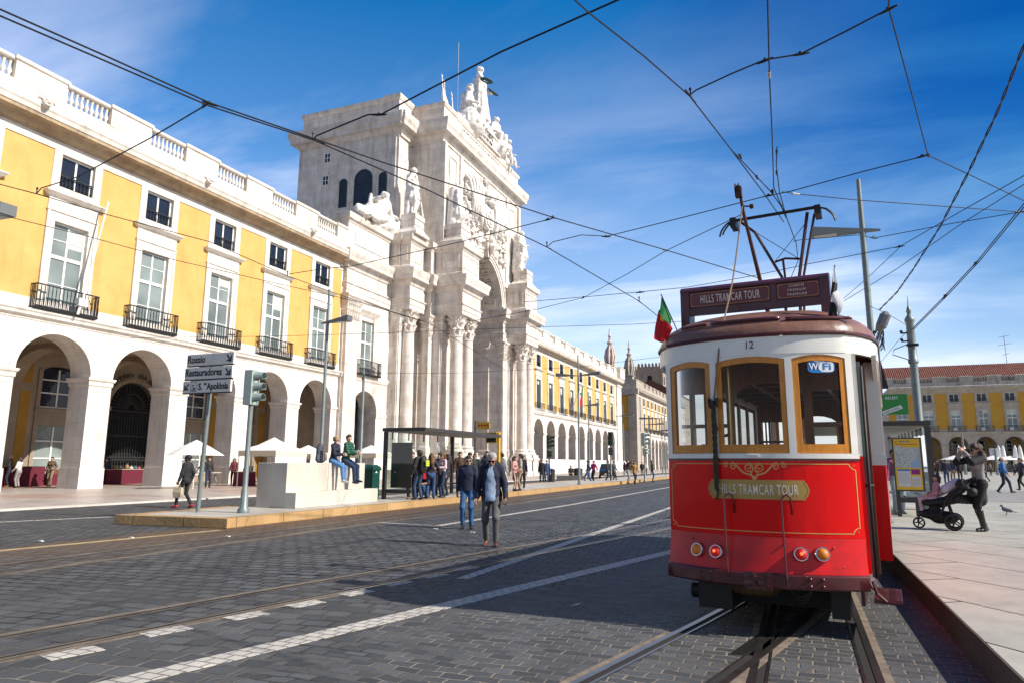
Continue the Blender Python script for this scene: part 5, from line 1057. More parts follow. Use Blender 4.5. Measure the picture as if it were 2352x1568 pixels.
# ------------------------------------------------------------------ tram (local: x across, y along the car from its near end, z up)
tram = root('tram', 'old red and white tram car with wooden windows, facing the camera on the right', 'tram', (-.40, 6.9, 0), R(-5.8), local=True)
RED = mat('red_gloss_enamel', (.80, .003, .004), .25, coat=.12, spec=.18, var=.07, vscale=2.5, obj=True)
RED2 = mat('faded_red_enamel', (.74, .012, .014), .30, coat=.12, spec=.3, vscale=4, var=.2, bmp=.001, col2=(.40, .02, .016), obj=True)
MAR = mat('maroon_paint', (.085, .012, .014), .35, coat=.35, var=.35, vscale=5, obj=True)
ROOFM = mat('weathered_maroon_roof', (.25, .115, .075), .40, var=.5, vscale=2.2, obj=True, bmp=.006, coat=.2)
CREAM = mat('cream_enamel', (.80, .77, .70), .28, coat=.5, var=.08, vscale=3, obj=True)
GOLD = mat('gold_paint', (.66, .38, .10), .45)
GOLDP = mat('gold_plaque', (.46, .29, .07), .45, 0., var=.12, vscale=4, obj=True)
CHROME = mat('chrome', (.62, .60, .56), .15, 1.)
RUBBER = mat('black_rubber', (.012, .012, .012), .6)
_m = RED; _n = _m.node_tree; bump(_n, _n.nodes['Principled BSDF'], noise(_n, pos(_n, True), 2.6, 2, .5, (3.2, 1, .8)), .012, .5)
def wood(name, c1, c2):
    m, nt, b = newmat(name); p = pos(nt, True); f = noise(nt, p, 7, 7, .65, (3, 3, .7)); nt.links.new(ramp(nt, f, [(.3, c2), (.65, c1)]).outputs[0], b.inputs['Base Color']); b.inputs['Roughness'].default_value = .32; b.inputs['Coat Weight'].default_value = .12; bump(nt, b, f, .003); return m
VARN = wood('varnished_oak', (.66, .25, .018), (.48, .16, .008)); WOODI = wood('dark_interior_timber', (.22, .085, .03), (.12, .042, .014))
TGL = glass('tram_glass', (.80, .82, .80), refl=.75, f0=-.02)
RB = 1.55
bow = lambda u: RB-math.sqrt(RB*RB-u*u)
def us(u0, u1, n): return [u0+(u1-u0)*i/n for i in range(n+1)]
def bstrip(b, u0, u1, zlo, zhi, d0, d1, n=10, rear=False):
    """solid strip following the rounded end: between offsets d0 (outer) and d1 (inner)"""
    fl = lambda z: z if callable(z) else (lambda u: z)
    zl, zh = fl(zlo), fl(zhi); rs = []
    for u in us(u0, u1, n):
        ny = math.sqrt(RB*RB-u*u)/RB; nx = u/RB; q = lambda d, z: (u-nx*d*0, bow(u)+d/ny*1.0 if False else bow(u)+d, z)
        rs.append([q(d0, zl(u)), q(d0, zh(u)), q(d1, zh(u)), q(d1, zl(u))])
    b.rings(rs); return b
UE = .87; LEN = 8.2
def back(o, nm=None):
    c = o.copy(); COL.objects.link(c); c.parent = tram; c.rotation_euler = (0, 0, math.pi); c.location = (0, LEN, 0)
    for ch in list(o.children): d = ch.copy(); COL.objects.link(d); d.parent = c
    return c
def frontpart(name, b, m, both=True, smooth=40, parent=None):
    o = b.build(name, m, parent or tram, smooth=smooth, world=False)
    if both and parent is None: back(o)
    return o
# dash panel, apron, bumper
frontpart('dash_panel', bstrip(MB(), -UE, UE, .86, 1.535, 0, .04, 40), RED)
b = MB(); n = 40
b.rings([[(u*1.0, bow(u)-.0, .858), (u*1.0, bow(u)-.012, .78), (u*1.005, bow(u)-.038, .64), (u*1.01, bow(u)-.06, .555), (u*.99, bow(u)+.06, .555), (u*.99, bow(u)+.05, .858)] for u in us(-UE, UE, n)]); 
for u, z in ((-.70, .63), (-.62, .80), (-.24, .60), (.22, .80), (.62, .78), (.69, .62)): y = bow(u)-.035+(z-.66)*.12; b.disc((u, y, z), (u/RB, -1, .2), [(.009, -.01), (.008, .006), (.003, .009)], 6)
apron = frontpart('apron', b, RED2)
b = MB(); b.rings([[(u*1.005, bow(u)-.085, .553), (u*1.005, bow(u)-.10, .54), (u*1.005, bow(u)-.10, .44), (u*1.005, bow(u)-.085, .425), (u*.98, bow(u)+.08, .425), (u*.98, bow(u)+.08, .553)] for u in us(-UE-.01, UE+.01, n)])
for (uc) in (-.475, .475):
    for du in (-.05, .05):
        for zc in (.46, .52): v = bow(uc+du)-.10; b.disc((uc+du, v, zc), (uc/RB, -1, 0), [(.016, 0), (.016, .008), (.008, .016)], 8)
bump_ = frontpart('bumper', b, MAR)
b = MB(); b.mould(-.11, -.15, .12, -.10, [(.43, 0), (.55, 0), (.565, -.01)]); b.box(-.09, -.20, .425, .07, -.151, .448); b.box(-.10, -.20, .50, .06, -.151, .535); b.tube([(-.02, -.175, .42), (-.02, -.175, .56)], .02, 8); b.box(.05, -.165, .42, .13, -.151, .57)
for zc in (.455, .5, .545): b.disc((.095, -.165, zc), (0, -1, 0), [(.016, 0), (.014, .012)], 6)
frontpart('coupler', b, MAR)
# sill, header, posts
b = bstrip(MB(), -UE, UE, 1.536, 1.556, -.012, .04, 30); 
for u in us(-.82, .82, 22): b.disc((u, bow(u)-.012, 1.546), (u/RB, -1, 0), [(.006, 0), (.004, .004)], 6)
frontpart('belt_rail', b, MAR)
b = bstrip(MB(), -UE-.005, UE+.005, 1.557, 1.602, -.008, .05, 30); b.box(-.05, -.03, 1.575, .05, -.008, 1.59); frontpart('window_sill', b, CREAM)
WINS = [(-.815, -.375), (-.315, .315), (.375, .815)]
def archtop(u0, u1, z=2.47, rise=.035): return lambda u: z+rise*(1-((u-(u0+u1)/2)/((u1-u0)/2))**2)-(.03 if u0 > .3 or u1 < -.3 else 0)*0
b = MB(); edges = [-UE, -.815, -.375, -.315, .315, .375, .815, UE]
for u0, u1 in ((-UE, -.815), (-.375, -.315), (.315, .375), (.815, UE)): bstrip(b, u0, u1, 1.603, 2.52, -.006, .05, 3)
for u0, u1 in WINS: bstrip(b, u0, u1, archtop(u0, u1), 2.54, -.006, .05, 12)
frontpart('front_posts', b, CREAM)
for k, (u0, u1) in enumerate(WINS):
    b = MB(); w_ = .05; top = archtop(u0, u1)
    bstrip(b, u0+.001, u0+w_, 1.604, lambda u: top(u)-.001, .004, .045, 2); bstrip(b, u1-w_, u1-.001, 1.604, lambda u: top(u)-.001, .004, .045, 2)
    bstrip(b, u0+w_, u1-w_, 1.604, 1.685, .0045, .0445, 8); bstrip(b, u0+w_, u1-w_, lambda u: top(u)-.055, lambda u: top(u)-.001, .0045, .0445, 10)
    wf = b.build('windscreen', VARN, tram, smooth=40, world=False); g = MB()
    g.grid([[(u, bow(u)+.025, 1.675), (u, bow(u)+.025, top(u)-.05)] for u in us(u0+w_-.005, u1-w_+.005, 8)]); g.build('glass_pane', TGL, wf, smooth=True, world=False); back(wf)
# outline of the letterboard and roof, wider than the dash
def outline(k=1.0, ext=0.):
    pts = [(-1.09, 1.05), (-1.075, .85), (-1.03, .62), (-.96, .44), (-.90, .33)]
    fr = pts+[(u, bow(u)-.012) for u in us(-.82, .82, 20)]+[(-x, y) for x, y in pts[::-1]]
    rr = [(-x, LEN-y) for x, y in fr]
    full = fr+[(1.09, y) for y in (2.2, 4, 6)]+rr+[(-1.09, y) for y in (6, 4, 2.2)]
    c = (0, LEN/2)
    return full
OUT = outline()
def ring(sc_in, z, grow=0.):
    """outline moved inwards: sides towards the axis, ends along the car"""
    r = []
    for x, y in OUT:
        yy = y
        if y < 1.6: yy = 1.6-(1.6-y)*(1-sc_in)-grow
        if y > LEN-1.6: yy = LEN-1.6+(y-LEN+1.6)*(1-sc_in)+grow
        r.append((x*(1-sc_in)+grow*np.sign(x), yy, z))
    return r
b = MB(); b.rings([ring(0, 2.52), ring(0, 2.685), ring(.03, 2.685), ring(.03, 2.52)][::1]+[ring(0, 2.52)], cap=False); b.build('letterboard', CREAM, tram, smooth=40, world=False)
b = MB(); b.rings([ring(0, 2.686, .012), ring(0, 2.705, .018), ring(0, 2.72, .012), ring(.02, 2.725, 0)], cap=False); b.build('roof_moulding', MAR, tram, world=False)
rs = []
for t in (0, .06, .14, .25, .38, .52, .66, .8, .92, 1.0):
    a = t*math.pi/2; rs.append(ring(min(.985, 1-math.cos(a)*1.0) if t else .0, 2.715+.425*math.sin(a)))
MB().rings(rs, cap=False).build('roof', ROOFM, tram, smooth=50, world=False)
def rooft(x, zoff, tt): return None
for (u0, u1, t) in ((-.68, -.40, .22), (-.36, .29, .22), (.34, .90, .20)):
    a = t*math.pi/2; s_ = 1-math.cos(a); z = 2.715+.425*math.sin(a); pts = []
    for u in us(u0, u1, 12): y = bow(min(.9, abs(u)/(1-s_)))-.012; pts.append((u, 1.6-(1.6-y)*(1-s_)-.01, z+.012))
    b = MB(); b.tube([(p[0], p[1], p[2]+.03*math.sin(i/12*math.pi)**.4*0) for i, p in enumerate(pts)], .017, 6); b.build('rain_strip', MAR, tram, smooth=True, world=False)
# sides: posts, waist panels, windows
for sx in (-1, 1):
    b = MB(); x0, x1 = sorted((sx*1.03, sx*1.07))
    b.box(x0, 1.06, .62, x1, LEN-1.06, 1.50); b.build('side_panel', RED, tram, world=False)
    b = MB(); x0, x1 = sorted((sx*1.02, sx*1.085)); b.box(x0, 1.055, 1.501, x1, LEN-1.055, 1.60); b.box(*sorted((sx*1.03, sx*1.07))[:1], 1.06, 1.601, sorted((sx*1.03, sx*1.07))[1], 1.30, 2.52)
    ny = 7; dy = (LEN-2.6)/ny
    for k in range(ny+1): y = 1.3+k*dy; b.box(sorted((sx*1.03, sx*1.07))[0], y-.05 if k else y, 1.601, sorted((sx*1.03, sx*1.07))[1], y+.05, 2.52)
    b.build('side_posts', CREAM, tram, world=False)
    for k in range(ny):
        y0, y1 = 1.35+k*dy, 1.25+(k+1)*dy+(.0); f = MB(); xa, xb = sorted((sx*1.035, sx*1.06))
        f.box(xa, y0, 1.602, xb, y0+.05, 2.5); f.box(xa, y1-.05, 1.602, xb, y1, 2.5); f.box(xa, y0+.05, 1.602, xb, y1-.05, 1.66); f.box(xa, y0+.05, 2.44, xb, y1-.05, 2.5)
        wo = f.build('side_window', WOODI, tram, world=False); MB().add([(sx*1.05, y0+.05, 1.66), (sx*1.05, y1-.05, 1.66), (sx*1.05, y1-.05, 2.44), (sx*1.05, y0+.05, 2.44)], [(0, 1, 2, 3)]).build('glass_pane', TGL, wo, world=False)
    # corner post beside the open doorway, door leaf, grab pole, curved header bracket
    for yy, fl in (((0, 1),) if sx > 0 else ((LEN, -1),)):
        Y = lambda y: yy+fl*y
        b = MB(); b.box(min(sx*.872, sx*.90), min(Y(.285), Y(.36)), .56, max(sx*.872, sx*.90), max(Y(.285), Y(.36)), 1.58); b.build('corner_post', RED, tram, world=False)
        b = MB(); b.box(min(sx*.872, sx*.90), min(Y(.285), Y(.36)), 1.581, max(sx*.872, sx*.90), max(Y(.285), Y(.36)), 2.52); b.build('corner_post', CREAM, tram, world=False)
        b = MB(); b.box(min(sx*.90, sx*.93), min(Y(.37), Y(.47)), .52, max(sx*.90, sx*.93), max(Y(.37), Y(.47)), 2.45); d_ = b.build('door_leaf', mat('green_grey_door', (.10, .13, .125), .4, var=.2, vscale=6, obj=True), tram, world=False)
        b = MB(); b.box(min(sx*.94, sx*.965), min(Y(.60), Y(.66)), .52, max(sx*.94, sx*.965), max(Y(.60), Y(.66)), 2.45); b.build('door_leaf', WOODI, tram, world=False)
        b = MB(); b.tube([(sx*.935, Y(.31), .52), (sx*.935, Y(.31), 1.25), (sx*.94, Y(.31), 2.4)], .014, 6); b.tube([(sx*.89, Y(.31), 1.32), (sx*.97, Y(.34), 1.32)], .012, 6); b.build('grab_pole', RUBBER, tram, smooth=True, world=False)
        b = MB(); b.rings([[(sx*(1.0+.085*math.sin(a)*0), Y(1.05), z) for z in (2.3, 2.52)] for a in (0, 1)], cap=False)
        for z0_, z1_, m_ in ((.60, 1.50, RED), (1.60, 2.52, CREAM)): MB().box(min(sx*.95, sx*1.075), min(Y(1.0), Y(1.058)), z0_, max(sx*.95, sx*1.075), max(Y(1.0), Y(1.058)), z1_).build('door_pillar', m_, tram, world=False)
        MB().box(min(sx*.94, sx*1.09), min(Y(.99), Y(1.054)), 1.501, max(sx*.94, sx*1.09), max(Y(.99), Y(1.054)), 1.599).build('pillar_band', CREAM, tram, world=False)
        pr_ = [(Y(1.06), 2.3), (Y(1.06), 2.52), (Y(.5), 2.52), (Y(.62), 2.45), (Y(.8), 2.39), (Y(.95), 2.35)]; MB().prism(pr_, 'x', min(sx*1.03, sx*1.07), max(sx*1.03, sx*1.07)).build('door_bracket', CREAM, tram, world=False)
        # step hung below the doorway
        b = MB(); b.prism([(Y(.30), .50), (Y(.30), .36), (Y(.30), .28), (Y(1.0), .26), (Y(1.0), .50)][:5], 'x', min(sx*.80, sx*.83), max(sx*.80, sx*.83)); 
        b.rings([[(sx*(.84+.02*k), Y(.30), .54-.07*k+.010*k*k) , (sx*(.84+.02*k), Y(1.0), .54-.07*k+.010*k*k), (sx*(.86+.02*k), Y(1.0), .54-.07*k+.010*k*k), (sx*(.86+.02*k), Y(.30), .54-.07*k+.010*k*k)] for k in range(4)])
        b.box(min(sx*.90, sx*1.12), min(Y(.28), Y(1.0)), .315, max(sx*.90, sx*1.12), max(Y(.28), Y(1.0)), .345)
        for k in range(13): b.box(min(sx*1.02, sx*1.115), min(Y(.30+.05*k), Y(.325+.05*k)), .345, max(sx*1.02, sx*1.115), max(Y(.30+.05*k), Y(.325+.05*k)), .352)
        b.tube([(sx*.9, Y(.29), .5), (sx*.93, Y(.285), .40), (sx*1.0, Y(.285), .335), (sx*1.12, Y(.285), .33)], .014, 5)
        b.build('step', MAR, tram, world=False)
# interior
b = MB(); b.box(-.86, .36, .80, .86, LEN-.36, .86); b.box(-1.03, 1.1, .802, -.861, LEN-1.1, .862); b.box(.861, 1.1, .802, 1.03, LEN-1.1, .862); b.build('floor', WOODI, tram, world=False)
b = MB(); b.rings([ring(.06, 2.60), ring(.3, 2.64), ring(.6, 2.66), ring(.97, 2.665)], cap=False); b.build('ceiling', mat('varnished_ceiling', (.20, .10, .04), .5, obj=True, var=.2, vscale=3), tram, world=False)
b = MB()
for k in range(9): y = .9+k*.8; b.box(-1.0, y, 2.56, 1.0, y+.05, 2.62)
for x in (-.45, .41): b.box(x, .5, 2.55, x+.05, LEN-.5, 2.60)
b.build('ceiling_ribs', WOODI, tram, world=False)
for yb in (1.12, LEN-1.16):
    b = MB()
    for (x0, x1) in ((-1.03, -.96), (-.44, -.36), (.36, .44), (.96, 1.03)): b.box(x0, yb, .862, x1, yb+.05, 2.58)
    for (x0, x1) in ((-.96, -.44), (.44, .96)): b.box(x0, yb+.005, .862, x1, yb+.045, 1.55); b.box(x0, yb+.005, 2.28, x1, yb+.045, 2.58); b.box(x0, yb+.005, 1.9, x1, yb+.045, 1.94)
    b.prism([(-.36, 2.58), (-.36, 2.2)]+[(.36*math.cos(a), 2.2+.18*math.sin(a)) for a in np.linspace(math.pi, 0, 9)]+[(.36, 2.58)], 'y', yb+.004, yb+.046); b.build('bulkhead', WOODI, tram, world=False)
for k in range(6):
    y = 1.7+k*.85
    for x in (-.62, .62): st = MB(); st.box(x-.33, y, 1.20, x+.33, y+.42, 1.27); st.box(x-.33, y+.40, 1.27, x+.33, y+.46, 1.74); st.box(x-.3, y+.1, .862, x+.3, y+.3, 1.20); st.build('seat', WOODI, tram, world=False)
b = MB(); 
for x in (-.30, .36): b.tube([(x, .62, .86), (x, .62, 2.6)], .016, 6)
b.build('handrail', mat('brass', (.45, .30, .10), .25, 1.), tram, world=False)
b = MB(); b.mould(-.58, .34, -.34, .56, [(.86, 0), (1.5, 0), (1.62, .03), (1.66, .03), (1.70, -.03)]); b.tube([(-.46, .45, 1.7), (-.46, .45, 1.76), (-.30, .42, 1.79)], .016, 6); b.build('controller', mat('bronze_casing', (.10, .07, .04), .4, .6), tram, world=False)
# underframe
b = MB(); b.box(-.60, .2, .16, -.29, .62, .42); b.box(-.62, .9, .12, .62, LEN-.9, .62); b.box(-.85, .4, .42, .85, LEN-.4, .79); b.tube([(-.72, .45, .27), (-.60, .45, .27)], .07, 10); b.box(.55, .35, .14, .70, .75, .42); b.build('underframe', mat('oily_black_iron', (.014, .012, .011), .6, var=.3, vscale=8, obj=True), tram, world=False)
b = MB(); b.disc((-.10, .30, .42), (0, -.2, -1), [(.25, 0), (.24, .06), (.18, .12), (.05, .14)], 18); b.build('gong', mat('rusty_brown_steel', (.12, .075, .035), .6, .4, var=.4, vscale=9, obj=True), tram, smooth=30, world=False)
b = MB()
for k, r_ in enumerate((.10, .13, .16)): b.tube([(.20+.22*i/8, .22+.03*k, .42-r_*math.sin(math.pi*i/8)) for i in range(9)], .014, 5)
b.build('brake_hose', RUBBER, tram, smooth=True, world=False)
for y in (2.6, LEN-2.6):
    for sx in (-1, 1): w_ = MB(); w_.disc((sx*.38, y, .32), (sx, 0, 0), [(.34, 0), (.34, .02), (.31, .03), (.31, .09), (.1, .1), (.1, .14)], 22); w_.build('wheel', STEEL, tram, world=False)
# rear lamps with chrome rims
AMB = emit('amber_lens', (.62, .17, .008), .05); RLN = emit('red_lens', (.42, .008, .006), .25); GLOW = emit('lit_bulb', (1, .10, .02), 1.8)
for u, z, m in ((-.557, .70, AMB), (-.371, .70, RLN), (.356, .72, RLN), (.524, .725, AMB)):
    y = bow(u)-.036; nr = Vector((u/RB, -1, .22)).normalized(); c = Vector((u, y, z))
    l = MB(); l.disc(c, nr, [(.068, -.05), (.068, .02), (.06, .035), (.052, .035), (.05, .02)], 20); lo = l.build('tail_lamp', CHROME, tram, smooth=40, world=False)
    q = MB(); q.disc(c, nr, [(.051, .02), (.048, .04), (.036, .056), (.018, .064), (.002, .066)], 18); q.build('lens', m, lo, smooth=True, world=False)
    if m is RLN: q = MB(); q.disc(c, nr, [(.016, .062), (.013, .067), (.002, .0695)], 10); q.build('bulb_glow', GLOW, lo, smooth=True, world=False)
# brackets / rods
for u, z0, hook in ((-.27, .50, -1), (.232, .46, 1)):
    b = MB(); y = bow(u); pts = [(u+.012, y-.115, z0), (u+.008, y-.10, z0+.06), (u, y-.085, .86), (u-.005, y-.075, 1.19)]+[(u+.005+.035*(1-math.cos(a)), y-.075+.02*math.sin(a/2), 1.19+.045*math.sin(a)) for a in (.5, 1.1, 1.6, 2.2, 2.8)]+[(u+.075, y-.015, 1.06)]
    b.tube(pts, .0085, 6); b.build('hook_rod', MAR, tram, smooth=True, world=False)
# gold line work and plaque on the dash
def wrap(d=.0025): return lambda v: (v.x, bow(v.x)-d-v.z*.5, v.y)
def stripe(b, pts, wd=.0038, d=.003):
    P = [Vector(p) for p in pts]; L = []
    for i, p in enumerate(P):
        t = (P[min(i+1, len(P)-1)]-P[max(i-1, 0)]).normalized(); n_ = Vector((-t.y, t.x)); L.append([(p+n_*s).to_tuple() for s in (-wd, wd)])
    b.grid([[(x, bow(x)-d, z) for x, z in r] for r in L])
b = MB(); ua, za, zb = .835, .90, 1.508
def bez(p): return smooth_line(p, 6)
nt_ = [(-ua+.045, zb), (ua-.045, zb)]
stripe(b, [(u, zb) for u in us(-ua+.05, ua-.05, 30)]); stripe(b, [(u, za) for u in us(-ua+.05, ua-.05, 30)])
for s in (-1, 1):
    stripe(b, [(s*ua, z) for z in us(za+.05, zb-.05, 10)])
    for zc, sz in ((zb, -1), (za, 1)):
        stripe(b, bez([(s*(ua-.05), zc), (s*(ua-.045), zc+sz*.02), (s*(ua-.02), zc+sz*.045), (s*ua, zc+sz*.05)])); b.disc((s*(ua-.015), bow(ua-.015)-.003, zc+sz*.014), (0, -1, 0), [(.009, 0), (.008, .001)], 6)
# scrolls
def spiral(cx, cz, r, a0, turns, s): return [(cx+r*(1-i/26*.8)*math.cos(a0+s*turns*6.283*i/26), cz+r*(1-i/26*.8)*math.sin(a0+s*turns*6.283*i/26)) for i in range(27)]
for s in (-1, 1):
    stripe(b, bez([(s*.005, 1.39), (s*.03, 1.405), (s*.09, 1.425), (s*.13, 1.46), (s*.17, 1.505), (s*.205, 1.515)]), .007)
    for (cx, cz, r, a0, t, d) in ((.048, 1.475, .040, -2.2, 1.3, 1), (.185, 1.482, .032, 1.9, 1.2, -1), (.255, 1.495, .026, 2.4, 1.2, -1)): stripe(b, [(s*(x), z) for x, z in spiral(cx, cz, r, a0, t, d)], .0042)
    stripe(b, bez([(s*.012, 1.392), (s*.03, 1.42), (s*.012, 1.452), (s*.02, 1.50), (s*.05, 1.514)]), .006)
b.add([(x, bow(x)-.0032, z) for x, z in ((-.03, 1.385), (0, 1.392), (.03, 1.385), (.016, 1.372), (0, 1.355), (-.016, 1.372))], [tuple(range(6))])
b.build('gold_lining', GOLD, tram, world=False)
def plaque_pts(x0, x1, z0, z1, k):
    zc = (z0+z1)/2; return [(x0+k, z0), (x1-k, z0), (x1-k, z0+.02), (x1-k*.5, z0+.03), (x1, zc), (x1-k*.5, z1-.03), (x1-k, z1-.02), (x1-k, z1), (x0+k, z1), (x0+k, z1-.02), (x0+k*.5, z1-.03), (x0, zc), (x0+k*.5, z0+.03), (x0+k, z0+.02)]
def plaque(b, pts, d):
    n_ = 28; xs = sorted(set([p[0] for p in pts])); x0, x1 = xs[0], xs[-1]; P = pts+[pts[0]]
    def zr(x):
        zs = []
        for (xa, za_), (xb, zb_) in zip(P[:-1], P[1:]):
            if min(xa, xb)-1e-6 <= x <= max(xa, xb)+1e-6 and abs(xa-xb) > 1e-6: zs.append(za_+(zb_-za_)*(x-xa)/(xb-xa))
        return (min(zs), max(zs))
    allx = sorted(set(us(x0+.001, x1-.001, n_)+[min(max(x, x0+.001), x1-.001) for x in xs])); b.grid([[(x, bow(x)-d, zr(x)[0]), (x, bow(x)-d, zr(x)[1])] for x in allx])
b = MB(); plaque(b, plaque_pts(-.440, .460, 1.187, 1.362, .040), .0035); pq = b.build('name_plaque', GOLDP, tram, world=False)
b = MB(); stripe(b, plaque_pts(-.426, .446, 1.199, 1.350, .036)+plaque_pts(-.426, .446, 1.199, 1.350, .036)[:1], .0022, .0045); b.build('plaque_border', mat('brown_line', (.16, .07, .02), .5), pq, world=False)
IVO = mat('ivory_lettering', (.78, .72, .58), .5)
def decotext(s, x, z, size, m, parent, warp, fit=0): 
    text('lettering', s, size, m, parent, None, bold=size*.004, ext=.0008, warp=lambda v: warp(Vector((v.x+x, v.y*1.12+z, v.z))), fit=fit, spacing=1.12, world=False)
decotext('HILLS TRAMCAR TOUR', .015, 1.232, .115, IVO, pq, wrap(.0055), .70)
text('fleet_number', '12', .105, MAR, tram, None, warp=lambda v: (v.x+.015, bow(v.x+.015)-.014-v.z*.5, v.y+2.578), sx=.85, world=False)
# free wireless sticker on the right windscreen
def blob(cx, cz, rx, rz, pw, d, n_=28): return [(cx+rx*abs(math.cos(t))**pw*np.sign(math.cos(t)), cz+rz*abs(math.sin(t))**pw*np.sign(math.sin(t))) for t in np.linspace(0, 2*math.pi, n_+1)[:-1]]
def decal(name, pts, d, m, par=None): 
    x0 = .62; sl = x0/math.sqrt(RB*RB-x0*x0); return MB().add([(x, bow(x0)+.018+sl*(x-x0)-d, z) for x, z in pts], [tuple(range(len(pts)))]).build(name, m, par or tram, world=False), (lambda v: (v.x+x0, bow(x0)+.018+sl*v.x-d-.002-v.z*.3, v.y))
BLU = mat('sticker_blue', (.01, .19, .52), .4); WHT = mat('sticker_white', (.8, .8, .8), .5)
st, _ = decal('sticker', blob(.618, 2.392, .112, .056, .5, 0), .004, BLU)
_, wf_ = decal('sticker_panel', [(x, z) for x, z in blob(.664, 2.391, .058, .047, .5, 0)], .006, WHT, st)
text('lettering', 'Wi', .088, WHT, st, None, warp=lambda v: wf_(Vector((v.x-.055, v.y+2.366, v.z))), fit=.088, bold=.001, world=False); text('lettering', 'Fi', .088, BLU, st, None, warp=lambda v: wf_(Vector((v.x+.046, v.y+2.366, v.z))), fit=.066, bold=.001, world=False)
decal('sticker_bubble', blob(.605, 2.452, .046, .020, .9, 0), .0075, WHT, st); text('lettering', 'FREE', .030, mat('sticker_black', (.02, .02, .025), .5), st, None, warp=lambda v: (v.x+.605, bow(.62)+.018+.43*(v.x-.015)-.011, v.y+2.443), world=False)
# roof sign
SY = .80; rz_ = 3.41
b = MB(); b.box(-.80, SY-.10, 2.90, -.705, SY+.14, 3.36); b.box(.62, SY-.10, 2.90, .71, SY+.14, 3.36); b.rings([[(x, SY-.11, 3.36), (x, SY-.11, 3.385), (x, SY-.06, 3.42), (x, SY+.09, 3.43), (x, SY+.15, 3.40), (x, SY+.15, 3.36)] for x in (-.80, .71)])
b.box(-.705, SY-.09, 3.10, .62, SY-.03, 3.17); b.box(.145, SY-.095, 3.17, .20, SY+.0, 3.36); b.box(-.705, SY-.07, 3.165, .62, SY-.02, 3.36)
for u in (-.75, .665): 
    for z in (3.33, 3.28): b.disc((u, SY-.10, z), (0, -1, 0), [(.012, 0), (.01, .006)], 6)
sg = b.build('roof_sign', MAR, tram, world=False)
SIGN = mat('crimson_sign_board', (.13, .008, .012), .35, coat=.4)
def signboard(x0, x1, z0, z1):
    o = MB().box(x0, SY-.085, z0, x1, SY-.0705, z1).build('sign_board', SIGN, sg, world=False); q = MB(); k = .022; yy = SY-.0865
    P = [(x0+.012+k, z0+.012), (x1-.012-k, z0+.012), (x1-.012, z0+.012+k), (x1-.012, z1-.012-k), (x1-.012-k, z1-.012), (x0+.012+k, z1-.012), (x0+.012, z1-.012-k), (x0+.012, z0+.012+k)]
    for (a, c), (d, e) in zip(P, P[1:]+P[:1]): q.tube([(a, yy, c), (d, yy, e)], .0022, 4)
    for a in (x0+.02, x1-.02):
        for c in (z0+.02, z1-.02): q.disc((a, yy, c), (0, -1, 0), [(.006, 0), (.005, .002)], 6)
    q.build('gold_lining', GOLD, sg, world=False); return o
signboard(-.70, .14, 3.185, 3.352); signboard(.205, .615, 3.185, 3.352)
flat = lambda v: (v.x, SY-.088-v.z*.4, v.y)
decotext('HILLS TRAMCAR TOUR', -.275, 3.228, .112, IVO, sg, flat, .62)
for k, s in enumerate(('LISBON', 'PREMIUM', 'TRAMCAR')): text('lettering', s, .036, IVO, sg, None, warp=lambda v: flat(Vector((v.x+.40, v.y+3.306-.046*k, v.z))), spacing=1.25, world=False)
b = MB(); 
for k in range(6): b.lathe([(.03, 3.02), (.045, 3.04), (.045, 3.07), (.02, 3.09)], (.30+.08*k, 1.2, 0), 8)
b.box(-.5, 1.1, 2.98, .62, 1.3, 3.03); b.build('roof_resistors', CHROME, tram, world=False)
# trolley pole, rope, pantograph
b = MB(); b.tube([(-.02, 1.75, 3.0), (-.01, 1.7, 3.2), (-.128-.03, 1.18, 4.36), (-.165, 1.10, 4.50)], [.03, .026, .019, .017], 8); b.disc((-.20, 1.06, 4.60), (1, .1, 0), [(.07, -.02), (.07, -.012), (.045, 0), (.045, .012), (.07, .022), (.07, .03)], 14); b.box(-.215, 1.02, 4.50, -.145, 1.10, 4.62); b.disc((-.06, 1.15, 4.40), (1, 0, 0), [(.025, -.02), (.03, 0), (.025, .02)], 10); b.tube([(-.15, 1.16, 4.42), (-.06, 1.15, 4.40)], .01, 5)
b.build('trolley_pole', mat('rusty_maroon_steel', (.085, .03, .02), .45, .3, var=.4, vscale=6, obj=True), tram, smooth=40, world=False)
rope = mat('hemp_rope', (.20, .14, .08), .9); ropeg = mat('old_green_rope', (.055, .05, .032), .9, var=.4, vscale=20, obj=True)
b = MB(); b.tube(smooth_line([(-.16, 1.14, 4.42), (-.21, .62, 3.45), (-.255, .05, 2.72), (-.338, .02, 2.12)], 5), .0085, 5); b.build('trolley_rope', rope, tram, world=False)
b = MB(); rg = random.Random(2)
for k in range(4): b.tube([(-.345+.016*math.sin(z*26+k*1.6), .005+.012*math.cos(z*26+k*1.6), z) for z in np.linspace(2.10, 1.17+.05*k, 30)], .0095, 5)
for k in range(7): b.tube([(-.345+.045*math.sin(t+k), -.0+.03*math.cos(t*1.3+k), 2.08+.045*math.sin(t*1.7+k*2)) for t in np.linspace(0, 5, 10)], .009, 5)
b.tube([(-.34, .01, 2.08), (-.36, -.01, 1.95), (-.31, -.01, 1.82), (-.33, 0, 1.9), (-.345, .01, 2.05)], .009, 5); b.build('rope_bundle', ropeg, tram, world=False)
PM = mat('pantograph_maroon', (.06, .016, .016), .4, .3, obj=True, var=.3, vscale=5); PB = mat('dark_collector_steel', (.03, .03, .033), .4, .6)
pg = MB(); pv = 2.0
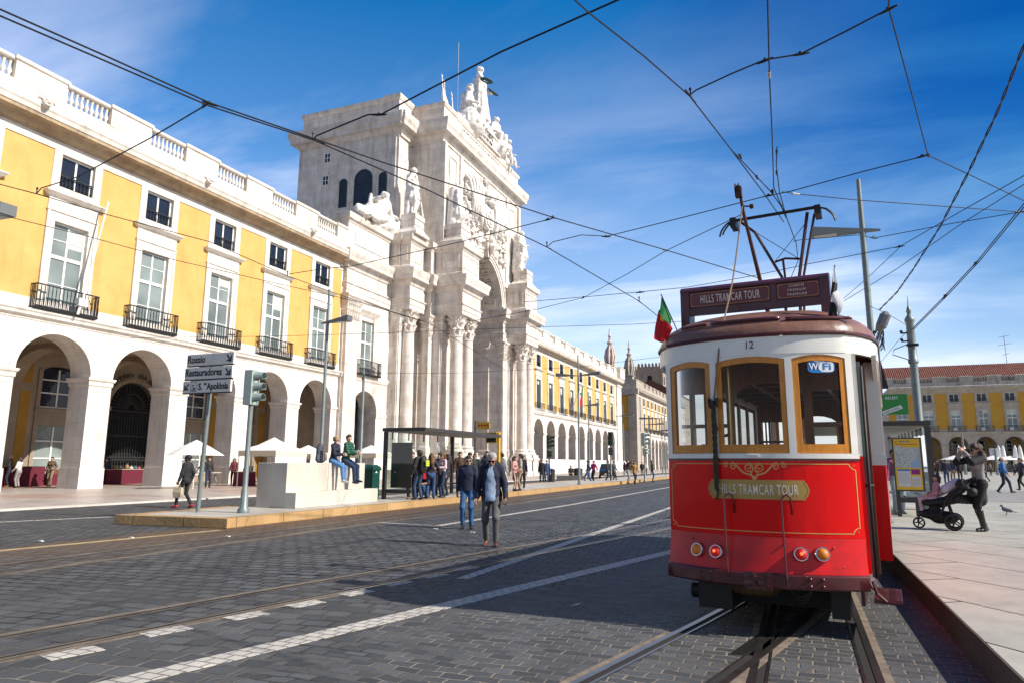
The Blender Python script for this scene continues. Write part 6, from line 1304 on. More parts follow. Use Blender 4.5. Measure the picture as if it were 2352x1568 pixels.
pg.tube([(-.159, pv, 4.36), (.127, pv, 3.741), (.16, pv, 3.05)], .02, 6); pg.tube([(-.34, pv+.05, 4.55), (-.159, pv, 4.36)], .018, 6); pg.tube([(.459, pv, 4.52), (.323, pv, 3.743), (.30, pv, 3.05)], .021, 6); pg.tube([(.53, pv+.12, 4.53), (.36, pv+.1, 3.75), (.33, pv+.1, 3.05)], .016, 6); pg.tube([(.054, pv, 3.948), (.18, pv-.01, 3.975), (.341, pv, 3.95)], .014, 6); pg.tube([(.149, pv, 3.955), (.163, pv, 3.70)], .015, 6)
pgo = pg.build('pantograph', PM, tram, smooth=40, world=False)
q = MB(); q.tube([(-.39, pv+.1, 4.585), (.593, pv+.1, 4.60)], .017, 6); q.tube([(-.366, pv-.1, 4.52), (.566, pv-.1, 4.535)], .02, 6)
for s, x0, x1 in ((-1, -.39, -.573), (1, .593, .765)):
    for dy, z0, z1 in ((.1, 4.59, 4.42), (-.1, 4.525, 4.335)): q.tube(smooth_line([(x0, pv+dy, z0), (x0+(x1-x0)*.45, pv+dy, z0-.03), (x0+(x1-x0)*.85, pv+dy, z0-.11), (x1, pv+dy, z1)], 4), .012, 5)
    q.box(x0-.05, pv-.12, 4.45, x0+.02, pv+.13, 4.56)
q.build('collector_head', PB, pgo, smooth=40, world=False)
q = MB(); q.tube([(-.146, pv, 4.355), (.324, pv, 3.958)], .004, 4); q.tube([(.414, pv, 4.368), (.061, pv, 3.961)], .004, 4); q.build('bracing_wire', PB, pgo, world=False)
# flags clipped to the roof edge (things of their own)
def tramflag(name, label, tip, base, fields, rel=0.):
    rt = root(name, label, 'flag', tram.matrix_basis @ Vector(base), R(-5.8), local=True); Bp = Vector(base); Tp = Vector(tip)-Bp
    MB().tube([(0, 0, 0), Tp*1.02], .006, 5).build('flagpole', MAR, rt, world=False)
    for nm, rows, m in fields:
        P = [[Vector(p)-Bp for p in r] for r in rows]; b = MB(); n_ = 8; G_ = []
        for i in range(len(P)):
            r = []
            for j in range(n_+1):
                t = j/n_; L = len(P[i])-1; k = min(int(t*L), L-1); f = t*L-k; p = P[i][k].lerp(P[i][k+1], f); p.y += .018*math.sin(p.x*38+p.z*21); r.append(p)
            G_.append(r)
        b.grid(G_); b.build(nm, m, rt, smooth=True, world=False)
def cloth(name, c):
    m, nt, bs = newmat(name); bs.inputs['Base Color'].default_value = (*c, 1); bs.inputs['Roughness'].default_value = .7
    tl = N(nt, 'ShaderNodeBsdfTranslucent'); tl.inputs[0].default_value = (*c, 1); mx = N(nt, 'ShaderNodeMixShader', i_0=.4); nt.links.new(bs.outputs[0], mx.inputs[1]); nt.links.new(tl.outputs[0], mx.inputs[2]); nt.links.new(mx.outputs[0], nt.nodes['Material Output'].inputs[0]); MATS[name] = m; return m
FG, FR, FK, FW, FYE = cloth('flag_green', (.012, .22, .06)), cloth('flag_red', (.70, .015, .02)), cloth('flag_black', (.015, .015, .018)), cloth('flag_white', (.78, .78, .80)), cloth('flag_yellow', (.75, .55, .03))
tramflag('flag', 'green and red flag drooping from the left corner of the tram roof', (-.916, .35, 3.28), (-.692, .33, 2.72),
 [('green_field', [[(-.912, .35, 3.27), (-.86, .35, 3.14), (-.815, .35, 3.02)], [(-.925, .33, 3.12), (-.88, .31, 3.06), (-.82, .33, 2.94)], [(-.945, .34, 3.10), (-.90, .30, 3.02), (-.83, .34, 2.93)]], FG),
  ('red_field', [[(-.945, .34, 3.10), (-.90, .30, 3.02), (-.825, .34, 2.945)], [(-.985, .33, 2.94), (-.93, .29, 2.90), (-.80, .34, 2.90)], [(-1.012, .34, 2.82), (-.93, .31, 2.80), (-.82, .35, 2.86)], [(-1.0, .34, 2.80), (-.915, .33, 2.755), (-.85, .35, 2.82)]], FR), ('emblem', [[(-.905, .285, 3.05), (-.875, .285, 3.02)], [(-.91, .283, 2.99), (-.88, .285, 2.97)]], FYE)])
tramflag('flag', 'black and white flag hanging from the right corner of the tram roof', (.785, .35, 3.377), (.672, .33, 2.72),
 [('white_field', [[(.765, .345, 3.30), (.785, .345, 3.37), (.79, .33, 3.30)], [(.755, .33, 3.22), (.775, .31, 3.22), (.80, .33, 3.20)]], FW), ('black_field', [[(.755, .33, 3.22), (.775, .31, 3.22), (.80, .33, 3.20)], [(.728, .33, 3.05), (.75, .30, 3.09), (.79, .33, 3.12)]], FK),
  ('white_field', [[(.728, .33, 3.05), (.75, .30, 3.10), (.80, .33, 3.14)], [(.72, .335, 3.02), (.78, .30, 3.0), (.832, .34, 2.99)], [(.77, .32, 2.92), (.79, .31, 2.88), (.825, .34, 2.95)]], FW), ('black_field', [[(.722, .33, 3.03), (.75, .295, 3.02), (.80, .32, 2.97)], [(.705, .335, 2.92), (.73, .30, 2.88), (.79, .33, 2.90)], [(.695, .335, 2.83), (.72, .31, 2.85), (.775, .34, 2.87)]], FK)])
# ------------------------------------------------------------------ street furniture
GALV = mat('grey_green_pole_paint', (.20, .235, .225), .45, .2, var=.2, vscale=3)
LAMPC = mat('lamp_head_grey', (.17, .18, .175), .4, .3); LENS = mat('frosted_lamp_glass', (.62, .64, .62), .3)
DKM = mat('charcoal_powder_coat', (.055, .052, .05), .45, .2, var=.15, vscale=4)
SGL = glass('shelter_glass', (.84, .90, .87), f0=.03)
SIGNW = mat('grey_white_sign_face', (.80, .745, .66), .5, var=.1, vscale=3); INK = mat('black_sign_ink', (.012, .012, .014), .6)
YELP = mat('yellow_paint', (.78, .46, .015), .45)
def wedge(b, x0, x1, y, z, tail=.3, w_=.16, sgn=1):
    """long flat luminaire: thick glazed end at x1, thin tail past the pole"""
    b.rings([[(x0, y-.03, z), (x0, y+.03, z), (x0, y+.03, z+.04), (x0, y-.03, z+.04)], [(x1, y-w_, z+.02-.0), (x1, y+w_, z+.02), (x1, y+w_, z+.24), (x1, y-w_, z+.24)]])
def lamp_post(p, label, h=8.1, lz=6.75, arms=((-.35, 1.15),), r=.066, group='tall street lamps', rz=0.):
    rt = root('street_lamp', label, 'street lamp', p, rz, group, local=True)
    MB().lathe([(r*2.0, 0), (r*2.0, .06), (r*1.3, .10), (r*1.25, .9), (r, .95), (r*.85, lz), (r*.6, h)], (0, 0, 0), 12).build('pole', GALV, rt, smooth=40, world=False)
    for (a, e) in arms:
        b = MB(); wedge(b, a, e, 0, lz); ho = b.build('lamp_head', LAMPC, rt, world=False)
        s = 1 if e > a else -1; xa, xb = sorted((e-s*.55, e-s*.04)); MB().box(xa, -.12, lz+.005, xb, .12, lz+.014).build('lamp_glass', LENS, ho, world=False)
    return rt
G2 = lambda x, y, z: tuple(G(x, y, z))
lamp_post((-16.6, 21.75, .004), 'grey lamp post behind the couple on the stone bench, one arm to the right', arms=((-.3, 1.02),))
lamp_post((-12.75, 42.3, .22), 'double-armed grey lamp post standing on the tram island in front of the right arcade', arms=((-.05, -1.45), (.05, 1.45)))
lamp_post(G2(1354, 1100, .06), 'single-armed lamp post just right of the double-armed one', arms=((-.6, 1.0),))
lamp_post(G2(1434, 1094, .06), 'slim lamp post in front of the corner of the weathered block', arms=((-.9, 1.2),))
lamp_post(G2(1496, 1089, .06), 'far lamp post before the front of the weathered corner block', h=8, arms=((-1.0, 1.9),))
lamp_post(G2(1523, 1092, .06), 'far thin lamp post in front of the white town house', h=7.2, lz=5.4, arms=((-1.6, .8),))
lamp_post(G2(1530, 1093, .06), 'tall far lamp post touching the left edge of the tram', h=8.6, arms=((.3, -3.0),))
t = lamp_post((1.71, 18, PZ), 'tall grey lamp post behind the tram roof with a floodlight clamped on', arms=((.38, -1.12),), r=.078)
b = MB(); b.tube([(.05, -.1, 4.0), (.2, -.2, 4.35)], .03, 6); b.tube([(.12, -.2, 4.3), (.2, -.22, 4.42), (.3, -.24, 4.66), (.32, -.24, 4.74)], [.06, .12, .12, .05], 8); b.build('floodlight', LAMPC, t, world=False)
b = MB(); rg = random.Random(9)
for k in range(9): b.tube([(.12+.13*math.cos(a+k), -.1+.05*math.sin(a*2), 4.0+.24*math.sin(a*(1+.13*k)+k)+.1) for a in np.linspace(0, 5.5, 14)], .008, 4)
b.build('cable_tangle', INK, t, world=False)
b = MB(); b.prism([(.02, 3.95), (.10, 3.9), (.26, 3.0), (.05, 3.0)], 'y', -.04, .02); b.build('banner_bracket', INK, t, world=False)
lamp_post((-18.2, 9.2, .004), 'lamp head jutting in at the left edge, its post out of view', lz=6.27, h=7.4, arms=((-.3, 4.0),)) if False else None
pl = AX(30, 498, -14.); rt = lamp_post((pl.x-2.4, pl.y-.1, .004), 'grey lamp head jutting in at the left edge of the view', lz=pl.z-.02, h=7.2, arms=((-.3, 2.4),))
def small_pole(p, label):
    rt = root('wire_pole', label, 'pole', p, 0, local=True); MB().lathe([(.12, 0), (.12, .3), (.08, .35), (.065, 5.9), (.02, 5.95)], (0, 0, 0), 10).build('pole', GALV, rt, smooth=40, world=False)
    b = MB(); b.tube([(0, 0, 5.75), (.25, -.1, 5.85)], .03, 5); b.ball((0, -.08, 5.6), (.06, .06, .1), 6, 5); b.build('wire_clamp', INK, rt, world=False); return rt
small_pole((-20.2, 29.6, .06), 'plain grey pole without a lamp standing left of the bus shelter')
# green catenary pole with finial on the right
rt = root('catenary_pole', 'grey green traction pole with pointed finial behind the right bus shelter', 'pole', (3.36, 24, PZ), 0, local=True)
MB().lathe([(.20, 0), (.20, .5), (.13, .6), (.125, 2.4), (.14, 2.45), (.14, 2.55), (.118, 2.6), (.11, 4.3), (.145, 4.34), (.145, 4.42), (.12, 4.46), (.11, 5.55), (.14, 5.6), (.14, 5.68), (.10, 5.74), (.05, 5.82), (.075, 5.92), (.05, 6.02), (.02, 6.1), (.004, 6.42)], (0, 0, 0), 16).build('pole', GALV, rt, smooth=35, world=False)
b = MB()
for z in (5.0, 5.25): b.box(-.28, -.06, z-.02, -.1, .0, z+.02); b.ball((-.26, -.03, z+.05), .045, 6, 5)
b.tube([(-.12, -.1, 4.9), (-.5, -.1, 4.75), (-.55, -.1, 4.6), (-.2, -.1, 4.45), (-.1, -.1, 4.4)], .014, 5); b.box(-.16, -.17, 4.82, .16, -.1, 4.9); b.build('insulators', INK, rt, world=False)
# direction sign
rt = root('direction_sign', 'three grey direction boards stacked on one pole at the island end', 'sign', (-14.28, 13.9, .22), 0, local=True)
MB().tube([(-.12, .06, 0), (.0, .06, 4.1)], .055, 10).build('pole', GALV, rt, smooth=40, world=False)
def sboard(x0, x1, z0, z1, lab):
    o = MB().mould(x0, -.03, x1, .03, [(z0, -.008), (z0+.01, 0), (z1-.01, 0), (z1, -.008)]).build('sign_board', SIGNW, rt, world=False, label=lab); f = MB()
    f.box(x0-.006, -.034, z0-.022, x1+.006, .034, z0-.001); f.build('board_edge', INK, o, world=False); return o
def arrow(b, cx, cz, s, ang):
    c, n_ = math.cos(ang), math.sin(ang); T = lambda x, y: (cx+s*(x*c-y*n_), cz+s*(x*n_+y*c))
    for P in ([(-.5, -.09), (.2, -.09), (.2, .09), (-.5, .09)], [(.5, 0), (.42, .12), (-.02, .5), (-.02, .26), (.26, 0)], [(.5, 0), (.26, 0), (-.02, -.26), (-.02, -.5), (.42, -.12)]):
        b.add([(x, -.036, z) for x, z in (T(*p) for p in P)], [tuple(range(len(P)))])
ftx = lambda v: (v.x, -.034-v.z, v.y)
o = sboard(-.83, .78, 3.78, 4.10, None); text('lettering', 'Rossio', .27, INK, o, None, align='LEFT', warp=lambda v: ftx(v+Vector((-.81, 3.86, 0))), bold=.006, sx=.86, world=False); b = MB(); arrow(b, .63, 3.94, .24, R(-50)); b.build('arrow', INK, o, world=False)
o = sboard(-.87, .76, 3.42, 3.74, None); text('lettering', 'Restauradores', .27, INK, o, None, align='LEFT', warp=lambda v: ftx(v+Vector((-.85, 3.51, 0))), bold=.006, sx=.80, world=False); b = MB(); arrow(b, .62, 3.58, .24, R(-50)); b.build('arrow', INK, o, world=False)
o = sboard(-.90, .74, 3.06, 3.38, None); text('lettering', 'S.', .25, INK, o, None, align='LEFT', warp=lambda v: ftx(v+Vector((-.36, 3.14, 0))), bold=.006, sx=.85, world=False); text('lettering', 'ta', .12, INK, o, None, align='LEFT', warp=lambda v: ftx(v+Vector((-.17, 3.26, 0))), bold=.003, world=False); text('lettering', 'Apolónia', .25, INK, o, None, align='LEFT', warp=lambda v: ftx(v+Vector((-.06, 3.14, 0))), bold=.006, sx=.80, world=False)
b = MB(); arrow(b, -.77, 3.22, .22, R(-130)); b.build('arrow', INK, o, world=False)
b = MB()
for (x0, z0, x1, z1) in ((-.62, 3.09, -.42, 3.10), (-.62, 3.34, -.42, 3.35), (-.62, 3.10, -.61, 3.34), (-.43, 3.10, -.42, 3.34), (-.59, 3.12, -.46, 3.145), (-.57, 3.15, -.56, 3.28), (-.56, 3.25, -.50, 3.28), (-.54, 3.16, -.46, 3.20)): b.add([(x0, -.036, z0), (x1, -.036, z0), (x1, -.036, z1), (x0, -.036, z1)], [(0, 1, 2, 3)])
b.build('station_pictogram', INK, o, world=False)
# traffic lights
TLG = mat('pale_green_signal_housing', (.33, .40, .37), .45, var=.12, vscale=5); TLD = mat('dark_green_signal_housing', (.035, .05, .045), .5)
def traffic_light(p, label, face, h=3.65, m=TLG, pm=GALV, s=1., ped=False, plain=True, group='traffic lights'):
    rt = root('traffic_light', label, 'traffic light', p, math.atan2(-face[0], face[1]), group, local=True)
    MB().lathe([(.15, 0), (.15, .08), (.10, .14), (.09, .55), (.066, .6), (.060, h-.85*s)], (0, 0, 0), 12).build('pole', pm, rt, smooth=40, world=False)
    b = MB(); b.mould(-.17*s, -.13*s, .17*s, .10*s, [(h-.92*s, -.02), (h-.9*s, 0), (h-.02*s, 0), (h, -.02)]); ho = b.build('signal_head', m, rt, world=False)
    for k, c in enumerate(((.25, .01, .01), (.25, .14, .01), (.01, .16, .06))):
        z = h-(.17+.28*k)*s; q = MB(); n_ = 12
        q.rings([[(r_*math.cos(a), y, z+r_*math.sin(a)) for a in np.linspace(R(-35), R(215), n_)] for r_, y in ((.125*s, .10*s), (.115*s, .36*s), (.108*s, .36*s), (.118*s, .10*s))], cap=False, closed=False); q.build('visor', m, ho, world=False)
        q = MB(); q.disc((0, .101*s, z), (0, 1, 0), [(.105*s, 0), (.09*s, .02), (.03*s, .035)], 12); q.build('lens', mat('signal_lens_%d' % k, c, .25), ho, world=False)
    if ped:
        q = MB(); q.mould(-.15*s, -.1, .15*s, .1, [(h-1.55*s, 0), (h-1.05*s, 0)])
        for z in (h-1.2*s, h-1.42*s): q.box(-.13*s, .1, z-.02, .13*s, .3*s, z+.09*s)
        q.build('pedestrian_head', m, rt, world=False)
    return rt
traffic_light((-13.22, 14.3, .22), 'pale green traffic light seen side-on at the near end of the island', (1, .1))
traffic_light(G2(1262, 1111, .06), 'distant traffic light left of the double-armed lamp post', (1, -.3), 3.4, TLD, ped=True)
traffic_light(G2(1404, 1107, .06), 'dark traffic light among walkers before the hoarding, with arrow-shaped hoods', (.2, -1), 3.9, TLD, ped=True, s=1.15)
traffic_light(G2(1482, 1105, .06), 'pale green traffic light beside the standing man near the tram', (1, -.2), 4.0, TLG, ped=True, s=1.2)
# stone bench
BST = stone('bench_limestone', (.60, .55, .475), (.50, .445, .37), dirt=(.24, .18, .12), damt=.5, bw=2.4, bh=1.7, joint=.6)
rt = root('stone_bench', 'massive pale stone block bench with a lower step in front', 'bench', (-14, 18, .22))
MB().mould(-14.50, 16.15, -13.46, 20.0, [(.222, -.004), (.23, 0), (1.465, 0), (1.475, -.01)]).build('block', BST, rt); MB().mould(-13.458, 16.12, -13.08, 20.25, [(.222, -.004), (.23, 0), (.64, 0), (.65, -.01)]).build('step', BST, rt)
BIN = mat('bottle_green_bin', (.008, .055, .04), .4, var=.2, vscale=6)
for y in (18.05,): MB().box(-13.4605, y-.006, .24, -13.4585, y+.006, 1.46).build('joint', mat('grey_joint', (.20, .16, .12), .9), rt); MB().box(-13.0805, y+.1, .24, -13.0785, y+.112, .63).build('joint', MATS['grey_joint'], rt)
rt = root('litter_bin', 'bottle green litter bin standing behind the stone bench', 'litter bin', (-13.95, 21.05, .22), 0, local=True)
b = MB(); b.mould(-.26, -.22, .26, .22, [(0, 0), (1.0, .01)]); b.build('bin_body', BIN, rt, world=False)
b = MB(); b.mould(-.27, -.23, .27, .23, [(1.002, .03), (1.04, .04), (1.12, .02), (1.20, -.08)]); b.build('bin_lid', BIN, rt, world=False); MB().add([(.272, -.06, .92), (.272, .06, .92), (.272, 0, 1.0)], [(0, 1, 2)]).build('emblem', WHT, rt, world=False)
# left bus shelter
def shelter(name, label, x0, x1, y0, y1, z0, zr, endx, panel, fascia=.12):
    rt = root(name, label, 'bus shelter', ((x0+x1)/2, (y0+y1)/2, z0)); MB().mould(x0, y0, x1, y1, [(zr-fascia, 0), (zr, 0)]).build('roof', DKM, rt)
    MB().box(x0+.05, y0+.05, zr-fascia-.012, x1-.05, y1-.05, zr-fascia-.001).build('soffit', mat('grey_soffit', (.42, .40, .37), .6), rt)
    xa = x0+.12
    for y in (y0+.06, y1-1.5): MB().box(xa-.06, y-.06, z0, xa+.06, y+.06, zr-fascia-.013).build('post', DKM, rt)
    MB().add([(xa+.0, y0+.2, z0+.35), (xa, y1-.2, z0+.35), (xa, y1-.2, zr-.35), (xa, y0+.2, zr-.35)], [(0, 1, 2, 3)]).build('back_glass', SGL, rt)
    for k in range(6):
        y = y0+.5+(y1-y0-1)*k/5; MB().box(xa-.02, y-.02, zr-.40, xa+.02, y+.02, zr-fascia-.013).build('glass_clip', DKM, rt)
    MB().box(xa+.061, y0+.02, z0+.22, endx, y0+.10, z0+.34).build('end_rail', DKM, rt)
    MB().add([(xa+.07, y0+.06, z0+.345), (endx, y0+.06, z0+.345), (endx, y0+.06, zr-.16), (xa+.07, y0+.06, zr-.16)], [(0, 1, 2, 3)]).build('end_glass', SGL, rt)
    return rt
s1 = shelter('bus_shelter', 'charcoal framed glass bus shelter with flat roof on the tram island', -13.85, -12.1, 21.6, 28.4, .22, 2.72, -12.62, None)
MB().box(-13.5, 21.70, .62, -12.66, 21.74, 2.2).build('poster_panel', mat('dark_grey_panel', (.045, .042, .04), .35), s1); MB().box(-13.3, 21.745, .62, -12.7, 21.78, 1.35).build('lower_panel', mat('grey_panel', (.09, .085, .08), .5), s1)
MB().box(-13.6, 22.6, .62, -13.25, 27, .68).build('seat', DKM, s1)
b = MB()
rt = root('stop_sign', 'small yellow stop plate fixed above the shelter roof end', 'sign', (-13.4, 27.9, .22))
b = MB(); b.tube([(-13.4, 28.45, .22), (-13.4, 28.45, 3.35)], .035, 6); b.box(-13.4, 28.44, 3.28, -13.2, 28.46, 3.31); b.box(-13.4, 28.44, 3.02, -13.2, 28.46, 3.05); b.build('post', DKM, rt)
o = MB().box(-13.30, 28.43, 2.98, -12.68, 28.47, 3.30).build('plate', YELP, rt); b = MB()
for k in range(4): b.disc((-13.2+.14*k, 28.428, 3.15), (0, -1, 0), [(.06, 0), (.055, .003)], 10)
b.build('route_badges', mat('badge_red', (.55, .03, .02), .5), o); MB().add([(-12.9, 28.426, 3.0), (-12.72, 28.426, 3.0), (-12.72, 28.426, 3.03), (-12.9, 28.426, 3.03)], [(0, 1, 2, 3)]).build('red_bar', MATS['badge_red'], o)
rt = root('stop_display', 'yellow pole with a dark arrivals screen beside the shelter', 'display', (-12.42, 28.9, .22))
MB().lathe([(.10, .22), (.10, .3), (.065, .34), (.06, 2.86), (.02, 2.88)], (-12.42, 28.9, 0), 12).build('pole', YELP, rt, smooth=40)
MB().mould(-13.05, 28.82, -12.50, 28.96, [(2.38, 0), (2.86, 0)]).build('case', YELP, rt); MB().box(-12.999, 28.81, 2.43, -12.545, 28.8195, 2.81).build('screen', mat('dark_screen', (.012, .012, .010), .2), rt); MB().box(-12.50, 28.86, 2.6, -12.42, 28.92, 2.66).build('bracket', YELP, rt)
b = MB()
for k in range(4): b.add([(-12.97+x, 28.808, 2.74-.085*k+z) for x, z in ((0, 0), (.22+.06*(k % 2), 0), (.22+.06*(k % 2), .03), (0, .03))], [(0, 1, 2, 3)]); b.add([(-12.66+x, 28.808, 2.74-.085*k+z) for x, z in ((0, 0), (.08, 0), (.08, .03), (0, .03))], [(0, 1, 2, 3)])
b.build('screen_rows', mat('dim_screen_rows', (.05, .05, .055), .5), rt)
# market stalls under and before the left arcade
CANV = mat('white_canvas', (.78, .76, .72), .8, var=.08, vscale=2); CANVS = mat('cream_canvas_valance', (.62, .55, .42), .8)
BURG = mat('burgundy_cloth', (.12, .006, .022), .8, var=.3, vscale=5)
def tent(p, w_, d, he, ha, label, val=.35):
    rt = root('market_tent', label, 'tent', p, 0, 'white market tents', local=True); b = MB(); h = w_/2; e = d/2
    b.add([(-h, -e, he), (h, -e, he), (h, e, he), (-h, e, he), (-h*.45, -e*.45, he+(ha-he)*.42), (h*.45, -e*.45, he+(ha-he)*.42), (h*.45, e*.45, he+(ha-he)*.42), (-h*.45, e*.45, he+(ha-he)*.42), (0, 0, ha)], [(0, 1, 5, 4), (1, 2, 6, 5), (2, 3, 7, 6), (3, 0, 4, 7), (4, 5, 8), (5, 6, 8), (6, 7, 8), (7, 4, 8)]); b.build('canopy', CANV, rt, world=False)
    b = MB(); pts = [(-h, -e), (h, -e), (h, e), (-h, e), (-h, -e)]
    for (a, c), (f, g) in zip(pts, pts[1:]):
        b.grid([[(a+(f-a)*t, c+(g-c)*t, he) for t in np.linspace(0, 1, 9)], [(a+(f-a)*t, c+(g-c)*t, he-val+.04*(k % 2)) for k, t in enumerate(np.linspace(0, 1, 9))]])
    b.build('valance', CANVS, rt, world=False)
    for x in (-h+.04, h-.04):
        for y in (-e+.04, e-.04): MB().tube([(x, y, 0), (x, y, he)], .025, 6).build('leg', FRAMEW, rt, world=False)
    MB().add([(h-.02, -e+.05, .9), (h-.02, e-.05, .9), (h-.02, e-.05, he-val+.02), (h-.02, -e+.05, he-val+.02)], [(0, 1, 2, 3)]).build('side_wall', CANV, rt, world=False)
    return rt
for (x, y, w_, he, lab) in ((630, 1003, 2.8, 2.15, 'largest white market tent, rising behind the stone bench'), (708, 1021, 2.3, 2.0, 'white market tent between the largest tent and the seated couple'), (853, 1021, 2.5, 2.15, 'white market tent behind the green bin, left of the bus shelter')):
    p = AX(x, y, -29.5); tent((-29.5, p.y, .06), w_, w_, he-.06, p.z-.06, lab)
p = AX(452, 1009, -30); rt = root('market_parasol', 'white open parasol above the stall behind the direction sign pole', 'parasol', (-30, p.y, .06), 0, local=True)
b = MB(); b.rings([[(1.45*k*math.cos(a), 1.45*k*math.sin(a), p.z-.06-.82*k**1.15) for a in np.linspace(0, 2*math.pi, 9)[:-1]] for k in (.02, .5, 1.0)], cap=False); b.build('canopy', CANV, rt, world=False); MB().tube([(0, 0, 0), (0, 0, p.z-.1)], .025, 6).build('pole', FRAMEW, rt, world=False)
def table(x0, y0, x1, y1, z, h, label, dark=False, goods=(), name='stall_table'):
    rt = root(name, label, 'table', ((x0+x1)/2, (y0+y1)/2, z)); MB().mould(x0, y0, x1, y1, [(z, .04), (z+h-.08, .02), (z+h-.02, .02)]).build('tablecloth', BURG, rt); MB().box(x0-.03, y0-.03, z+h-.019, x1+.03, y1+.03, z+h).build('top', mat('black_cloth', (.02, .018, .02), .8) if dark else CANVS, rt)
    return rt
table(-41.5, 25.4, -40.5, 27.7, .06, 1.1, 'burgundy stall table with black top under the leftmost arch', True)
table(-41.5, 28.1, -40.7, 29.0, .06, .95, 'burgundy stall table behind the woman in brown')
table(-40.6, 31.3, -39.7, 33.9, .06, .92, 'burgundy stall table with goods before the iron gate')
table(-31.6, 33.2, -30.8, 34.1, .06, .85, 'burgundy stall table at the left side of the largest tent')
rg = random.Random(4)
GC = [(.4, .05, .04), (.55, .4, .08), (.03, .03, .04), (.3, .16, .08), (.6, .55, .45), (.05, .12, .2)]
for k in range(7):
    y = 31.6+k*.34; b = MB(); x = -40.1+.2*rg.random(); h = .1+.22*rg.random(); b.ball((x, y, .985+h/2), (.14, .13, h/2+.02), 8, 5); b.tube([(x, y-.08, 1.0+h*.7), (x+.05, y, 1.05+h), (x, y+.08, 1.0+h*.7)], .015, 4)
    b.build('handbag', mat('goods_%d' % (k % 6), GC[k % 6], .6), None, smooth=True, label='small coloured bag on the burgundy table before the gate', cat='bag', group='bags on the stall before the gate', origin=(x, y, .98))
for k in range(5):
    y = 33.35+k*.15; b = MB(); b.box(-31.1, y, .912, -30.95, y+.1, 1.05+.25*rg.random()); b.build('jar', mat('goods_%d' % ((k+1) % 6), GC[(k+1) % 6], .5), None, label='small jar on the burgundy table beside the largest tent', cat='jar', group='jars on the stall by the largest tent', origin=(-31, y, .91))
rt = root('folding_table', 'bare folding table leaning by the third visible pier', 'table', (-33.6, 32.9, .06)); b = MB(); b.box(-33.9, 32.3, .8, -33.2, 33.8, .84)
b.build('top', CANVS, rt)
for y in (32.45, 33.65):
    for s in (-1, 1): MB().tube([(-33.55+s*.28, y, .06), (-33.55-s*.1, y, .8)], .018, 5).build('leg', GALV, rt)
rt = root('clothes_rack', 'white clothes rack with hanging garments beside the gate stall', 'rack', (-40.5, 34.9, .06)); b = MB()
for y in (34.55, 35.35): b.tube([(-40.5, y, .1), (-40.5, y, 1.85)], .025, 6); b.tube([(-40.8, y, .1), (-40.2, y, .1)], .025, 6)
b.tube([(-40.5, 34.55, 1.85), (-40.5, 35.35, 1.85)], .025, 6); b.build('frame', FRAMEW, rt)
for k in range(6): y = 34.65+.12*k; b = MB(); b.rings([[(-40.5-.2*w_, y-.03, z), (-40.5+.2*w_, y-.03, z), (-40.5+.2*w_, y+.03, z), (-40.5-.2*w_, y+.03, z)] for z, w_ in ((.75, 1.1), (1.3, .8), (1.65, 1), (1.8, .3))]); b.build('garment', mat('goods_%d' % (k % 6), GC[k % 6], .6), rt)
# right bus shelter with city map, advert plate
s2 = root('bus_shelter', 'charcoal bus shelter with a yellow city map panel, right of the tram', 'bus shelter', (2.2, 20.5, PZ))
MB().mould(-.2, 20.35, 3.1, 26.5, [(2.50, 0), (2.62, 0)]).build('roof', DKM, s2); MB().box(-.15, 20.4, 2.485, 3.05, 26.45, 2.499).build('soffit', mat('grey_soffit', (.42, .40, .37), .6), s2)
MB().box(2.96, 20.37, PZ, 3.09, 20.5, 2.484).build('post', DKM, s2); MB().box(2.2, 20.38, PZ, 2.29, 20.47, .9).build('post', DKM, s2)
MB().add([(2.24, 20.42, .62), (2.96, 20.42, .62), (2.96, 20.42, 2.36), (2.24, 20.42, 2.36)], [(0, 1, 2, 3)]).build('end_glass', SGL, s2)
MB().add([(3.02, 20.52, .55), (3.02, 26.3, .55), (3.02, 26.3, 2.3), (3.02, 20.52, 2.3)], [(0, 1, 2, 3)]).build('back_glass', SGL, s2)
for k in range(8): MB().box(3.0, 20.7+k*.75, 2.28, 3.04, 20.74+k*.75, 2.483).build('glass_clip', DKM, s2)
MB().box(2.29, 20.39, .58, 2.96, 20.46, .70).build('end_rail', DKM, s2); MB().box(2.5, 20.9, .66, 2.95, 25, .71).build('seat', DKM, s2)
MB().box(2.62, 20.45, .24, 2.70, 20.5, .58).build('rail_bracket', DKM, s2)
mp_ = MB(); mp_.box(2.19, 20.36, .86, 2.86, 20.38, 2.20).build('map_frame', mat('dark_map_frame', (.05, .055, .055), .4), s2)
mpo = MB().box(2.225, 20.345, .90, 2.81, 20.358, 2.165).build('city_map', YELP, s2)
def mr(name, x0, z0, x1, z1, m, d=.0015): return MB().add([(2.225+.585*x0, 20.345-d, .90+1.265*z0), (2.225+.585*x1, 20.345-d, .90+1.265*z0), (2.225+.585*x1, 20.345-d, .90+1.265*z1), (2.225+.585*x0, 20.345-d, .90+1.265*z1)], [(0, 1, 2, 3)]).build(name, m, mpo)
m_, n_, bs = newmat('street_map_print'); bs.inputs['Roughness'].default_value = .4; vo = N(n_, 'ShaderNodeTexVoronoi', feature='DISTANCE_TO_EDGE'); vo.inputs['Scale'].default_value = 26; n_.links.new(pos(n_, True), vo.inputs[0])
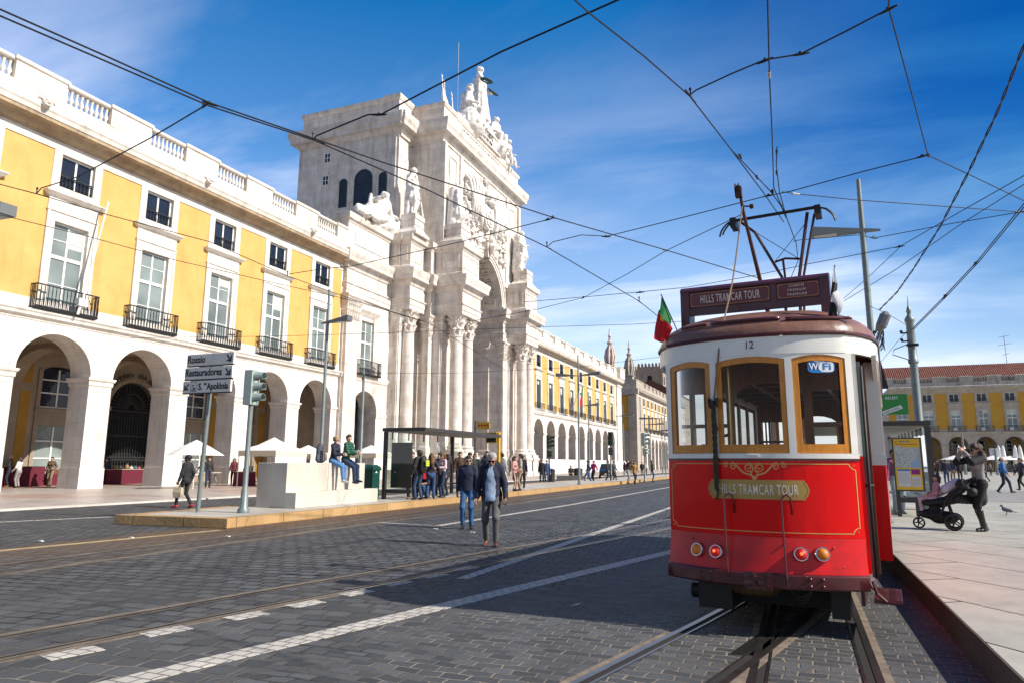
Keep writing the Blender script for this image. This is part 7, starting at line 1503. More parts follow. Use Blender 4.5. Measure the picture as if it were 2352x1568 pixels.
cc = ramp(n_, vo.outputs[0], [(.02, (.25, .22, .20)), (.10, (.60, .60, .57))]).outputs[0]; cc = mixc(n_, ramp(n_, noise(n_, pos(n_, True), 6, 3), [(.58, (0,)*3), (.64, (.8,)*3)]).outputs[0], cc, (.28, .52, .30)); cc = mixc(n_, ramp(n_, noise(n_, pos(n_, True), 19, 2), [(.66, (0,)*3), (.68, (.8,)*3)]).outputs[0], cc, (.55, .12, .12)); n_.links.new(cc, bs.inputs['Base Color'])
MAPM = m_; PAPER = mat('timetable_paper', (.66, .62, .60), .5)
mr('map_print', .02, .43, .98, .83, MAPM); mr('map_water', .62, .43, .98, .55, mat('map_water_blue', (.30, .42, .58), .5), .002); mr('map_inset', .02, .52, .34, .86, MAPM, .0022)
MB().add([(2.225+.585*x, 20.3425, .90+1.265*z) for x, z in ((.78, .55), (.98, .55), (.98, .80))], [(0, 1, 2)]).build('map_water', MATS['map_water_blue'], mpo)
mr('timetable', .08, .06, .56, .38, PAPER); mr('timetable_header', .08, .365, .56, .40, mat('header_blue', (.02, .22, .50), .5), .002); mr('offer_panel', .60, .30, .93, .40, mat('offer_purple', (.28, .01, .22), .5)); mr('fare_panel', .60, .06, .93, .26, PAPER)
b = MB()
for k in range(7):
    for j in range(8): b.add([(2.225+.585*(.12+.052*j+x), 20.3415, .90+1.265*(.14+.03*k+z)) for x, z in ((0, 0), (.03, 0), (.03, .006), (0, .006))], [(0, 1, 2, 3)])
for k in range(5):
    b.add([(2.225+.585*(.62+x), 20.3415, .90+1.265*(.09+.03*k+z)) for x, z in ((0, 0), (.28, 0), (.28, .006), (0, .006))], [(0, 1, 2, 3)])
b.build('timetable_print', mat('grey_print', (.25, .17, .18), .6), mpo)
mtx = lambda x, z: frame((2.225+.585*x, 20.3425, .90+1.265*z), (1, 0, 0), (0, 0, 1))
text('lettering', 'City Map', .055, mat('print_red', (.45, .04, .03), .5), mpo, mtx(.16, .935), ext=.0005); text('lettering', 'EUROPE', .055, BLU, mpo, mtx(.45, .935), ext=.0005, bold=.001)
b = MB()
for k in range(9): b.add([(2.225+.585*(.08+.095*k+x), 20.342, .90+1.265*(.885+z)) for x, z in ((0, 0), (.075, 0), (.075, .014), (0, .014))], [(0, 1, 2, 3)])
b.build('small_print', MATS['print_red'], mpo)
ad = root('advert_plate', 'small green advert plate above the right bus shelter roof', 'sign', (2.0, 20.2, 2.62)); b = MB(); b.box(1.86, 20.24, 2.62, 1.90, 20.28, 3.25); b.build('bracket', DKM, ad)
o = MB().box(1.90, 20.22, 2.78, 2.62, 20.25, 3.30).build('plate', mat('advert_green', (.02, .25, .035), .4), ad); text('lettering', 'BELÉM', .10, WHT, o, frame((2.26, 20.218, 3.17), (1, 0, 0), (0, 0, 1)), ext=.001)
b = MB(); b.add([(x, 20.217, z) for x, z in ((2.02, 2.86), (2.46, 3.02), (2.50, 2.93), (2.06, 2.77))][:4], [(0, 1, 2, 3)]); o2 = b.build('white_label', WHT, o); text('lettering', 'DISPONÍVEL', .075, INK, o2, frame((2.26, 20.2155, 2.865), (.94, 0, .342), (-.342, 0, .94)), ext=.0005); MB().disc((2.0, 20.217, 2.97), (0, -1, 0), [(.05, 0), (.045, .002)], 10).build('yellow_dot', FYE, o)
# pigeon on the plaza
def bird(p, rz, label):
    rt = root('pigeon', label, 'pigeon', p, rz, local=True); PG = mat('grey_feathers', (.12, .13, .15), .6, var=.4, vscale=20, obj=True)
    soft('body', [((0, -.08, .12), (0, .06, .15), .045, .055), ((0, .06, .16), (0, .10, .23), .035, .024), ((0, .11, .24), (0, .12, .24), .027, .025), ((0, -.08, .115), (0, -.22, .08), .035, .014, ((0, 0, 1), .5)), ((-.035, .02, .14), (-.04, -.12, .12), .035, .014), ((.035, .02, .14), (.04, -.12, .12), .035, .014), ((0, .135, .238), (0, .17, .228), .010, .004)], .008, PG, rt, .02, world=False)
    b = MB()
    for s in (-1, 1): b.tube([(s*.025, .01, .1), (s*.027, .015, .01), (s*.027, .05, .004)], .006, 5); b.tube([(s*.027, .015, .008), (s*.027+.02, .04, .004)], .004, 4)
    b.build('legs', mat('pink_legs', (.4, .1, .08), .6), rt, world=False); return rt
bird(G2(2314, 1182, PZ), R(60), 'grey pigeon standing on the plaza right of the stroller')
# parasols, poles and banner in front of the far wing
for k, (x, y) in enumerate(((2204, 1048), (2216, 1046), (2296, 1052), (2306, 1052), (2334, 1052), (2345, 1051))):
    p = AY(x, y, 150); rt = root('closed_parasol', 'folded white cafe parasol before the far ochre wing', 'parasol', (p.x, 150, PZ), 0, 'folded parasols before the far wing', local=True); h = 5.0
    MB().lathe([(.09, 1.6), (.5, 1.75), (.42, 3.0), (.25, 4.4), (.04, h)], (0, 0, 0), 10).build('canopy', CANV, rt, world=False); MB().tube([(0, 0, 0), (0, 0, 1.7)], .05, 6).build('pole', GALV, rt, world=False)
for k, x in enumerate((2192, 2238, 2285, 2318, 2330, 2348)):
    p = AY(x, 1056, 148); rt = root('open_parasol', 'open white cafe canopy before the far ochre wing', 'parasol', (p.x, 148+k*.7, PZ), 0, 'open parasols before the far wing', local=True)
    b = MB(); b.rings([[(2.3*q*math.cos(a), 2.3*q*math.sin(a), 3.1-.75*q) for a in np.linspace(0, 2*math.pi, 9)[:-1]] for q in (.03, 1.0)], cap=False); b.build('canopy', CANV, rt, world=False); MB().tube([(0, 0, 0), (0, 0, 3.0)], .05, 6).build('pole', GALV, rt, world=False)
for x0, y0, lab in ((2209, 994, 'slim grey pole before the first far arch'), (2285, 1028, 'short slim grey pole before the white banner')):
    p = AY(x0, y0, 120); rt = root('slim_pole', lab, 'pole', (p.x, 120, PZ), 0, local=True); MB().lathe([(.2, 0), (.16, 3), (.12, p.z-PZ)], (0, 0, 0), 8).build('pole', GALV, rt, world=False)
p0, p1 = AY(2272, 1028, 178), AY(2303, 1055, 178); o = MB().box(p0.x, 178, p1.z, p1.x, 178.1, p0.z).build('banner', mat('white_banner', (.62, .63, .68), .7), None, label='white banner hanging in an arch of the far ochre wing', cat='banner', origin=(p0.x, 178, p1.z))
b = MB()
for k in range(4): b.box(p0.x+.5, 177.97, p0.z-.7-k*.6, p1.x-.6-.4*(k % 2), 177.995, p0.z-.5-k*.6)
b.xf(Matrix.Translation((-p0.x, -178, -p1.z))); q = b.build('banner_print', mat('grey_print2', (.28, .28, .34), .7), o, world=False)
# flag on the right building, taxi, bins
rt = root('wall_flag', 'green and red flag hanging from a pole on the right arcade balcony', 'flag', (XF, 110.3, 10.2)); MB().tube([(XF+.2, 110.4, 10.0), (XF+2.3, 109.6, 14.6)], .06, 6).build('flagpole', FRAMEW, rt)
for nm, rows, m in (('green_field', ((0, .2, .45), (.15, .6, 2.1)), FG), ('red_field', ((.15, .6, 2.1), (.3, .7, 3.6)), FR)):
    MB().grid([[(XF+2.3-r[0]*1.6+.1*math.sin(t*9), 109.6+r[0]*.6+t*r[1]*1.6, 14.5-r[2]-t*.25) for t in np.linspace(0, 1, 7)] for r in rows]).build(nm, m, rt, smooth=True)
CARB = mat('black_car_paint', (.012, .013, .014), .2, coat=.8)
c = G(1383, 1099, .004); rt = root('taxi', 'dark taxi with pale roof seen head-on among walkers by the hoarding', 'taxi', (c.x, c.y+2.2, .004), R(180+14), local=True)
secs = [(-2.1, .45, .75, .78), (-1.9, .35, .95, .84), (-.9, .30, 1.02, .86), (-.1, .3, 1.0, .87), (1.2, .3, .98, .87), (1.9, .35, .92, .85), (2.2, .42, .75, .78)]
b = MB(); b.rings([[(-w_, y, z0), (-w_-.02, y, (z0+z1)/2), (-w_*.93, y, z1), (w_*.93, y, z1), (w_+.02, y, (z0+z1)/2), (w_, y, z0)] for y, z0, z1, w_ in secs]); b.build('body', CARB, rt, smooth=30, world=False)
TR = mat('pale_green_roof_paint', (.22, .45, .33), .3, coat=.5); b = MB(); b.rings([[(-w_, y, 1.0), (-w_*.82, y+dy, z1), (w_*.82, y+dy, z1), (w_, y, 1.0)] for y, dy, z1, w_ in ((-1.7, .5, 1.42, .78), (-.2, 0, 1.5, .78), (1.1, -.55, 1.44, .78))]); b.build('cabin_glass', mat('dark_car_glass', (.02, .025, .03), .08), rt, world=False)
MB().mould(-.62, -1.15, .62, .55, [(1.46, 0), (1.51, -.04), (1.53, -.2)]).build('roof', TR, rt, world=False); MB().mould(-.16, .1, .16, .25, [(1.53, 0), (1.66, -.03)]).build('taxi_light', WHT, rt, world=False)
for s in (-1, 1):
    for y in (-1.3, 1.35): w_ = MB(); w_.disc((s*.70, y, .31), (s, 0, 0), [(.31, 0), (.31, .16), (.2, .17), (.18, .14)], 16); w_.build('wheel', RUBBER, rt, world=False)
    MB().ball((s*.6, 2.1, .68), (.16, .1, .09), 8, 6).build('headlight', mat('headlight_glass', (.7, .7, .68), .15), rt, smooth=True, world=False)
MB().box(-.28, 2.2, .42, .28, 2.23, .53).build('number_plate', WHT, rt, world=False)
for (x, y, lab, m, w_) in ((1262, 1111, 'black round bin beside the distant traffic light', INK, .28), (1324, 1103, 'grey bin beside the seated man before the hoarding', DKM, .4)):
    p = G(x+4, y, .06); rt = root('litter_bin', lab, 'litter bin', tuple(p), 0, local=True); MB().lathe([(w_*.85, 0), (w_, .9), (w_*.9, .92)], (0, 0, 0), 12).build('bin_body', m, rt, world=False); MB().lathe([(w_*1.05, .921), (w_*1.05, 1.0), (w_*.4, 1.08)], (0, 0, 0), 12).build('bin_lid', m, rt, world=False)
p = G(1312, 1104, .06); rt = root('stone_bench', 'small pale stone bench under the seated man by the hoarding', 'bench', tuple(p), 0, local=True); MB().mould(-1.2, -.2, 1.2, .3, [(0, 0), (.4, 0), (.45, .03)]).build('slab', BST, rt, world=False)
# ------------------------------------------------------------------ people
NAVY, JEAN, BLK, KHA = (.010, .014, .038), (.035, .085, .21), (.012, .012, .014), (.33, .25, .15)
CAMV = lambda p: (-p[0], -p[1])
BAGM = {}
def backpack(J, sc, rt, c, accent=None, w_=1.):
    ch, up = J['chest'], J['up']; f = V3(-math.sin(J['twist']), math.cos(J['twist']), 0); o = ch-f*.20
    pr = [(o+up*.22-f*.0, o-up*.48, .135*w_, .15*w_, (tuple(f), .62)), (o-f*.07+up*.0, o-f*.08-up*.35, .10, .11, (tuple(f), .5))]
    soft('backpack', [tuple([tuple(p[0]*sc), tuple(p[1]*sc), p[2]*sc, p[3]*sc]+list(p[4:])) for p in pr], .016, mat('bag_%02d%02d%02d' % tuple(int(x*99) for x in c), c, .7, var=.3, vscale=12, obj=True), rt, .03, world=False)
    if accent:
        b = MB(); 
        for dz in (.02, -.12, -.26): q = (o-f*.17+up*dz)*sc; b.mould(q[0]-.09, q[1]-.012, q[0]+.09, q[1]+.02, [(q[2], 0), (q[2]+.06, 0)])
        b.build('bag_trim', mat('bag_accent', accent, .6), rt, world=False)
    b = MB()
    for i in (0, 1): s = J['sh'][i]; x = V3((s[0]+ne_x(J))*.55, 0, 0); b.tube([(o+up*.2+x)*sc, (s*.6+J['neck']*.4+V3(0, 0, .02))*sc, (ch+f*.16+x*1.3)*sc, (J['waist']+f*.13+x*1.4)*sc], .018, 5)
    b.build('strap', mat('strap_black', (.02, .02, .02), .7), rt, world=False)
ne_x = lambda J: J['neck'][0]*0
# the two men walking up the tracks
p = G(1128, 1252, .004)
rt, J, sc = person('grey-haired man in open navy quilted jacket and grey trousers, looking down in front', p, (.30, -1), 1.75, NAVY, (.115, .112, .108), (.13, .045, .02), (.50, .47, .43), (.48, .26, .18), 'short', skel(feet=((-.10, .13, .09), (.11, -.15, .10)), hands=((-.27, .10, .87), (.27, .02, .86)), toe=(.05, -.3), hip=(0, 0, .915), look=(.05, -.42), twist=.06), .0105, bulk=1.12, jacket_open=(.33, .43, .58), shades=True, coat=.18, curl=(.9, .6))
b = MB(); w_ = J['wr'][0]*sc; b.box(w_[0]-.02, w_[1]+.01, w_[2]-.14, w_[0]-.008, w_[1]+.08, w_[2]-.02); b.build('phone', INK, rt, world=False)
b = MB(); hx = headx(J); b.tube([J['neck']*sc+V3(-.085, .03, .02), J['neck']*sc+V3(-.06, -.07, .05), J['neck']*sc+V3(.06, -.07, .05), J['neck']*sc+V3(.085, .03, .02)], .022, 6)
b.build('collar', mat('cloth_dark', (.008, .010, .022), .8), rt, True, world=False)
p = G(1073, 1213, .004)
person('man with glasses in zipped navy jacket and blue jeans, behind the grey-haired man', p, (.28, -1), 1.70, (.012, .016, .045), (.035, .115, .27), (.012, .012, .013), (.06, .035, .025), (.52, .30, .21), 'short', skel(feet=((-.10, .02, .085), (.10, .05, .085)), hands=((-.27, .10, .84), (.25, -.02, .86)), look=(.35, -.02)), .0115, bulk=1.14, glasses=True, quilt=False, curl=(.9, .6))
# near the left island
p = G(423, 1165, .004)
rt, J, sc = person('person in black cap, black jacket and red shoes carrying a beige bag', p, (-.92, -.25), 1.76, (.018, .018, .020), (.022, .022, .026), (.50, .012, .03), BLK, (.16, .09, .06), 'cap', skel(feet=((-.09, .24, .09), (.09, -.18, .10)), hands=((-.24, .12, .84), (.24, -.02, .86)), toe=(.05, -.25), hip=(0, 0, .905), look=(.2, 0)), .016, bulk=1.08, loosepants=.9, hairx=mat('black_cap', (.012, .012, .013), .7), curl=(1.3, .6))
q = J['wr'][0]*sc; pt = rt.matrix_basis @ Vector(q); bg = root('carrier_bag', 'beige paper carrier bag held by the person in red shoes', 'bag', (pt.x, pt.y, pt.z-.52), rt.rotation_euler.z, local=True)
MB().rings([[(-.05, -.13, 0), (.05, -.13, 0), (.05, .13, 0), (-.05, .13, 0)], [(-.07, -.14, .18), (.07, -.14, .18), (.06, .14, .18), (-.06, .14, .18)], [(-.04, -.14, .33), (.04, -.14, .33), (.05, .14, .33), (-.05, .14, .33)]]).build('bag_body', mat('beige_paper', (.52, .44, .29), .8, var=.2, vscale=9), bg, world=False); MB().tube([(0, -.07, .33), (0, -.03, .45), (0, .03, .45), (0, .07, .33)], .008, 5).build('handle', mat('beige_paper', (.52, .44, .29), .8), bg, world=False)
for lab, x, y, f, ht, kw in (
 ('bald man in black jacket by the leftmost stall', 17, 1117, (-.6, -.8), 1.78, dict(top=BLK, bot=(.02, .025, .05), shoe=(.25, .12, .04), hs='none', J=skel(hands=((-.2, .28, 1.05), (.22, .1, .9)), look=(.3, 0)))),
 ('woman in white jumper and checked trousers beside the bald man', 39, 1119, (-.8, -.3), 1.64, dict(top=(.62, .60, .57), bot=(.30, .28, .27), hair=(.05, .03, .02), hs='bob', J=skel(fem=1, hands=((-.2, .22, .95), (.2, .2, .9)), look=(.2, -.3)))),
 ('woman in brown jacket and beige trousers with a handbag, before the leftmost pier', 113, 1116, (.5, -.8), 1.68, dict(top=(.12, .075, .045), bot=(.22, .16, .11), hs='short', J=skel(fem=1, feet=((-.1, .12, .09), (.1, -.12, .1)), hands=((-.2, .16, 1.05), (.24, .1, .86))))),
 ('person in dark top with a yellow pouch walking behind the pier by the gate', 243, 1111, (-.4, -.8), 1.66, dict(top=(.02, .025, .06), bot=BLK, hs='bob', J=W_(.18))),
 ('person in khaki trousers standing under the open parasol', 461, 1112, (-.3, -1), 1.72, dict(top=(.015, .018, .04), bot=KHA, shoe=(.5, .35, .05), J=skel(hands=((-.2, .2, 1.0), (.2, .2, 1.0)))))):
    q = G(x, y, .06)
    if q.x < -40.3: q = AX(x, y, -40.3+.35*(ht-1.7))
    person(lab, (q.x, q.y, .06), f, ht, h=.026, **kw)
hb = AX(113, 1116, -40.25); b = MB(); b.mould(hb.x+.3, hb.y-.25, hb.x+.45, hb.y+.1, [(.75, 0), (1.02, -.03)]); b.tube([(hb.x+.37, hb.y-.2, 1.0), (hb.x+.32, hb.y-.1, 1.35), (hb.x+.37, hb.y+.05, 1.0)], .02, 5); b.build('handbag', mat('brown_leather', (.14, .05, .02), .5), None, label='brown handbag hanging from the woman in brown', cat='bag', origin=(hb.x+.37, hb.y, .75))
# seated couple
BT = 1.475+.22*0
a = AX(767, 1062, -13.75); c = AX(791, 1062, -13.75)
S1 = skel(hip=(0, 0, .58), feet=((-.07, .40, -.06), (.08, .44, -.03)), hands=((-.04, .36, .78), (.05, .37, .76)), look=(-.75, -.1), lean=(0, .06), fem=1)
rt, J, sc = person('blonde woman in navy jacket and light jeans seated on the stone bench', (-13.53, 18.35, BT-.475), (1, .1), 1.68, NAVY, (.09, .22, .45), (.55, .54, .52), (.42, .24, .10), (.55, .34, .25), 'bun', S1, .0135, shades=True)
S2 = skel(hip=(0, 0, .58), feet=((-.02, .45, -.04), (.06, .38, -.08)), hands=((-.06, .40, .80), (.05, .40, .78)), look=(-.8, .05), lean=(0, .10), knee=((-.08, 1, .2), (.1, 1, .2)))
rt, J, sc = person('dark-haired man in green puffer jacket and jeans seated on the stone bench', (-13.53, 19.0, BT-.475), (1, .08), 1.78, (.012, .085, .05), (.022, .04, .095), (.02, .025, .07), (.04, .025, .018), (.54, .33, .24), 'short', S2, .0135, quilt=True, bulk=1.08)
bp = root('rucksack', 'dark grey rucksack standing on the stone bench beside the blonde woman', 'backpack', (-13.72, 17.95, BT), R(-90), local=True)
soft('bag', [((0, 0, .12), (0, -.02, .42), .16, .14, ((0, 1, 0), .7)), ((0, .12, .12), (0, .11, .30), .11, .10, ((0, 1, 0), .5)), ((-.14, 0, .1), (-.14, 0, .2), .06, .05), ((.14, 0, .1), (.14, 0, .2), .06, .05), ((0, -.02, .5), (0, -.02, .52), .1, .08)], .014, mat('bag_slate', (.05, .06, .085), .7, var=.3, vscale=14, obj=True), bp, .03, world=False)
b = MB()
for x in (-.08, .08): b.box(x-.012, .17, .06, x+.012, .185, .46)
b.tube([(-.04, -.03, .58), (0, -.04, .66), (.04, -.03, .58)], .01, 5); b.build('straps', mat('tan_leather', (.25, .13, .05), .6), bp, world=False)
# waiting at the shelter
I = .22
def at(x, y, z=I): 
    p = G(x, y, z); return (min(p.x, -12.45), p.y, z) if z == I else p
person('person standing behind the dark poster panel, only trousers and brown shoes showing', (-13.0, 22.3, I), (.3, -1), 1.70, (.03, .03, .03), (.03, .025, .022), (.17, .08, .03), h=.02)
rt, J, sc = person('man in black hooded jacket with a black and yellow rucksack at the shelter', (-12.5, 21.95, I), (-.9, .15), 1.76, BLK, (.03, .06, .12), (.02, .02, .03), (.05, .045, .04), (.5, .3, .2), 'short', skel(feet=((-.10, .06, .085), (.10, -.06, .085)), hands=((-.25, .12, .88), (.25, .1, .9))), .017, bulk=1.14, coat=.1)
backpack(J, sc, rt, (.02, .02, .02), (.55, .60, .03))
CR = lambda: skel(hip=(0, -.05, .42), feet=((-.1, .22, .085), (.1, .0, .085)), hands=((-.15, .42, .55), (.15, .40, .45)), lean=(0, .22), knee=((-.15, 1, .6), (.15, 1, .6)), look=(0, -.3), fem=1)
person('woman in black top crouching on the island among the waiting group', (-12.6, 23.0, I), (-.5, -.6), 1.65, BLK, (.035, .09, .2), (.2, .1, .04), (.05, .025, .015), hs='short', J=CR(), h=.02, sleeve=.55)
person('child with dark hair and red top beside the crouching woman', (-12.9, 23.6, I), (.6, -.8), 1.18, (.45, .03, .04), (.03, .03, .05), hair=(.03, .02, .015), hs='bob', h=.018)
rt, J, sc = person('woman with very long brown hair in dark jumper and jeans, seen from behind', (-12.45, 22.75, I), (-.6, .8), 1.66, (.015, .015, .03), (.03, .075, .19), (.015, .02, .04), (.16, .075, .03), hs='long', J=skel(fem=1, hands=((-.24, .14, 1.0), (.22, .16, 1.0)), feet=((-.13, .03, .085), (.12, -.04, .085))), h=.017, bulk=1.0)
o = MB().tube([(J['sh'][0]+V3(0, .03, .06))*sc, (J['chest']+V3(.05, -.16, -.05))*sc, (J['waist']+V3(.2, -.08, -.1))*sc], .015, 5); o.build('shoulder_strap', mat('tan_leather', (.25, .13, .05), .6), rt, world=False); q = MB(); q.mould(-.30, -.06, -.18, .08, [(.70, 0), (.98, -.02)]); q.build('red_bag', mat('red_leather', (.50, .01, .02), .4), rt, world=False)
person('woman with short brown hair in pale pink jacket at the shelter', (-12.5, 23.75, I), (-.4, -.8), 1.68, (.60, .46, .50), (.02, .04, .09), hair=(.15, .06, .02), hs='bob', J=skel(fem=1, hands=((-.15, .3, 1.15), (.15, .3, 1.12)), look=(.3, -.3)), h=.02)
person('dark-haired person mostly hidden between the pink jacket and the man with glasses', (-13.1, 24.6, I), (.2, -1), 1.7, (.02, .02, .03), BLK, h=.024)
for lab, pos_, ht, top, hs, hr in (('man in a black cap half hidden behind the two walking men', (-12.6, 26.3, I), 1.74, (.04, .05, .035), 'cap', BLK), ('man in dark jacket and sunglasses half hidden behind the walking men', (-12.75, 27.1, I), 1.72, BLK, 'short', (.05, .03, .02)), ('tall dark-haired man in blue behind the grey-haired man', (-12.55, 27.9, I), 1.83, (.02, .03, .07), 'short', (.03, .02, .015)), ('brown-haired person in a hat behind the grey-haired man', (-13.0, 27.6, I), 1.68, (.1, .06, .04), 'hat', (.10, .06, .03))):
    person(lab, pos_, (.4, -1), ht, top, (.02, .025, .05), hair=hr, hs=hs, h=.026, shades='sunglasses' in lab)
rt, J, sc = person('woman in olive parka with a bag beside the yellow pole', at(1158, 1131), (-.3, 1), 1.62, (.045, .05, .02), BLK, hair=(.05, .02, .012), hs='bob', J=skel(fem=1, hands=((-.2, .2, 1.05), (.35, .2, 1.05))), h=.022, bulk=1.1)
rt, J, sc = person('young man in pale shirt with a grey rucksack right of the yellow pole', at(1184, 1130), (-.5, .9), 1.78, (.45, .45, .46), BLK, BLK, (.04, .025, .018), hs='short', J=skel(look=(1.1, 0), feet=((-.09, .05, .085), (.09, -.03, .085))), h=.02, loosepants=.85); backpack(J, sc, rt, (.10, .10, .11), None, .9)
person('person in dark puffer jacket and trainers right of the grey rucksack', at(1199, 1123), (-.2, 1), 1.72, (.012, .016, .03), BLK, (.3, .3, .3), hs='short', h=.022, bulk=1.12)
person('woman in pink jacket and short black skirt', at(1210, 1127), (1, -.1), 1.63, (.55, .27, .25), BLK, BLK, (.06, .02, .015), hs='bob', J=skel(fem=1, hands=((-.2, .22, 1.0), (.2, .24, 1.0))), skirt=BLK, legs=False, h=.021)
person('man in beige waistcoat and khaki trousers looking left', at(1231, 1126), (-.9, -.5), 1.76, (.36, .31, .26), KHA, (.03, .025, .02), (.03, .02, .015), hs='short', J=skel(hands=((-.2, .24, 1.05), (.24, .1, .9)), look=(-.4, .1)), h=.021)
for lab, pos_, f, ht, t_, b_, hs in (('person in grey hooded top with back turned inside the shelter', (-13.0, 22.9, I), (-.4, .9), 1.74, (.07, .07, .075), (.02, .03, .06), 'short'), ('woman in dark coat and scarf behind the pink jacket', (-13.1, 25.3, I), (-.8, -.4), 1.66, (.03, .02, .03), BLK, 'long'), ('man in brown leather jacket behind the man with glasses', (-12.9, 26.0, I), (.5, -.8), 1.77, (.07, .035, .02), (.02, .03, .07), 'short'), ('person in dark green jacket left of the yellow pole', (-12.8, 28.3, I), (-.6, .7), 1.70, (.015, .04, .025), BLK, 'bob'), ('person in black beside the stall under the open parasol', (-30.8, 30.4, .06), (.8, -.5), 1.72, BLK, (.02, .03, .06), 'short'), ('person in maroon jumper by the folding table', (-32.6, 34.2, .06), (.6, -.8), 1.68, (.14, .02, .03), BLK, 'bob')):
    person(lab, pos_, f, ht, t_, b_, hs=hs, h=.026, coat=.25 if 'coat' in lab else 0)
FAR = [('man in dark coat, left of a pair beyond the beige waistcoat', 1245, 1112, (.2, -1), 1.74, BLK, (.02, .03, .06), 'short', None), ('person in blue jacket, right of a pair beyond the beige waistcoat', 1256, 1112, (.3, -1), 1.70, (.03, .07, .2), (.02, .04, .1), 'short', None),
 ('man in navy jacket and jeans striding before the double-armed lamp post', 1351, 1108, (-.9, -.2), 1.76, (.012, .025, .07), (.03, .09, .25), 'short', W_(.24)), ('person in magenta jacket beside the striding man in navy', 1364, 1108, (-.4, -.9), 1.72, (.40, .03, .13), BLK, 'short', W_(.12)),
 ('person in dark coat left of the arrow-hooded traffic light', 1397, 1107, (.9, -.3), 1.75, BLK, BLK, 'short', W_(.2)), ('person in grey coat right of the arrow-hooded traffic light', 1411, 1106, (.9, -.2), 1.72, (.06, .06, .05), (.05, .05, .05), 'short', M_(.22)),
 ('woman in mustard coat and dark boots walking', 1458, 1110, (.7, -.7), 1.68, (.30, .155, .03), (.02, .015, .015), 'bob', M_(.2)), ('person in black on a bench before the weathered block, left one', 1475, 1092, (.3, -1), 1.7, BLK, BLK, 'short', None), ('person in white on a bench before the weathered block, right one', 1483, 1092, (.3, -1), 1.65, (.5, .5, .5), BLK, 'short', None),
 ('man in black jacket and blue jeans standing by the last traffic light', 1499, 1105, (.95, .2), 1.78, BLK, (.03, .09, .25), 'short', None)]
for lab, x, y, f, ht, t_, b_, hs, J in FAR: person(lab, G(x, y, .06), f, ht, t_, b_, hs=hs, J=J, h=.034, coat=.3 if 'coat' in lab else 0)
rt, J, sc = person('person with dark red rucksack and grey trousers photographing, arms raised', G(1442, 1110, .06), (.9, .1), 1.78, BLK, (.28, .27, .26), J=skel(hands=((-.08, .35, 1.52), (.1, .35, 1.5))), h=.032, hs='short'); backpack(J, sc, rt, (.08, .015, .02))
p = G(1312, 1103, .06); person('seated man in dark brown before the white hoarding', (p.x, p.y-.1, .03), (.4, -1), 1.7, (.07, .045, .04), BLK, J=skel(hip=(0, 0, .60), feet=((-.1, .38, .09), (.1, .36, .09)), hands=((-.08, .34, .7), (.08, .34, .7)), lean=(0, .16)), h=.034)
# right-hand plaza
Z = PZ
rt, J, sc = person('woman in grey top, black skirt and boots photographing with a phone behind the stroller', (3.27, 16.62, Z), (-.95, -.42), 1.74, (.26, .24, .24), BLK, BLK, (.06, .03, .018), (.50, .30, .21), 'curly', skel(fem=1, feet=((-.09, .06, .085), (.11, -.10, .085)), hands=((-.09, .30, 1.55), (.07, .27, 1.55)), elb=((-.8, .3, -1), (.8, .3, -1)), look=(0, 0)), .0125, shades=True, skirt=BLK, loosepants=.82, curl=(.8, .8))
for i in (0, 1):
    q = lambda v: tuple(v*sc); soft('sleeve', [(q(J['sh'][i]), q(J['el'][i]), .072, .062), (q(J['el'][i]), q(J['el'][i]*.55+J['wr'][i]*.45), .06, .052)], .0125, mat('black_knit', (.012, .012, .013), .9), rt, .03, world=False); soft('boot', [(q(J['kn'][i]*.75+J['an'][i]*.25), q(J['an'][i]), .062, .052)], .0125, mat('black_boot_leather', (.012, .011, .010), .3), rt, .02, world=False)
b = MB(); q = headx(J)(0, .17, .12)*sc; b.box(q[0]-.085, q[1]-.006, q[2]-.04, q[0]+.085, q[1]+.006, q[2]+.045); b.build('phone', INK, rt, world=False)
# stroller (local +y = direction it rolls, towards the tram)
SBLK = mat('black_stroller_fabric', (.010, .010, .012), .7, var=.3, vscale=10, obj=True); SMET = mat('black_stroller_frame', (.02, .02, .02), .3, .4)
st = root('stroller', 'black three-wheel stroller with a little girl in pink, pushed across the plaza', 'stroller', (2.60, 16.75, Z), R(78), local=True)
def swheel(y, x, r): 
    w_ = MB(); n_ = 20; w_.rings([[(x+dx, y+rr*math.cos(a), r+rr*math.sin(a)) for a in np.linspace(0, 2*math.pi, n_+1)[:-1]] for dx, rr in ((-.03, r*.80), (-.03, r*.96), (0, r), (.03, r*.96), (.03, r*.80), (-.03, r*.80))], cap=False); o = w_.build('wheel', RUBBER, st, smooth=40, world=False)
    s_ = MB(); s_.disc((x-.03, y, r), (1, 0, 0), [(r*.22, 0), (r*.22, .06)], 10)
    for k in range(5): a = k*1.2566; s_.tube([(x, y, r), (x, y+r*.8*math.cos(a), r+r*.8*math.sin(a))], .012, 5)
    s_.rings([[(x+dx, y+rr*math.cos(a), r+rr*math.sin(a)) for a in np.linspace(0, 2*math.pi, n_+1)[:-1]] for dx, rr in ((-.02, r*.72), (.02, r*.72), (.02, r*.80), (-.02, r*.80), (-.02, r*.72))], cap=False); s_.build('rim', SMET, o, world=False)
swheel(.42, 0, .115); swheel(-.20, -.27, .165); swheel(-.20, .27, .165)
b = MB()
for s in (-1, 1): b.tube([(s*.05, .44, .115), (s*.06, .40, .27), (s*.22, .05, .30), (s*.25, -.20, .19)], .018, 6); b.tube([(s*.24, .02, .30), (s*.24, -.12, .62), (s*.24, -.40, .95), (s*.2, -.62, 1.04)], .018, 6); b.tube([(s*.25, -.20, .19), (s*.24, -.12, .55)], .018, 6)
b.tube([(-.2, -.62, 1.04), (.2, -.62, 1.04)], .022, 6); b.build('frame', SMET, st, smooth=40, world=False)
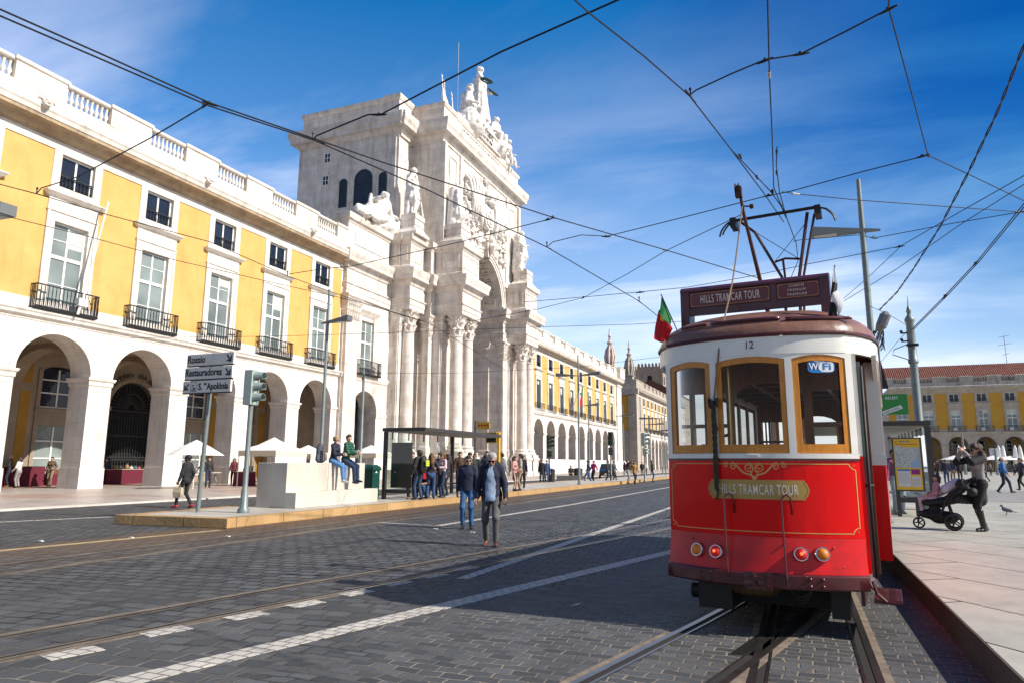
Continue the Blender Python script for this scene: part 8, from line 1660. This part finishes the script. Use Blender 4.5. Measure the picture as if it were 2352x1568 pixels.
soft('basket', [((0, .28, .30), (0, -.10, .24), .13, .18, ((0, 0, 1), .7)), ((0, .05, .20), (0, -.05, .2), .15, .15, ((0, 0, 1), .6)), ((0, .12, .36), (0, .12, .44), .12, .10)], .018, SBLK, st, .04, world=False)
soft('seat', [((-.12, .22, .52), (.12, .22, .52), .05, .05), ((0, .18, .53), (0, -.12, .58), .19, .21, ((0, 0, 1), .4)), ((0, -.12, .58), (0, -.42, .86), .21, .21, ((0, .68, .73), .4))], .018, SBLK, st, .05, world=False)
soft('canopy', [((-.16, -.40, .90), (.16, -.40, .90), .11, .11), ((-.17, -.56, .76), (.17, -.56, .76), .09, .09), ((-.15, -.30, .62), (.15, -.50, .60), .09, .09)], .02, SBLK, st, .06, fold=.008, ffreq=40, world=False)
soft('blanket', [((-.06, -.10, .80), (.02, -.30, .92), .09, .10), ((.05, .02, .72), (.1, -.2, .86), .07, .08)], .014, mat('white_blanket', (.62, .57, .66), .8), st, .05, fold=.008, ffreq=36, world=False)
ch = skel(hip=(0, 0, .58), feet=((-.07, .40, .16), (.07, .38, .14)), hands=((-.2, .18, .66), (.2, .12, .72)), look=(.75, 0), lean=(0, -.10))
bp_ = st.matrix_basis @ Vector((0, .10, 0)); fd = (-math.sin(R(78)), math.cos(R(78)))
person('little girl in pink jacket and pale trousers sitting in the stroller', (bp_.x, bp_.y, Z+.27), fd, 1.06, (.50, .22, .27), (.60, .45, .52), (.02, .015, .02), (.035, .018, .012), (.52, .29, .21), 'bob', ch, .0105)
PL = [('man in blue jacket and dark jeans striding left across the plaza', 2309, 1131, (.9, -.2), 1.75, (.02, .13, .42), (.02, .025, .05), 'balding', W_(.26)),
 ('dark-haired woman in navy jacket, back turned, right of the shelter', 2176, 1112, (.1, 1), 1.72, (.012, .016, .04), (.03, .05, .1), 'bun', None), ('man in black with glasses right of the shelter post, facing left', 2158, 1108, (-.9, -.2), 1.76, BLK, BLK, 'short', None), ('person in dark blue beyond the woman in navy', 2190, 1107, (.3, 1), 1.74, (.02, .03, .08), (.2, .14, .06), 'short', None), ('person in black behind the photographing woman, left side', 2206, 1106, (.2, -1), 1.76, BLK, BLK, 'short', None),
 ('person in blue jeans walking behind the photographing woman', 2257, 1106, (.9, 0), 1.7, (.03, .04, .06), (.03, .06, .14), 'short', W_(.2)), ('person in brown coat among the walkers before the parasols', 2266, 1105, (-.8, -.2), 1.68, (.10, .06, .04), BLK, 'bob', M_(.2)), ('person in dark clothes cut by the right edge of the view', 2350, 1125, (-.9, -.2), 1.75, (.02, .025, .05), BLK, 'short', W_(.2)), ('distant person in grey near the parasols', 2276, 1091, (.4, -1), 1.7, (.1, .1, .11), BLK, 'short', None), ('distant person in black near the parasols', 2330, 1090, (.4, -1), 1.72, BLK, BLK, 'short', None), ('distant person in navy near the parasols', 2343, 1091, (-.6, -1), 1.72, (.02, .03, .07), BLK, 'short', M_(.1)), ('distant person in red near the parasols', 2148, 1090, (-.6, -1), 1.7, (.3, .04, .04), BLK, 'short', None)]
for lab, x, y, f, ht, t_, b_, hs, J in PL: person(lab, G(x, y, Z), f, ht, t_, b_, hs=hs, J=J, h=.03, coat=.2 if 'coat' in lab else 0)
person('person in pale jeans standing behind the map panel, legs visible below', (2.36, 21.6, Z), (.3, -1), 1.74, (.35, .12, .25), (.42, .47, .55), (.25, .25, .26), h=.018)
for x, y in ((94, 1242), (302, 1234), (444, 1208), (523, 1231), (1000, 1214), (1085, 1222)):
    p = G(x, y, .004); b = MB(); b.rings([[(-.05, -.03, 0), (.05, -.035, 0), (.055, .03, 0), (-.04, .035, 0)], [(-.045, -.025, .012), (.05, -.03, .025), (.045, .03, .008), (-.035, .03, .02)]]); b.build('paper_scrap', PAPER, None, label='small white scrap of litter lying on the setts', cat='litter', group='scraps of litter on the road', origin=(p.x, p.y, .004), world=False).data.transform(Matrix.Translation((p.x, p.y, .004)))
# ------------------------------------------------------------------ overhead wires (at the height of a tram net, 6 m above the rails)
WIRE = mat('black_wire', (.012, .012, .013), .5); FIT = mat('dark_wire_fitting', (.03, .03, .032), .45, .5); INSU = mat('pale_insulator', (.42, .42, .40), .35)
def wire(label, pts, z=6.0, r=.010, fits=(), twist=False, name='overhead_wire', zs=None, two=None):
    P = [G(x, y, zs[i] if zs else z) for i, (x, y) in enumerate(pts)]
    # carry wires that leave the view a little further in the same direction
    for e, (x, y) in ((0, pts[0]), (-1, pts[-1])):
        if x <= 2 or x >= 2350 or y <= 2:
            d = (P[e]-P[1 if e == 0 else -2]); d.normalize(); q = P[e]+d*6
            if e == 0: P.insert(0, q)
            else: P.append(q)
    rt = root(name, label, 'wire', tuple(P[0]), 0)
    D = [];
    for a, b_ in zip(P, P[1:]):
        n_ = max(2, int((b_-a).length/1.2)); n_ = min(n_, 40)
        for k in range(n_): D.append(a.lerp(b_, k/n_))
    D.append(P[-1]); rad = [r*(1+.035*max(0, min(60, math.hypot(p.x, p.y)-16))*.35) for p in D]
    b = MB()
    if twist:
        for ph in (0, math.pi): b.tube([p+Vector((math.cos(i*.9+ph), math.sin(i*.9+ph), .4*math.sin(i*.9+ph)))*r*1.4 for i, p in enumerate([D[j].lerp(D[j+1], k/6) for j in range(len(D)-1) for k in range(6)])], r, 4)
    else: b.tube(D, rad, 5)
    b.build('wire', WIRE, rt)
    for (x, y, kind) in fits:
        c = G(x, y, z); dr = min(((P[i+1]-P[i]).normalized() for i in range(len(P)-1)), key=lambda d: 1) if len(P) < 3 else min(((P[i+1]-P[i]).normalized() for i in range(len(P)-1)), key=lambda d: min((c-(P[0])).cross(d).length, 9e9))
        k = min(range(len(P)-1), key=lambda i: (c-(P[i]+(P[i+1]-P[i])*max(0, min(1, (c-P[i]).dot(P[i+1]-P[i])/((P[i+1]-P[i]).length_squared+1e-9))))).length); dr = (P[k+1]-P[k]).normalized(); s = .62*max(1, math.hypot(c.x, c.y)/16)
        q = MB()
        if kind == 'c': q.tube([c-dr*.16*s, c-dr*.05*s, c+dr*.05*s, c+dr*.16*s], [.012*s, .026*s, .026*s, .012*s], 6); q.ball(c+Vector((0, 0, .03*s)), .034*s, 6, 5)
        if kind == 'i': q.tube([c-dr*.12*s, c+dr*.12*s], .028*s, 8)
        if kind == 'h': q.tube([c-dr*.3*s, c+dr*.3*s], .016*s, 5); q.tube([c, c+Vector((0, 0, .14*s))], .018*s, 5); q.ball(c+Vector((0, 0, .16*s)), .035*s, 6, 5)
        q.build('fitting' if kind != 'i' else 'insulator', INSU if kind == 'i' else FIT, rt)
    return rt
wire('thick contact wire from the top left corner, upper of two, crossing before the arch', [(0, 22), (240, 128), (482, 237), (875, 372), (1270, 500), (1530, 575), (1745, 640)], 6.0, .011, [(482, 239, 'c'), (1270, 500, 'c'), (1528, 575, 'i')])
wire('thick contact wire from the top left corner, lower of two, crossing before the arch', [(0, 37), (240, 140), (480, 244), (720, 322), (985, 438), (1256, 568), (1468, 692), (1518, 732)], 6.0, .011, [(718, 322, 'h'), (1256, 568, 'h'), (1468, 693, 'h')])
wire('contact wire passing low across the yellow windows to the arch columns, upper of two', [(0, 424), (84, 446), (248, 494), (482, 556), (660, 634), (815, 690), (985, 742), (1160, 848)], 6.0, .009, [(84, 446, 'h'), (660, 634, 'h')])
wire('contact wire passing low across the yellow windows to the arch columns, lower of two', [(0, 494), (200, 543), (378, 592), (620, 648), (800, 688), (960, 735)], 6.0, .008)
wire('span wire dropping from the double wires across the top left window', [(480, 238), (345, 318), (176, 408), (96, 432), (85, 444)], 6.05, .010, [(468, 245, 'c'), (180, 406, 'c')], name='span_wire')
wire('span wire rising over the arch to the top edge of the view', [(1420, 0), (1150, 120), (878, 262), (845, 264), (728, 312), (718, 322)], 6.05, .011, [(872, 264, 'c')], name='span_wire')
wire('span wire sloping across the middle of the arch', [(1270, 502), (1040, 560), (805, 612), (740, 618), (662, 630)], 6.05, .009, [(1258, 505, 'c')], name='span_wire')
wire('contact wire curving from the top edge down to the crossing above the pantograph', [(1320, 0), (1355, 32), (1480, 130), (1585, 222), (1680, 345), (1770, 440), (1800, 482), (1829, 560), (1833, 600), (1815, 642)], 6.0, .009, [(1586, 222, 'h'), (1772, 442, 'c')])
wire('contact wire running straight up from the crossing above the pantograph', [(1763, 0), (1767, 170), (1773, 300), (1777, 430), (1805, 500)], 6.0, .009, [(1767, 172, 'i'), (1775, 440, 'c')])
wire('short guide wire left of the crossing above the pantograph', [(1680, 345), (1700, 372), (1755, 445), (1800, 510)], 5.98, .009, [(1700, 360, 'c'), (1738, 408, 'c')], name='guide_wire')
wire('short guide wire right of the crossing above the pantograph', [(1785, 338), (1783, 380), (1790, 440), (1808, 505)], 5.98, .009, [(1784, 350, 'c'), (1784, 398, 'c'), (1795, 475, 'c')], name='guide_wire')
wire('bent span wire joining two contact wires near the top centre', [(1583, 220), (1598, 208), (1680, 170), (1757, 138), (1838, 125), (1940, 74), (2040, 22), (2042, 0)], 6.1, .010, [(1757, 140, 'c'), (1838, 125, 'c'), (2040, 23, 'c')], name='span_wire')
wire('span wire from the top edge down the right side of the sky to a ring', [(2042, 22), (2090, 200), (2131, 357)], 6.1, .008, [(2131, 357, 'c')], name='span_wire')
wire('span wire from the ring down left across the pantograph head', [(2131, 357), (1980, 395), (1815, 440), (1755, 452), (1560, 502), (1395, 543), (1336, 540), (1270, 556), (1257, 567)], 6.05, .009, [(2118, 360, 'c'), (1392, 544, 'c'), (1765, 450, 'c')], name='span_wire')
wire('span wire from the ring to the right edge of the view', [(2131, 357), (2240, 408), (2352, 462)], 6.1, .008, name='span_wire')
wire('span wire from the crossing to the right edge past the lamp post top', [(1797, 441), (1830, 446), (1968, 460), (2160, 474), (2352, 488)], 6.05, .008, [(1828, 446, 'i'), (2340, 488, 'i')], name='span_wire')
wire('span wire descending left from the trolley pole to the arch', [(1706, 492), (1620, 533), (1530, 576), (1440, 630), (1340, 684), (1228, 712), (1080, 738)], 6.0, .008, [(1340, 684, 'c')], name='span_wire')
wire('long thin span wire behind the roof sign up to the right edge', [(1204, 694), (1336, 683), (1470, 671), (1580, 660), (1740, 632), (1860, 606), (2068, 566), (2200, 490), (2352, 404)], 6.0, .008, [(1470, 672, 'c'), (2066, 567, 'c')], name='span_wire')
wire('thin level wire from the arch to the roof sign', [(1204, 752), (1450, 745), (1572, 738)], 6.0, .007, name='span_wire')
wire('twisted black cable falling from the right edge to the floodlight', [(2352, 105), (2290, 260), (2225, 395), (2160, 520), (2100, 615), (2060, 672), (2016, 716)], 5.6, .010, twist=True, name='twisted_cable', zs=[6.4, 6.3, 6.1, 5.8, 5.4, 5.1, 4.6])
wire('left of two cables rising from the green pole to the right edge', [(2094, 757), (2170, 680), (2245, 600), (2352, 468)], 6.0, .010, [(2170, 681, 'c'), (2240, 606, 'c')], name='feeder_cable', zs=[4.7, 5.2, 5.6, 6.0])
wire('right of two cables rising from the green pole to the right edge', [(2098, 757), (2175, 680), (2250, 600), (2352, 476)], 6.0, .010, name='feeder_cable', zs=[4.7, 5.2, 5.6, 6.0])
wire('span wire with a bent arm passing behind the lamp post to the right edge', [(1822, 555), (1835, 552), (1968, 540), (2010, 547), (2180, 515), (2352, 486)], 6.0, .008, [(2006, 547, 'c')], name='span_wire')
wire('steep thin wire from the right edge down behind the roof flag, upper', [(2352, 424), (2200, 520), (2060, 618), (1938, 692)], 6.0, .008, name='span_wire')
wire('steep thin wire from the small ring down behind the roof flag, lower', [(2068, 567), (2000, 632), (1938, 686)], 6.0, .007, name='span_wire')
wire('thin wire crossing the arcade windows and the arch columns low down', [(300, 776), (640, 772), (905, 764), (1204, 752)], 6.0, .007, name='span_wire')
wire('lowest thin wire from the plain grey pole across the columns to the tram', [(834, 857), (1050, 856), (1330, 842), (1525, 818)], 6.0, .007, name='span_wire', zs=[5.9, 6, 6, 6])
wire('slack thin wire from the floodlight to the green pole', [(1990, 700), (2040, 722), (2084, 748)], 4.8, .006, name='slack_wire')
wire('thin wire from the green pole down towards the tram roof', [(2086, 758), (2060, 786), (2024, 830)], 4.6, .006, name='slack_wire')
